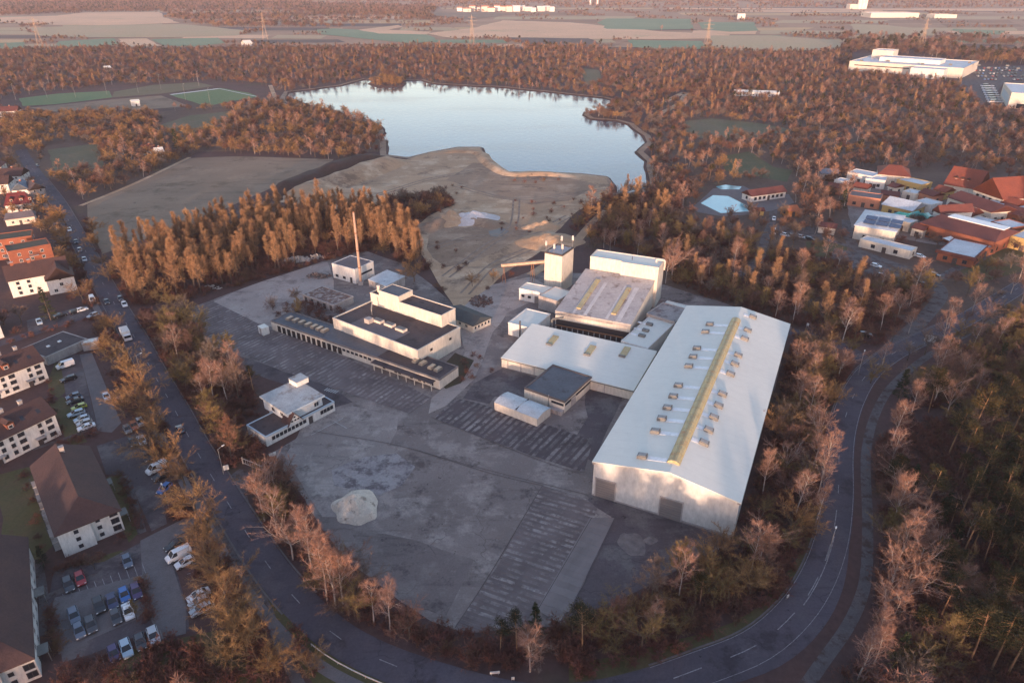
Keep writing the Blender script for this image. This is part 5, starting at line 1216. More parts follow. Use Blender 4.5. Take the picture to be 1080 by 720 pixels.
for i in range(16):                                       # far village
    px = 482+i*6.5; py = 12.3+.6*math.sin(i*1.7); h = r.uniform(9, 16); p = P(px, py)
    t = thing('village_block', 'pale block of the sunlit village on the far plain beyond the lake', 'building', (p.x, p.y, 0), r.uniform(-.3, .3), 'pale blocks of the far village')
    l_, d_ = r.uniform(12, 26), r.uniform(10, 16); MB().box(0, 0, 0, l_, d_, h).build('wall', M_CREAM if i % 3 else M_WHITE, t); g = MB(); gable_roof(g, 0, 0, l_, d_, h+.1, 3, .4); g.build('roof', M_TERRA if i < 9 else M_WROOF, t)
for px, py, w, h, dd, lb in ((918,19,130,11,60,'wide cream works hall on the far plain beyond the retail warehouse'), (985,19.5,60,8,40,'low pale works hall on the far plain'), (896,10,40,14,30,'low white annex at the foot of the far white silos')):
    p = P(px, py); t = thing('far_works', lb, 'factory hall', (p.x, p.y, 0), 0); flat_block(t, 0, 0, w, dd, 0, h, M_CREAM, M_SNOWR, 1, 1)
p = P(906,10); t = thing('far_silo', 'cluster of tall white silos on the horizon', 'silo', (p.x, p.y, 0))
for dx, dy, h in ((0,0,52),(13,4,46),(6,14,58),(22,10,34)): MB().tube((dx,dy,0), (dx,dy,h), 7.5, n=14).tube((dx,dy,h), (dx,dy,h+4), 7.5, 1.5, 14).build('silo_shell', M_WHITE, t)
for px, lb in ((622.5,'white mast on the far horizon, the one above the village end'), (630,'white mast on the far horizon, standing a little apart from its twin')):
    p = P(px, 5.4); t = thing('far_mast', lb, 'mast', (p.x, p.y, 0)); MB().tube((0,0,0), (0,0,42), 4, 2.6, 10).build('shaft', M_WHITE, t); MB().box(-5, -5, 0, 5, 5, 4).build('foot', M_GREYW, t)

# ------------------------------------------------------------------ pylons, lamp posts, signs, rails
def pylon(px, lbl, h=44):
    p = P(*px); t = thing('power_pylon', lbl, 'pylon', (p.x, p.y, 0), .4, None)
    lev = [(0,4.2),(h*.3,2.6),(h*.6,1.4),(h*.82,.9),(h,.15)]; leg = MB()
    for sx, sy in ((1,1),(1,-1),(-1,-1),(-1,1)):
        for (z0, w0), (z1, w1) in zip(lev, lev[1:]): leg.tube((sx*w0,sy*w0,z0), (sx*w1,sy*w1,z1), .17, n=4)
    leg.build('leg_frame', plain('pylon_steel', (.34,.25,.18), .6), t)
    br = MB()
    for (z0, w0), (z1, w1) in zip(lev, lev[1:]):
        for (ax, ay), (bx, by) in (((1,1),(1,-1)),((1,-1),(-1,-1)),((-1,-1),(-1,1)),((-1,1),(1,1))):
            br.tube((ax*w0,ay*w0,z0), (bx*w1,by*w1,z1), .08, n=3).tube((bx*w0,by*w0,z0), (ax*w1,ay*w1,z1), .08, n=3)
    br.build('lattice', MATS['pylon_steel'], t)
    for z, w in ((h*.66,8),(h*.78,10),(h*.9,6.5)):
        MB().tube((-w,0,z), (w,0,z), .18, n=4).tube((-w,0,z), (0,0,z+1.6), .08, n=3).tube((w,0,z), (0,0,z+1.6), .08, n=3).build('crossarm', MATS['pylon_steel'], t)
for px, lbl in (((498,46),'steel power pylon standing beyond the middle of the lake'), ((280,42),'steel power pylon above the dark wood beyond the sports ground'), ((43,50),'steel power pylon at the edge of the green field'), ((971,52),'steel power pylon in the gap of the wood behind the warehouse'), ((745,52),'steel power pylon beside the green field beyond the lake')): pylon(px, lbl)
def lamp_post(p, h, lbl, grp=None, arm=1.2, rz=0, name='lamp_post'):
    t = thing(name, lbl, 'lamp post', (p.x, p.y, 0), rz, grp)
    MB().tube((0,0,0), (0,0,h), .09, .06).build('pole', M_METAL, t); MB().tube((0,0,h-.05), (arm,0,h+.15), .05).build('arm', M_METAL, t); MB().box(arm-.1, -.14, h+.08, arm+.5, .14, h+.22).build('lamp_head', M_WHITE, t); return t
for i, (x, y) in enumerate([(17,106),(50,104),(80,103),(113,100),(146,98),(170,95),(196,106),(222,111),(210,91)]): lamp_post(P(x, y), 14, 'tall floodlight mast beside the sports pitches', 'floodlight masts of the sports ground', .6, name='floodlight_mast')
lamp_post(P(179,538), 6, 'leaning street lamp beside the bare trees at the house drive', rz=2.2)
for px, lb in (((66,305),'street lamp at the mouth of the side street'), ((236,500),'street lamp opposite the factory entrance'), ((150,398),'street lamp under the golden trees at the kerb'), ((872,590),'street lamp on the inner kerb of the road bend'), ((905,395),'street lamp at the factory lane junction')): lamp_post(P(*px), 7, lb, rz=1.0)
def board(name, px, w, h, zb, rz, lbl, mat=None):
    p = P(*px); t = thing(name, lbl, 'sign', (p.x, p.y, 0), rz)
    MB().box(-w/2, -.05, zb, w/2, .05, zb+h).build('panel', mat or M_WHITE, t)
    for s in (-w*.35, w*.35): MB().tube((s,.09,0), (s,.09,zb+h*.9), .05).build('post', M_METAL, t)
board('billboard', (979,364), 3.0, 2.2, 1.2, -.5, 'white billboard panel at the road fork')
board('entrance_sign', (288,482), 1.6, 1.0, .3, .6, 'white sign panel at the gatehouse corner')
board('site_notice', (239,496), 1.2, 1.3, .2, .5, 'small white notice board at the factory entrance hedge')
board('road_sign', (522,712), 1.6, .5, .5, .1, 'low white direction sign at the wood edge below the railed yard')
board('road_sign', (541,718), .5, .5, .5, .1, 'tiny square white sign at the foot of the road verge')
board('road_sign', (851,347), .7, .9, 1.2, -.2, 'white sign beside the lane behind the hall')
board('road_sign', (830,632), .5, .6, .6, .5, 'small white sign on the inner verge of the bend')
gr = thing('guard_rail', 'white guard rail along the outer verge of the road bend', 'guard rail', (0,0,0))
gl = offs(MAINL, 3.9)[arcidx(MAINL, (352,668)):arcidx(MAINL, (432,704))]
rb = MB(); ribbon(rb, gl, -.03, .03, .45, zt=.75); rb.build('rail', M_WHITE, gr)
for p in gl[::2]: MB().box(p.x-.05, p.y-.05, 0, p.x+.05, p.y+.05, .7).build('post', M_METAL, gr)
bar = thing('barrier_gate', 'closed grey lattice gate across the old factory entrance', 'gate', tuple(P(267,493)), -.5)
bm_ = MB()
for i in range(9): bm_.box(-3.0+i*.75-.03, -.03, .2, -3.0+i*.75+.03, .03, 1.5)
bm_.box(-3.05, -.05, 1.5, 3.05, .05, 1.6).box(-3.05, -.05, .15, 3.05, .05, .25); bm_.build('lattice', M_GREYW, bar)
for s in (-3.2, 3.2): MB().box(s-.12, -.12, 0, s+.12, .12, 1.8).build('gate_post', M_GREYW, bar)
# ------------------------------------------------------------------ vehicles
M_TYRE = plain('tyre', (.02,.02,.02), .9); M_RIM = plain('rim', (.35,.35,.36), .4, .8); M_GLASS = plain('car_glass', (.02,.024,.03), .08, 0, .7)
M_HEAD = plain('headlight', (.7,.7,.68), .2); M_TAIL = plain('taillight', (.30,.02,.02), .3); M_TRIM = plain('car_trim', (.03,.03,.03), .6)
PAINT = {k: plain('paint_'+k, c, .3, .25 if k in ('silver','grey') else 0, .5, .6) for k, c in dict(black=(.018,.018,.022), dark_grey=(.05,.052,.06), grey=(.16,.165,.175), silver=(.42,.44,.46), white=(.72,.73,.74), red=(.33,.02,.025), blue=(.03,.13,.38), navy=(.03,.04,.10), purple=(.06,.035,.11), pale_blue=(.38,.48,.56), lime=(.42,.46,.06), orange=(.42,.10,.03), slate=(.10,.13,.18)).items()}
# profiles: (x from the rear, z) of the lower body and the cabin, length 4.3
SHAPES = {
 'hatchback': ([(-2.0,.35),(-2.02,.85),(-1.85,.98),(.75,.98),(1.85,.80),(2.0,.6),(1.98,.3)], [(-1.88,.98),(-1.55,1.46),(.05,1.50),(.95,.96)], 1.74),
 'estate': ([(-2.25,.35),(-2.27,.85),(-2.15,.98),(.9,.98),(2.1,.80),(2.27,.6),(2.25,.3)], [(-2.15,.98),(-1.75,1.46),(.15,1.50),(1.1,.96)], 1.80),
 'saloon': ([(-2.25,.35),(-2.27,.80),(-2.15,.96),(-1.5,.98),(.9,.97),(2.1,.78),(2.27,.6),(2.25,.3)], [(-1.6,.97),(-.95,1.42),(.2,1.45),(1.1,.95)], 1.78),
 'suv': ([(-2.15,.45),(-2.18,1.0),(-2.05,1.15),(.85,1.15),(2.0,1.0),(2.18,.8),(2.15,.4)], [(-2.05,1.15),(-1.75,1.68),(.15,1.72),(1.0,1.13)], 1.86),
 'van': ([(-2.6,.4),(-2.63,1.1),(-2.6,1.35),(1.55,1.35),(2.35,1.12),(2.6,.8),(2.58,.35)], [(-2.6,1.35),(-2.5,2.15),(1.0,2.18),(1.75,1.3)], 1.95)}
CARM = {}
def car_meshes(shape, paint):
    key = (shape, paint)
    if key in CARM: return CARM[key]
    low, cab, W = SHAPES[shape]; pm = PAINT[paint]; h = W/2
    b = MB(); n = len(low)
    vs = []
    for y, ins in ((-h+.06,0),(-h,.0),(h,.0),(h-.06,0)): pass
    secs = ((-h, .94), (-h*.86, 1.0), (h*.86, 1.0), (h, .94))
    for y, k in secs: vs += [(x*k if abs(x) > 1.5 else x, y, z-(.05 if abs(y) > h*.95 and z > .7 else 0)) for x, z in low]
    fs = [tuple(range(n)), tuple(range(4*n-1, 3*n-1, -1))]+[(k*n+i, k*n+(i+1) % n, (k+1)*n+(i+1) % n, (k+1)*n+i)[::-1] for k in range(3) for i in range(n)]
    b.add(vs, fs)
    m = len(cab); tw = h*.76; top = [i for i, (x, z) in enumerate(cab) if z == max(q[1] for q in cab) or i in (1, 2)]
    # roof panel and pillars, in the body's paint
    rp = [cab[1], cab[2]]; zr = .03
    b.add([(rp[0][0]-.02,-tw,rp[0][1]),(rp[1][0]+.02,-tw,rp[1][1]),(rp[1][0]+.02,tw,rp[1][1]),(rp[0][0]-.02,tw,rp[0][1])]+[(rp[0][0]+.05,-tw*.9,rp[0][1]+zr),(rp[1][0]-.05,-tw*.9,rp[1][1]+zr),(rp[1][0]-.05,tw*.9,rp[1][1]+zr),(rp[0][0]+.05,tw*.9,rp[0][1]+zr)], [(4,5,6,7),(0,1,5,4),(1,2,6,5),(2,3,7,6),(3,0,4,7)])
    hw = h*.93
    for sy in (-1, 1):
        for (xa, za), (xb, zb) in ((cab[0], cab[1]), (cab[3], cab[2])): b.tube((xa, sy*hw, za), (xb, sy*(tw+.01), zb), .06, .05, 4)
        xm = (cab[1][0]+cab[2][0])*.5; b.tube((xm, sy*hw, cab[0][1]), (xm, sy*(tw+.01), cab[1][1]), .05, .045, 4)
        b.box(.72*min(1, cab[3][0]), sy*(h+.02)-.08, 1.0, .72*min(1, cab[3][0])+.12, sy*(h+.02)+.08, 1.12)
    if shape == 'van':
        for sy in (-1, 1): b.add([(-2.58, sy*(hw+.005), 1.35), (.35, sy*(hw+.005), 1.35), (.35, sy*(tw+.03), 2.15), (-2.48, sy*(tw+.03), 2.15)], [(0,1,2,3)])
        b.add([(-2.615,-hw,1.35),(-2.615,hw,1.35),(-2.51,tw,2.15),(-2.51,-tw,2.15)], [(0,1,2,3)])
    g = MB(); c4 = [(x, z) for x, z in cab]
    gv = [(x, -(hw if i in (0, 3) else tw), z) for i, (x, z) in enumerate(c4)]+[(x, (hw if i in (0, 3) else tw), z) for i, (x, z) in enumerate(c4)]
    g.add(gv, [(3,2,1,0),(4,5,6,7),(0,1,5,4),(1,2,6,5),(2,3,7,6)])
    ty = MB().tube((0,-.11,0), (0,.11,0), .32, n=14); ri = MB().tube((0,-.125,0), (0,.125,0), .19, n=10)
    zf = low[-3][1] if shape != 'saloon' else .78
    hl = MB().box(-.10, -.17, -.08, .06, .17, .08); 
    tr = MB().box(low[0][0]*.9, -h*.985, .28, low[-1][0]*.9, h*.985, .42)
    CARM[key] = (b.mesh('body', pm), g.mesh('windows_glass', M_GLASS), ty.mesh('tyre', M_TYRE), ri.mesh('rim', M_RIM), hl.mesh('headlight', M_HEAD), hl.mesh('taillight', M_TAIL), tr.mesh('sill', M_TRIM))
    return CARM[key]
def car(px, vec, paint, shape, label, z=.03, group=None, cat=None, s=.9):
    p = P(*px); d = P(px[0]+vec[0], px[1]+vec[1])-p; rz = math.atan2(d.y, d.x)
    t = thing('parked_van' if shape == 'van' else 'parked_car', label, cat or ('van' if shape == 'van' else 'car'), (p.x, p.y, z), rz, group); t.scale = (s, s, s)
    bo, gl, ty, ri, hl, tl, tr = car_meshes(shape, paint); low, cab, W = SHAPES[shape]
    link('body', bo, t); link('cabin_glass', gl, t); link('sill', tr, t)
    wx = (low[0][0]*.62, low[-1][0]*.64)
    for x in wx:
        for y in (-W/2+.08, W/2-.08): o = link('wheel', ty, t, (x, y, .32)); link('rim', ri, o)
    for y in (-W*.36, W*.36): link('headlight', hl, t, (low[-2][0]-.04, y, low[-2][1]+.02)); link('taillight', tl, t, (low[1][0]+.10, y, low[1][1]-.08))
    return t
A1, A2 = (.32,1), (-1,.5)
car((73,618), A1, 'dark_grey', 'estate', 'dark grey estate car beside the red car in the house car park')
car((85.5,612), A1, 'red', 'hatchback', 'crimson hatchback in the house car park')
car((135,593.7), A1, 'slate', 'hatchback', 'dark slate hatchback alone by the yellow green bush')
car((79,651), A1, 'slate', 'estate', 'slate grey car at the footpath end of the car park row')
car((105.5,640.7), A1, 'black', 'suv', 'black off-roader beside the navy car in the middle row')
car((119,635.7), A1, 'navy', 'saloon', 'navy saloon between the black off-roader and the bright blue car')
car((132,629), A1, 'blue', 'hatchback', 'bright blue small hatchback in the middle row')
car((144.5,625), A1, 'purple', 'estate', 'dark plum estate car at the hedge end of the middle row')
car((84.5,667), A1, 'slate', 'hatchback', 'blue grey hatchback at the foot of the middle row near the footpath')
car((96.7,660.5), A1, 'dark_grey', 'estate', 'charcoal estate car next to the blue grey hatchback')
car((123,652.5), A1, 'dark_grey', 'hatchback', 'small charcoal car parked beside the white saloon')
car((136,646.3), A1, 'white', 'saloon', 'white saloon with dark glass in the middle row')
car((121,691), A1, 'purple', 'hatchback', 'violet hatchback at the end of the lowest row')
car((134,685.5), A1, 'pale_blue', 'estate', 'pale silvery blue estate car beside the violet hatchback')
car((149,679), A1, 'dark_grey', 'hatchback', 'dark hatchback half under bare twigs in the lowest row')
car((163,673), A1, 'silver', 'suv', 'silver off-roader at the far end of the lowest row')
car((185.5,576.5), A2, 'black', 'saloon', 'black saloon just beyond the white delivery van')
car((189,587.5), A2, 'white', 'van', 'white delivery van between a black saloon and a small white car')
car((195.5,595), A2, 'white', 'hatchback', 'small white hatchback on the near side of the white van')
car((210,629.5), A2, 'white', 'saloon', 'white saloon in the three car row under golden trees')
car((210.5,637), A2, 'silver', 'hatchback', 'silver hatchback in the middle of the three car row')
car((213.5,644), A2, 'silver', 'estate', 'silver estate car at the near end of the three car row')
car((166,496), A2, 'white', 'van', 'white van parked under golden trees by the brown roofed house')
car((171.5,503.5), A2, 'black', 'saloon', 'black saloon beside the white van near the brown roofed house')
car((174,517), (-1,.9), 'blue', 'hatchback', 'blue car under the golden trees by the leaning street lamp')
car((140.5,468), (.5,1), 'black', 'hatchback', 'black hatchback next to a silver saloon by the drive')
car((150,466), (.5,1), 'silver', 'saloon', 'silver saloon next to a black hatchback by the drive')
car((142,450.6), (.5,1), 'orange', 'hatchback', 'dull red hatchback half hidden by golden trees')
car((135,454.5), (.5,1), 'grey', 'hatchback', 'grey hatchback beside the dull red one')
car((148.5,447), (.5,1), 'silver', 'hatchback', 'silver hatchback beyond the dull red one')
car((155.5,483.7), (.6,1), 'black', 'hatchback', 'black car alone against the golden trees')
car((128,424), (1,.4), 'orange', 'hatchback', 'rust orange car under the golden trees at the lane wall')
car((190.5,454.5), (-.5,-1), 'dark_grey', 'saloon', 'dark saloon driving along the main road')
B1 = (-1,.32)
car((80,424), B1, 'dark_grey', 'saloon', 'charcoal saloon in the small car park beside the lime car')
car((78,419.5), B1, 'slate', 'hatchback', 'slate hatchback at the top of the crowded small car park')
car((84,431), B1, 'lime', 'hatchback', 'lime yellow hatchback in the small car park')
car((81,437.5), B1, 'pale_blue', 'estate', 'pale blue estate car next to the lime hatchback')
car((86.7,443.5), B1, 'pale_blue', 'hatchback', 'pale blue hatchback between two silver white cars')
car((89.5,447.7), B1, 'silver', 'hatchback', 'silver hatchback next to the white car at the small car park end')
car((91.7,452), B1, 'white', 'saloon', 'white saloon at the near end of the small car park')
car((73,401), B1, 'black', 'estate', 'black estate car by the lawn of the small car park')
car((69.5,387), B1, 'white', 'van', 'white van by the lane of the small car park', cat='van')
car((66,376), B1, 'dark_grey', 'hatchback', 'charcoal hatchback at the garage end of the small car park')
car((113,420), (.4,1), 'pale_blue', 'hatchback', 'pale blue hatchback parked along the lane wall')
car((98,318), (.4,1), 'white', 'van', 'white van waiting at the mouth of the side street')
car((113,319.5), (.45,1), 'black', 'saloon', 'black saloon on the main road beside the white van')
car((127.5,316.5), (.5,1), 'dark_grey', 'hatchback', 'dark hatchback on the verge beyond the black saloon')
car((131.7,322.5), (.5,1), 'white', 'hatchback', 'white hatchback on the verge of the main road')
car((98.5,334), (-1,.4), 'silver', 'hatchback', 'silver car under golden trees at the side street corner')
car((42,341), (.4,1), 'pale_blue', 'hatchback', 'pale blue car in the yard of the twin gable house')
car((80,330), (1,-.3), 'black', 'hatchback', 'black hatchback parked along the side street kerb')
car((87,328), (1,-.3), 'white', 'hatchback', 'white hatchback parked along the side street kerb')
car((64,334), (1,-.3), 'black', 'saloon', 'black saloon parked in the yard by the twin gable house')
car((73.5,243.5), (.4,1), 'white', 'hatchback', 'white car driving up the far stretch of the main road')
car((80.5,256), (.4,1), 'black', 'saloon', 'black car following the white one on the main road')
car((84.5,265), (.4,1), 'slate', 'hatchback', 'slate car on the main road by the brick houses')
car((89.5,275), (.4,1), 'silver', 'hatchback', 'silver car on the main road by the bare orange trees')
car((40,176), (.4,1), 'dark_grey', 'hatchback', 'dark car parked at the bend where the main road leaves the woods')
car((912,354.5), (1,.1), 'black', 'suv', 'black off-roader with white rear at the factory lane junction')
car((816,246), (0,1), 'white', 'van', 'white motorhome on the tarmac track to the pool')
car((816,232), (0,1), 'white', 'hatchback', 'white hatchback farther up the track to the pool')
for x, y, c, lb in ((828,249,'white','white car beside the hedge on the strip near the pool'), (836,250,'dark_grey','dark car in the strip between two pale cars'), (845,251,'silver','silver car in the strip near the pool'), (854,253,'black','black car at the end of the strip near the pool'), (897,285,'dark_grey','dark car among trees at the start of the park drive'), (923.5,281.5,'white','white car parked by a bare tree on the park drive'), (930,292,'black','black car on the near side of the park drive'), (962,292,'silver','silver car at the turn of the park drive'), (970,271.5,'white','white car before the brick restaurant'), (985,291,'dark_grey','dark car at the turning circle'), (974,302,'navy','navy van-like car on the curve below the turning circle')):
    car((x, y), (1,.25), c, 'suv' if c == 'navy' else 'estate', lb)
# box lorry on the main road
p = P(134,357); d = P(140,367)-p
t = thing('box_lorry', 'white box lorry parked under the golden trees at the main road kerb', 'lorry', (p.x, p.y, .03), math.atan2(d.y, d.x))
MB().box(-3.2, -1.15, .9, 1.3, 1.15, 3.0).build('cargo_box', M_WHITE, t); MB().xprism([(-1.1,.5),(1.1,.5),(1.1,1.5),(1.0,2.3),(-1.0,2.3),(-1.1,1.5)], 1.45, 2.9).build('cab', PAINT['white'], t)
MB().box(2.902, -.95, 1.4, 2.94, .95, 2.15).build('windscreen', M_GLASS, t); MB().box(-3.1, -.9, .5, 2.8, .9, .88).build('chassis', M_TRIM, t)
for x in (-2.2, 2.1):
    for y in (-.95, .95): MB().tube((x, y-.15, .45), (x, y+.15, .45), .45, n=14).build('wheel', M_TYRE, t)
# the big car parks far off: one mesh each, a few pixels long
fm = {}
for c in ('white','silver','black','dark_grey','red','blue','slate'):
    low, cab, W = SHAPES['estate']; b = MB(); b.yprism(low, -W/2, W/2); b.yprism([cab[0],cab[3],cab[2],cab[1]][::-1], -W*.4, W*.4, 1); fm[c] = b.mesh('car', [PAINT[c], M_GLASS])
r = random.Random(8); k = 0
for row, y in enumerate((72.5, 75, 78, 81, 84.5)):
    for i in range(15):
        x = 1022+row*3+i*3.9
        if r.random() < .25 or x > 1078: continue
        p = P(x, y); o = link('distant_car', fm[r.choice(list(fm))], None, (p.x, p.y, .1), 1.3+r.uniform(-.05, .05)); tag(o, 'tiny parked car in the retail car park beyond the woods', 'car', 'cars in the far retail car park')
for i in range(8):
    p = P(1041+i*1.2, 92+i*2.4); o = link('delivery_trailer', None if 0 else fm['white'], None, (p.x, p.y, .1), .1)
    o.scale = (3.0, 1.5, 2.0); tag(o, 'white trailer in the line beside the pale box building', 'trailer', 'trailers beside the box building')
# ------------------------------------------------------------------ where plants stand
rt = random.Random(77)
BLD = []      # footprints of everything already built, grown a little
def collect():
    dg = bpy.context.evaluated_depsgraph_get(); bpy.context.view_layer.update()
    for o in list(scene.objects):
        if o.parent is not None or not o.get('category') or o['category'] in ('pylon', 'steel frame', 'conveyor', 'guard rail', 'water slide'): continue
        pts = []
        for c in [o]+list(o.children):
            if c.type == 'MESH': pts += [(c.matrix_world @ Vector(q)) for q in c.bound_box]
        if not pts: continue
        inv = o.matrix_world.inverted(); l = [inv @ p for p in pts]
        x0, x1, y0, y1 = min(p.x for p in l), max(p.x for p in l), min(p.y for p in l), max(p.y for p in l)
        sc_ = o.scale.x or 1
        BLD.append((inv, x0, x1, y0, y1, sc_, o.matrix_world.translation.to_2d(), max(abs(x0), abs(x1), abs(y0), abs(y1))*max(o.scale)))
collect()
def on_building(x, y, g=1.6):
    for inv, x0, x1, y0, y1, s, c, rr in BLD:
        dx, dy = x-c.x, y-c.y
        if dx*dx+dy*dy > (rr*1.5+g)**2: continue
        q = inv @ Vector((x, y, 0))
        if x0-g < q.x < x1+g and y0-g < q.y < y1+g: return True
    return False
FW = [[tuple(P(*p).to_2d()) for p in poly] for poly in FIELD_PX]
FWB = [(min(p[0] for p in f), max(p[0] for p in f), min(p[1] for p in f), max(p[1] for p in f), f) for f in FW]
YWt = [(p.x, p.y) for p in YW]; QW = [tuple(P(*p).to_2d()) for p in QUARRY]
LOTS = [[tuple(P(*p).to_2d()) for p in l] for l in ([(84,374),(97,372),(128,446),(118,458),(96,462),(64,420),(62,374)], [(148,572),(206,543),(222,560),(200,600),(216,650),(178,675),(95,698),(62,700),(48,640),(57,600)], [(102,470),(150,455),(170,500),(180,552),(160,560),(134,500)], [(992,76),(1020,71),(1090,69),(1090,112),(1036,112)], [(880,262),(912,268),(960,296),(940,298),(876,272)], [(731,218),(752,199),(784,196),(838,205),(838,216),(795,228),(736,226)])]
MAINW = [(p.x, p.y) for p in MAINL[::3]]; MAINB = (min(p[0] for p in MAINW)-8, max(p[0] for p in MAINW)+8, min(p[1] for p in MAINW)-8, max(p[1] for p in MAINW)+8)
LANW = [([(p.x, p.y) for p in ln[::3]]+[(ln[-1].x, ln[-1].y)], w) for ln, w in LANES]; LANB = [(min(p[0] for p in l)-5, max(p[0] for p in l)+5, min(p[1] for p in l)-5, max(p[1] for p in l)+5) for l, w in LANW]
def free(x, y, road=4.6, g=1.6, yard=True, quarry=True):
    for a, b_, c, d, f in FWB:
        if a < x < b_ and c < y < d and inpoly(x, y, f): return False
    if -330 < x < 170 and 320 < y < 860 and (inpoly(x, y, LWt) and not inpoly(x, y, ISL)): return False
    if yard and -110 < x < 110 and 60 < y < 260 and inpoly(x, y, YWt): return False
    if quarry and -130 < x < 120 and 200 < y < 560 and inpoly(x, y, QW): return False
    for l in LOTS:
        if inpoly(x, y, l): return False
    if MAINB[0] < x < MAINB[1] and MAINB[2] < y < MAINB[3] and segdist(x, y, MAINW) < road: return False
    for (l, w), bb in zip(LANW, LANB):
        if bb[0] < x < bb[1] and bb[2] < y < bb[3] and segdist(x, y, l) < w: return False
    return not on_building(x, y, g)
PLANTS = []    # (kind, x, y, scale, zone)
def put(kind, x, y, s, zone): PLANTS.append((kind, x, y, s, zone))
class Near:
    def __init__(s, d): s.d = d; s.g = {}
    def ok(s, x, y, d):
        i, j = int(x//s.d), int(y//s.d); k = math.ceil(d/s.d)
        for a in range(i-k, i+k+1):
            for b_ in range(j-k, j+k+1):
                for px, py in s.g.get((a, b_), ()):
                    if (px-x)**2+(py-y)**2 < d*d: return False
        s.g.setdefault((i, j), []).append((x, y)); return True
HASH = Near(4.0)
def fill(poly, spacing, mix, zone, srange=(.75, 1.2), px=True, road=4.8, tries=1.0, g=1.6, yard=True, gap=0, quarry=True):
    "scatter plants in a ground polygon given in photo pixels"
    w = [tuple(P(*p).to_2d()) for p in poly] if px else poly
    x0, x1, y0, y1 = min(p[0] for p in w), max(p[0] for p in w), min(p[1] for p in w), max(p[1] for p in w)
    n = int((x1-x0)*(y1-y0)/(spacing*spacing)*1.6*tries); kinds, ws = zip(*mix)
    for i in range(n):
        x, y = rt.uniform(x0, x1), rt.uniform(y0, y1)
        if not inpoly(x, y, w): continue
        if gap and mnoise.noise(Vector((x*.035, y*.035, 7))) > gap: continue
        if not free(x, y, road, g, yard, quarry): continue
        if not HASH.ok(x, y, spacing*rt.uniform(.65, .95)): continue
        put(rt.choices(kinds, ws)[0], x, y, rt.uniform(*srange), zone)
def one(kind, px, s, zone='single', lab=None):
    p = P(*px); HASH.ok(p.x, p.y, .1); PLANTS.append((kind, p.x, p.y, s, lab or zone))

# -- the trees one can point at
for px, s, lb in (((150,330),0,''),):
    pass
one('birch_tree', (559,708), .82, lab='pink lit birch before the dark pines by the railed yard')
one('pine_tree', (545,690), .62, lab='small dark pine touching the pink lit birch')
one('pine_tree', (528,688), .58, lab='olive green pine at the wood edge below the railed yard')
one('spruce_tree', (565,672), .75, lab='dark conifer behind the pink lit birch')
one('birch_tree', (719,606), .62, lab='slim pale birch alone on the yard before the hall gable')
one('pine_tree', (737,640), .6, lab='olive pine between bare trees by the hall gable')
one('spruce_tree', (54,338), 1.1, lab='tall dark spruce before the twin gable house')
one('spruce_tree', (187,158), 1.25, lab='dark conifer beside the white cottages among field trees')
one('spruce_tree', (887,222), 1.0, lab='dark conifer beside the terracotta villa')
one('pine_tree', (268,415), .62, lab='round dark green pine behind the gatehouse')
one('golden_tree', (437,297), .95, lab='broad orange bare tree standing free at the gravel way')
one('bare_tree', (100,600), .35, lab='small yellow green bush tree at the car park corner')
one('spruce_tree', (47,596), .5, lab='little conifer at the corner of the brown roofed house')
one('bare_tree', (145,655), .35, lab='small bush tree on the car park island')
one('golden_tree', (520,297), .5, lab='small rust red tree at the foot of the conveyor')
one('golden_tree', (498,302), .55, lab='rust red tree at the scrap heap')
for px, s in (((98,246),.7),((104,262),.7),((109,282),.65),((115,296),.7),((70,262),.7),((76,285),.75),((88,318),.85),((70,238),.8),((58,235),.7),((50,246),.7),
              ((122,352),.85),((112,372),.8),((126,388),.85),((140,402),.85),((150,424),.9),((132,440),.85),((158,444),.85),((168,462),.8),((160,482),.85),((180,500),.85),((195,512),.8),((206,540),.9),((222,560),.85),((216,582),.75),((228,606),.85),((240,628),.9),((232,655),.95),((250,668),.9),((262,690),.95),((240,702),.9),((286,712),.8),((330,712),.55)):
    one('golden_tree', px, s*(1.02 if px[1] < 400 else 1.12), 'golden_row')
for px, s in (((226,422),.85),((240,424),.8),((222,412),.75),((868,505),.9),((862,525),.8),((860,470),.85),((852,440),.85),((884,400),.8),((862,548),.6)): one('birch_tree', px, s, 'belt_birch')
for px, s in (((279,549),.8),((293,568),.85),((309,590),.9),((318,577),.75),((330,602),.85),((345,632),.9),((354,641),.95),((362,636),.85),((378,653),.85),((340,612),.8),((394,656),.7),((412,666),.75),((432,673),.7),((300,556),.7),((286,545),.7),((368,648),.8)): one(rt.choice(('birch_tree','birch_tree','bare_tree')), px, s*1.05, 'belt_birch')
for px, s in (((946,600),1.0),((938,620),1.0),((950,640),.95),((930,650),.9),((958,590),.95),((940,560),.9),((918,708),.75),((905,716),.7),((935,668),.8),((948,540),.9),((935,500),.85),((940,470),.85),((960,440),.8)): one('birch_tree', px, s, 'verge_birch')
for px, s in (((1010,684),.9),((1022,700),.95),((1046,705),1.0),((1062,712),1.0),((1030,680),.9),((1075,660),.95),((1055,650),.9),((965,680),.7),((1085,640),1.0),((990,655),.8),((1070,690),1.0)): one('pine_tree', px, s, 'clearing_pine')
for px, s in (((1000,480),.95),((1020,470),1.05),((1040,462),1.0),((1062,470),1.0),((1075,500),1.0),((1010,500),.95),((1050,445),1.0),((1078,440),1.0)): one('pine_tree', px, s, 'tall_pine')

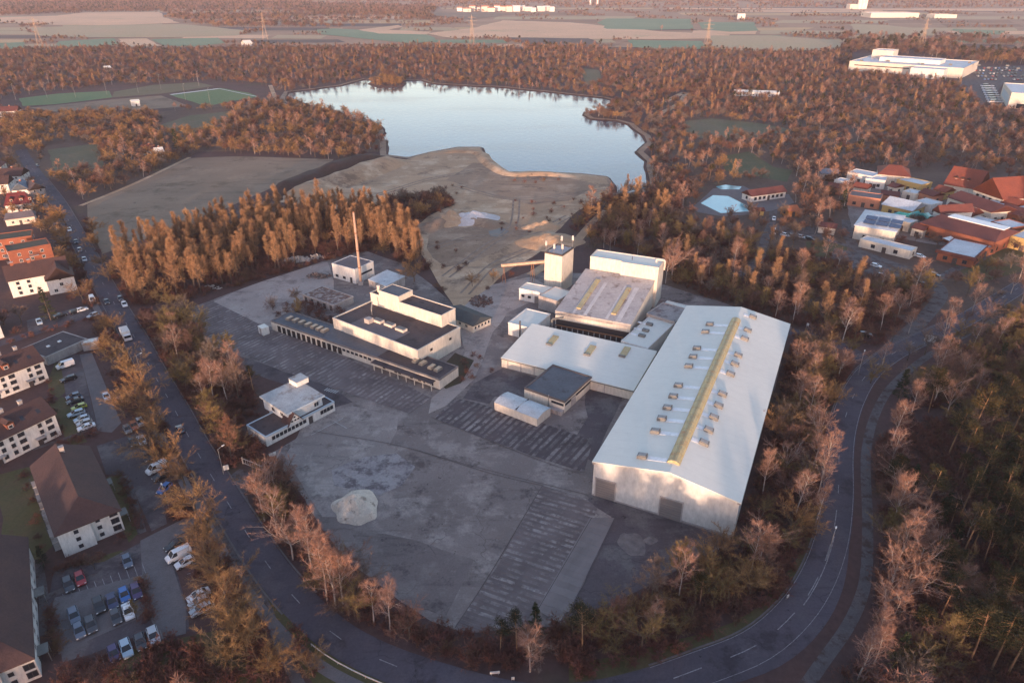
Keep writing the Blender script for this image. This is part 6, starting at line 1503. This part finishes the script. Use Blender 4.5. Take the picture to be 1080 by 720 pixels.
for (x0, y0), (x1, y1), n, j in (((62,601),(112,586),12,2), ((151,612),(159,660),10,1.5), ((52,640),(62,692),10,2), ((126,500),(150,562),12,1.5), ((104,500),(132,575),8,2), ((52,404),(66,470),12,4), ((66,470),(104,456),8,2), ((28,492),(44,585),8,3), ((8,362),(92,338),12,1.5)):
    for i in range(n):
        t = (i+rt.random()*.6)/n; one('shrub', (x0+(x1-x0)*t+rt.uniform(-j, j), y0+(y1-y0)*t+rt.uniform(-j, j)), rt.uniform(.3, .6), 'gardens')
for px, s in (((930,388),.7),((957,380),.75),((975,374),.8),((1000,346),.75),((1012,360),.85),((1024,333),.75),((1033,350),.85),((1046,322),.75),((1058,336),.8),((1066,310),.7),((1076,322),.8),((992,366),.8),((1018,342),.6),((918,404),.75),((958,352),.6),((940,362),.6),((896,378),.65)): one(rt.choice(('birch_tree','bare_tree')), px, s, 'verge_birch')
for i in range(30): x, y = rt.uniform(-14, 48), rt.uniform(30, 56); put(rt.choice(('bare_tree','pine_tree')), x, y, rt.uniform(1.0, 1.2), 'near_shade_wood')  # extra trees out of view, added to throw shade on the hall gable
# -- belts and woods
BELT2 = [('bare_tree',6),('birch_tree',2.2),('shrub',3),('golden_tree',2),('pine_tree',.1)]
BELT = [('bare_tree',7),('shrub',4),('birch_tree',1.2),('golden_tree',.8)]
fill([(112,330),(140,338),(185,330),(215,357),(245,382),(262,404),(262,470),(285,482),(278,500),(250,505),(215,470),(180,412),(150,360)], 3.4, BELT, 'belt_road', (.55,1.0))
fill([(262,505),(300,500),(322,540),(350,588),(395,632),(450,664),(492,676),(545,670),(600,662),(650,648),(690,625),(730,598),(770,585),(800,560),(806,500),(830,420),(838,362),(880,370),(892,392),(870,440),(868,520),(852,590),(815,646),(760,682),(690,706),(600,716),(500,708),(420,682),(350,640),(300,570)], 3.3, BELT2, 'belt_bend', (.5,1.0), road=5.0)
fill([(105,300),(128,272),(170,256),(235,240),(300,228),(360,222),(400,228),(440,250),(450,282),(420,285),(392,262),(345,272),(300,286),(240,302),(196,314),(150,322),(118,324)], 3.3, [('poplar_tree',9),('golden_tree',.8),('shrub',1.5)], 'poplars', (.6,.92))
fill([(360,205),(420,196),(470,190),(512,215),(480,226),(455,232),(436,240),(440,262),(420,250),(390,226),(350,220)], 4.6, [('bare_tree',5),('shrub',4),('golden_tree',1)], 'scarp', (.35,.75))
fill([(696,200),(660,205),(620,222),(600,245),(618,262),(660,270),(700,278),(715,312),(760,322),(835,348),(905,362),(935,368),(975,336),(990,318),(975,296),(930,300),(880,278),(815,262),(760,250),(720,236)], 4.2, [('bare_tree',7),('birch_tree',1.5),('poplar_tree',1.4),('shrub',2),('golden_tree',1)], 'north_wood', (.55,.82))
fill([(690,330),(760,330),(835,350),(900,362),(870,340),(800,312),(700,270)], 4.6, [('poplar_tree',2),('birch_tree',3)], 'north_wood', (.7,.95))
fill([(980,560),(1010,500),(1090,470),(1150,520),(1150,620),(1060,625),(980,620)], 2.8, [('pine_tree',4),('spruce_tree',3)], 'pine_wood', (.5,.85))
fill([(925,470),(945,420),(1000,376),(1080,335),(1130,310),(1150,400),(1180,600),(1200,760),(880,760),(905,690),(920,640),(928,560)], 3.6, [('pine_tree',1),('bare_tree',6.5),('spruce_tree',.5),('birch_tree',1.6)], 'pine_wood', (.55,.95), gap=.34)
fill([(985,345),(1030,322),(1085,290),(1085,335),(1030,352),(1000,366)], 5, [('birch_tree',2),('bare_tree',3)], 'pine_wood', (.6,.9))
fill([(985,300),(1040,284),(1090,265),(1090,290),(1020,326),(1000,326)], 7, [('bare_tree',3),('birch_tree',1)], 'park_trees', (.5,.8))
fill([(815,232),(860,225),(892,245),(885,285),(830,262),(800,250)], 6, [('bare_tree',4),('birch_tree',1),('shrub',2)], 'park_trees', (.5,.8))
fill([(840,178),(895,176),(898,214),(880,236),(850,236),(838,220)], 5.5, [('bare_tree',5),('birch_tree',2)], 'park_trees', (.6,.9))
fill([(930,240),(1080,200),(1080,268),(990,262),(940,262)], 7, [('bare_tree',3)], 'park_trees', (.4,.6))
fill([(724,240),(800,226),(815,232),(800,252),(745,250)], 5, [('bare_tree',4),('shrub',3)], 'park_trees', (.5,.8))
fill([(690,205),(730,196),(742,206),(730,222),(738,238),(715,236),(690,222)], 5, [('bare_tree',5),('birch_tree',1)], 'park_trees', (.6,.9))
fill([(0,590),(45,590),(55,640),(42,720),(0,720)], 7, [('shrub',3)], 'gardens', (.4,.8))
fill([(70,690),(165,682),(220,655),(232,700),(200,722),(60,722)], 4.5, [('bare_tree',3),('shrub',3)], 'gardens', (.3,.6))
fill([(0,330),(60,318),(90,300),(92,322),(50,345),(0,360)], 6.5, [('bare_tree',3),('golden_tree',1),('shrub',3)], 'gardens', (.45,.8))
fill([(0,225),(60,215),(85,250),(100,295),(80,318),(60,290),(60,250),(0,240)], 6.0, [('golden_tree',3),('bare_tree',3)], 'gardens', (.5,.85))
fill([(0,170),(40,165),(60,195),(58,230),(0,235)], 8, [('golden_tree',2),('bare_tree',3)], 'gardens', (.45,.75))
fill([(275,326),(330,316),(372,322),(366,334),(350,345),(300,336)], 3.0, [('shrub',6),('bare_tree',1)], 'weeds', (.5,.9), yard=False, g=.4)
fill([(468,395),(500,372),(520,392),(490,404)], 3, [('shrub',1)], 'weeds', (.3,.6), yard=False, g=.4)
fill([(450,300),(500,296),(545,282),(540,296),(500,312),(478,316)], 4.0, [('shrub',4),('bare_tree',1)], 'weeds', (.5,.9), yard=False, g=.5)
fill([(700,345),(740,600),(700,620),(780,600)], 5, [('shrub',1)], 'belt_bend', (.4,.7))
# mid distance woods, everything free between the explicit clearings
MIX = [('bare_tree',9),('birch_tree',1.3),('golden_tree',1),('poplar_tree',.4),('spruce_tree',.35)]
fill([(0,119),(60,121),(120,119),(175,121),(168,132),(130,150),(50,152),(40,175),(0,178)], 6, [('golden_tree',4),('bare_tree',4)], 'field_wood', (.5,.72))
fill([(104,150),(150,138),(200,142),(215,158),(200,168),(130,198),(85,215),(62,195),(58,182),(112,180)], 5.4, [('golden_tree',4),('bare_tree',4),('birch_tree',1)], 'field_wood', (.5,.75))
fill([(175,118),(240,112),(300,108),(333,113),(365,121),(402,136),(404,158),(380,170),(290,165),(210,158),(205,143),(250,124),(245,116)], 5.6, [('golden_tree',4),('bare_tree',5),('birch_tree',1.5)], 'field_wood', (.5,.75))
fill([(690,205),(686,170),(684,142),(650,129),(615,122),(620,114),(655,106),(700,90),(780,72),(900,72),(1010,90),(1050,118),(1090,125),(1090,180),(1020,185),(930,178),(850,180),(800,190),(740,196),(700,206)], 6.0, MIX+[('pine_tree',.5)], 'east_wood', (.48,.72))
fill([(0,52),(250,52),(440,48),(640,54),(900,52),(895,72),(700,94),(655,110),(560,98),(450,90),(400,80),(300,99),(285,92),(225,86),(120,90),(0,104)], 7.0, MIX+[('pine_tree',.5)], 'lake_wood', (.48,.7))
fill([(389,88),(400,82),(415,82),(427,87),(424,91),(400,92)], 4, [('golden_tree',1),('shrub',1)], 'island', (.4,.6))
fill([(445,200),(520,190),(610,190),(640,205),(590,235),(540,270),(470,300),(440,265),(450,235)], 7, [('shrub',1)], 'quarry', (.3,.7), gap=-.05, g=.2, quarry=False)
fill([(1050,116),(1100,120),(1100,200),(1060,190)], 8, MIX, 'east_wood', (.48,.72))
fill([(-140,230),(0,180),(0,110),(0,52),(-140,60)], 9, [('golden_tree',3),('bare_tree',4)], 'field_wood', (.5,.72))
fill([(1090,60),(1260,60),(1260,260),(1090,260)], 10, MIX, 'east_wood', (.8,1.1))
# woods of the far plain: blocks between fields, thinner with distance
def far_wood(poly, spacing, s, zone='far_wood', gap=0):
    w = [tuple(P(*p).to_2d()) for p in poly]; x0, x1, y0, y1 = min(p[0] for p in w), max(p[0] for p in w), min(p[1] for p in w), max(p[1] for p in w)
    nxx = int((x1-x0)/spacing); nyy = int((y1-y0)/spacing)
    for i in range(nxx):
        for j in range(nyy):
            x = x0+(i+rt.random())*spacing; y = y0+(j+rt.random())*spacing
            if not inpoly(x, y, w): continue
            if gap and mnoise.noise(Vector((x*.008, y*.008, 2))) > gap: continue
            if any(a < x < b_ and c < y < d and inpoly(x, y, f) for a, b_, c, d, f in FWB) or on_building(x, y, 6): continue
            put(rt.choices(('bare_tree','birch_tree','pine_tree','golden_tree'), (6,1,1.2,1))[0], x, y, s*rt.uniform(.8, 1.2), zone)
far_wood([(-60,30),(1140,30),(1140,54),(-60,54)], 9.5, .52, gap=-.2)
far_wood([(-80,12),(1160,12),(1160,30),(-80,30)], 13, .62, gap=-.15)
far_wood([(-100,-2),(1180,-2),(1180,12),(-100,12)], 24, .9, gap=.05)
far_wood([(0,3),(250,2),(460,8),(455,24),(330,31),(250,31),(190,24),(170,12.5),(90,13),(0,17)], 14, .95)
far_wood([(885,38),(1090,43),(1090,50),(1000,46),(1020,56),(1090,58),(1090,68),(1030,68),(960,58),(890,54)], 11, 1.05)
far_wood([(540,44),(600,46),(650,52),(560,53)], 10, .8)
far_wood([(560,36),(590,33),(612,35),(600,38)], 9, .9); far_wood([(645,34),(662,32),(668,34),(650,36)], 9, 1)
far_wood([(672,33),(700,33),(702,36),(676,36)], 9, .9)
# the wood behind the drone, on this side of the road, which shades the yard
for i in range(340):
    x, y = rt.uniform(-150, 190), rt.uniform(-60, 66)
    if segdist(x, y, MAINW) > 8 and y < 66-0.0*abs(x) and not (abs(x) < 22 and abs(y) < 12): put(rt.choice(('bare_tree','pine_tree','birch_tree')), x, y, rt.uniform(.75, 1.1), 'near_shade_wood')

# ------------------------------------------------------------------ individuals and the massed rest
LM = [(P(*p).to_2d(), n) for p, n in (((315,440),'behind the gatehouse'),((255,505),'by the factory entrance'),((376,580),'below the pale sand pile'),((530,670),'below the railed yard'),((700,610),'before the hall gable'),((805,480),'along the long hall wall'),((855,352),'at the lane behind the hall'),((95,600),'around the house car park'),((100,420),'by the small car park'),((30,300),'around the twin gable house'),((30,255),'around the brick houses'),((20,205),'near the crimson mansard house'),
   ((140,290),'at the road end of the poplar row'),((300,250),'in the middle of the poplar row'),((420,260),'at the quarry end of the poplar row'),((430,210),'on the quarry scarp'),((340,325),'by the ruined shed'),((490,300),'by the scrap heap'),((650,250),'behind the tall cream block'),((760,310),'behind the long hall'),((860,320),'behind the factory lane'),((780,235),'near the outdoor pool'),((860,205),'near the terracotta villa'),((1000,240),'in the holiday park'),((900,285),'along the park drive'),((1030,310),'beside the curving resort road'),((880,560),'inside the road bend'),((930,590),'along the cycle path'),((1000,560),'in the dark pine wood'),((1040,690),'in the clearing with felled trunks'),((1030,430),'in the tall pine stand'),((950,410),'where the cycle path meets the road'),((210,470),'along the main road hedge'),((140,400),'on the kerb of the main road'),((220,600),'between car park and main road'),((180,350),'between road and railed yard'),((720,215),'between lake and outdoor pool'))]
FORM = {'bare_tree': 'bare brown tree', 'golden_tree': 'bare golden orange tree', 'birch_tree': 'pale stemmed bare birch', 'poplar_tree': 'tall orange lit bare poplar', 'pine_tree': 'olive crowned pine', 'spruce_tree': 'dark conical spruce', 'shrub': 'low russet shrub'}
CATS = {'bare_tree': 'tree', 'golden_tree': 'tree', 'birch_tree': 'birch', 'poplar_tree': 'poplar', 'pine_tree': 'pine', 'spruce_tree': 'spruce', 'shrub': 'shrub'}
LIMIT = dict(bare_tree=290, golden_tree=290, birch_tree=290, poplar_tree=290, pine_tree=290, spruce_tree=290, shrub=280)
def inview(x, y, z=4):
    a, b_ = pix(x, y, z); return -14 < a < 1094 and -25 < b_ < 735
bykind = {}
for pl in PLANTS: bykind.setdefault(pl[0], []).append(pl)
MASS = {}
protos = {}
for kind, lst in bykind.items():
    seen = [q for q in lst if inview(q[1], q[2])]; rest = [q for q in lst if not inview(q[1], q[2])]
    seen.sort(key=lambda q: (0 if ' ' in q[4] else 1, math.dist((q[1], q[2], 0), (0, 0, 100))/q[3]))
    ind, rest2 = seen[:LIMIT[kind]], seen[LIMIT[kind]:]
    MASS[kind] = rest+rest2
    heights = {}
    for kd, x, y, s, zone in ind:
        d = math.dist((x, y, 0), (0, 0, 100)); size = 'small ' if s < .6 else ('' if s < .85 else 'large ')
        if ' ' in zone: lab, grp = zone, None
        else:
            lm = min(LM, key=lambda q: (q[0].x-x)**2+(q[0].y-y)**2)
            if (lm[0]-Vector((x, y))).length > 130 or y > 330: lm = (None, {'field_wood':'in the wood between sports ground and grey field','east_wood':'in the wood between lake and retail warehouse','lake_wood':'in the wood beyond the lake','island':'on the lake islet','north_wood':'in the wood between lake and factory'}.get(zone, 'in the woods of the plain'))
            lab = (size+FORM[kd]+' '+lm[1]); grp = (size+FORM[kd]+'s '+lm[1])
        z0 = ground_z(x, y); rz = rt.uniform(0, 6.283)
        wd = 1.3 if kd in ('bare_tree', 'golden_tree') and d > 330 else 1.1; sc3 = (s*wd*rt.uniform(.92, 1.08), s*wd*rt.uniform(.92, 1.08), s*rt.uniform(.85, 1.08))
        if d < 330:
            tm, cm = rt.choice(NEAR[kd]); t = thing(kd, lab, CATS[kd], (x, y, z0), rz, grp); t.scale = sc3
            link('trunk' if kd != 'shrub' else 'stem', tm, t); link('crown', cm, t)
        else:
            t = link(kd, rt.choice(FAR[kd]), None, (x, y, z0), rz); t.scale = sc3; tag(t, lab, CATS[kd], grp)
# massed woods: one object per kind, points carrying copies of the trees above
def mass(name, pts, meshes, zbase=None):
    n = len(pts)
    me = bpy.data.meshes.new(name); me.from_pydata([(x, y, ground_z(x, y)) for _, x, y, _, _ in pts], [], [])
    sc_ = me.attributes.new('size', 'FLOAT_VECTOR', 'POINT'); wd = 1.3 if 'wood' in name and name[:2] in ('wo', 'go') else 1.05; sc_.data.foreach_set('vector', [v for q in pts for v in (q[3]*wd, q[3]*wd, q[3]*rt.uniform(.8, 1.05))])
    ro = me.attributes.new('turn', 'FLOAT', 'POINT'); ro.data.foreach_set('value', [rt.uniform(0, 6.283) for _ in pts])
    ix = me.attributes.new('pick', 'INT', 'POINT'); ix.data.foreach_set('value', [rt.randrange(len(meshes)) for _ in pts])
    ob = link(name, me); ob['kind'] = 'stuff'
    ng = bpy.data.node_groups.new(name, 'GeometryNodeTree'); ng.interface.new_socket('Geometry', in_out='INPUT', socket_type='NodeSocketGeometry'); ng.interface.new_socket('Geometry', in_out='OUTPUT', socket_type='NodeSocketGeometry')
    N = ng.nodes; gi, go = N.new('NodeGroupInput'), N.new('NodeGroupOutput'); join = N.new('GeometryNodeJoinGeometry')
    for so in meshes:
        oi = N.new('GeometryNodeObjectInfo'); oi.transform_space = 'ORIGINAL'; oi.inputs['Object'].default_value = so; oi.inputs['As Instance'].default_value = True
        ng.links.new(oi.outputs['Geometry'], join.inputs[0])
    iop = N.new('GeometryNodeInstanceOnPoints'); iop.inputs['Pick Instance'].default_value = True
    def attr(nm, ty):
        a = N.new('GeometryNodeInputNamedAttribute'); a.data_type = ty; a.inputs['Name'].default_value = nm; return a.outputs['Attribute']
    ng.links.new(gi.outputs[0], iop.inputs['Points']); ng.links.new(join.outputs[0], iop.inputs['Instance'])
    ng.links.new(attr('pick', 'INT'), iop.inputs['Instance Index'])
    cx = N.new('ShaderNodeCombineXYZ'); ng.links.new(attr('turn', 'FLOAT'), cx.inputs[2]); ng.links.new(cx.outputs[0], iop.inputs['Rotation'])
    ng.links.new(attr('size', 'FLOAT_VECTOR'), iop.inputs['Scale']); ng.links.new(iop.outputs[0], go.inputs[0])
    md = ob.modifiers.new('scatter', 'NODES'); md.node_group = ng
    return ob
def sources(kind):
    "standing objects of the scene whose meshes the mass repeats"
    out = []
    for m in FAR[kind]:
        o = next((o for o in scene.objects if o.data == m), None)
        out.append(o)
    return [o for o in out if o] or None
MNAME = {'bare_tree': 'woodland', 'golden_tree': 'golden_woodland', 'birch_tree': 'birch_woodland', 'poplar_tree': 'poplar_woodland', 'pine_tree': 'pine_woodland', 'spruce_tree': 'spruce_woodland', 'shrub': 'shrubbery'}
# low undergrowth under all near woods
UG = []
ug = Near(3.0)
for poly, sp in (([(112,330),(185,328),(262,400),(285,482),(300,500),(350,588),(450,664),(545,668),(650,645),(770,578),(806,500),(838,355),(900,362),(885,520),(850,600),(760,690),(600,722),(420,705),(300,605),(215,480)], 1.35), ([(105,300),(128,270),(240,238),(360,215),(440,240),(455,290),(392,264),(300,288),(196,318),(118,326)], 1.6),
                 ([(696,200),(620,222),(600,245),(700,278),(715,312),(835,348),(935,368),(990,318),(880,275),(815,262),(720,236)], 1.9), ([(925,470),(1000,376),(1130,310),(1200,760),(870,760),(920,640)], 1.5), ([(350,212),(470,188),(512,215),(440,240),(440,262),(390,226)], 1.8), ([(60,690),(165,682),(225,650),(290,720),(60,740)], 1.5), ([(100,230),(112,300),(185,440),(260,560),(300,640),(340,720),(290,740),(200,600),(120,400),(60,240)], 1.9)):
    w = [tuple(P(*p).to_2d()) for p in poly]; x0, x1, y0, y1 = min(p[0] for p in w), max(p[0] for p in w), min(p[1] for p in w), max(p[1] for p in w)
    for i in range(int((x1-x0)*(y1-y0)/(sp*sp))):
        x, y = rt.uniform(x0, x1), rt.uniform(y0, y1)
        if inpoly(x, y, w) and mnoise.noise(Vector((x*.09, y*.09, 1))) < .35 and free(x, y, 3.9, .8): UG.append(('shrub', x, y, rt.uniform(.3, .75), ''))
def fallback(kind):
    m = FAR[kind][0]; p = min((q for q in bykind[kind] if inview(q[1], q[2]) and q[2] > 150), key=lambda q: q[2], default=None)
    return None
for kind, pts in MASS.items():
    if not pts: continue
    src = sources(kind)
    if not src:      # every individual is near: let the mass repeat a near tree's crown and stand it on its own trunk mesh
        q = pts.pop(); src = []
        for m in FAR[kind]:
            q = pts.pop() if pts else q
            o = link(kind, m, None, (q[1], q[2], ground_z(q[1], q[2])), 0); o.scale = (q[3],)*3
            z = inview(q[1], q[2]); tag(o, FORM[kind]+' repeated through the massed wood', CATS[kind], FORM[kind]+'s of the massed wood'); src.append(o)
    mass(MNAME[kind], pts, src)
if UG:
    src = sources('shrub') or [o for o in scene.objects if o.name.startswith('shrub') and o.data in FAR['shrub']]
    if not src:
        src = []
        for m in FAR['shrub']:
            q = UG.pop(); o = link('shrub', m, None, (q[1], q[2], 0), 0); o.scale = (.5,)*3; tag(o, 'low russet shrub in the undergrowth of the belt', 'shrub', 'low russet shrubs in the undergrowth'); src.append(o)
    mass('undergrowth', UG, src)
# felled trunks lying in the clearing
for i, (x, y, a) in enumerate([(985,640,-.3),(1000,655,-.1),(1018,668,.2),(1040,640,-.5),(1055,672,.1),(978,665,-.6),(1030,655,.0),(1065,648,-.2)]):
    p = P(x, y); mb = MB(); mb.tube((0,0,.2), (9,0,.2), .16, .08, 6); o = mb.build('felled_trunk', M_BIRCHB, None, (p.x, p.y, 0), a); tag(o, 'thin pale felled trunk lying in the pine clearing', 'log', 'felled trunks in the pine clearing')
print('PLANTS', {k: len(v) for k, v in bykind.items()}, 'undergrowth', len(UG))

# ------------------------------------------------------------------ light, air, camera
SUN_EL, SUN_AZ = rad(4.0), math.atan2(-.16, -1.0)     # azimuth measured from +Y towards +X
cam = bpy.data.cameras.new('camera'); co = bpy.data.objects.new('camera', cam); COL.objects.link(co)
co.location = (0, 0, CAM_H); co.rotation_euler = (math.pi/2-CAM_T, 0, 0); cam.sensor_width = 36; cam.lens = CAM_F/1080*36; cam.clip_start = .5; cam.clip_end = 30000
scene.camera = co
w = bpy.data.worlds.new('World'); scene.world = w; w.use_nodes = True; nt = w.node_tree; bg = nt.nodes['Background']
sky = nt.nodes.new('ShaderNodeTexSky'); sky.sky_type = 'NISHITA'; sky.sun_disc = False; sky.sun_elevation = SUN_EL; sky.sun_rotation = SUN_AZ; sky.altitude = 100; sky.air_density = 1.0; sky.dust_density = .6; sky.ozone_density = 2.5
nt.links.new(mixc(nt, 1.0, sky.outputs[0], SKY_TINT, 'MULTIPLY'), bg.inputs[0]); bg.inputs[1].default_value = SKY_STRENGTH
sl = bpy.data.lights.new('sun', 'SUN'); so = bpy.data.objects.new('sun', sl); COL.objects.link(so); sl.energy = SUN_STRENGTH; sl.angle = rad(2.0); sl.color = SUN_COLOR
sd = Vector((math.sin(SUN_AZ)*math.cos(SUN_EL), math.cos(SUN_AZ)*math.cos(SUN_EL), math.sin(SUN_EL))); so.rotation_euler = sd.to_track_quat('Z', 'Y').to_euler(); so.location = sd*500
if HAZE > 0:
    hz = MB().box(-7000, -900, -4.5, 7000, 7000, 130); m = bpy.data.materials.new('haze'); m.use_nodes = True; nt = m.node_tree
    nt.nodes.remove(nt.nodes['Principled BSDF']); pv = nt.nodes.new('ShaderNodeVolumePrincipled'); pv.inputs['Density'].default_value = HAZE; pv.inputs['Color'].default_value = (*HAZE_COLOR, 1); pv.inputs['Anisotropy'].default_value = .0
    nt.links.new(pv.outputs[0], nt.nodes['Material Output'].inputs['Volume']); ho = hz.build('haze', m); ho['kind'] = 'stuff'
scene.view_settings.view_transform = 'Standard'; scene.view_settings.look = 'None'; scene.view_settings.gamma = 1.0; scene.view_settings.exposure = EXPOSURE; scene.view_settings.use_curve_mapping = False
scene.render.engine = 'CYCLES'; scene.cycles.max_bounces = 4; scene.cycles.diffuse_bounces = 2; scene.cycles.glossy_bounces = 2; scene.cycles.volume_bounces = 0; scene.cycles.use_adaptive_sampling = True; scene.cycles.use_denoising = True
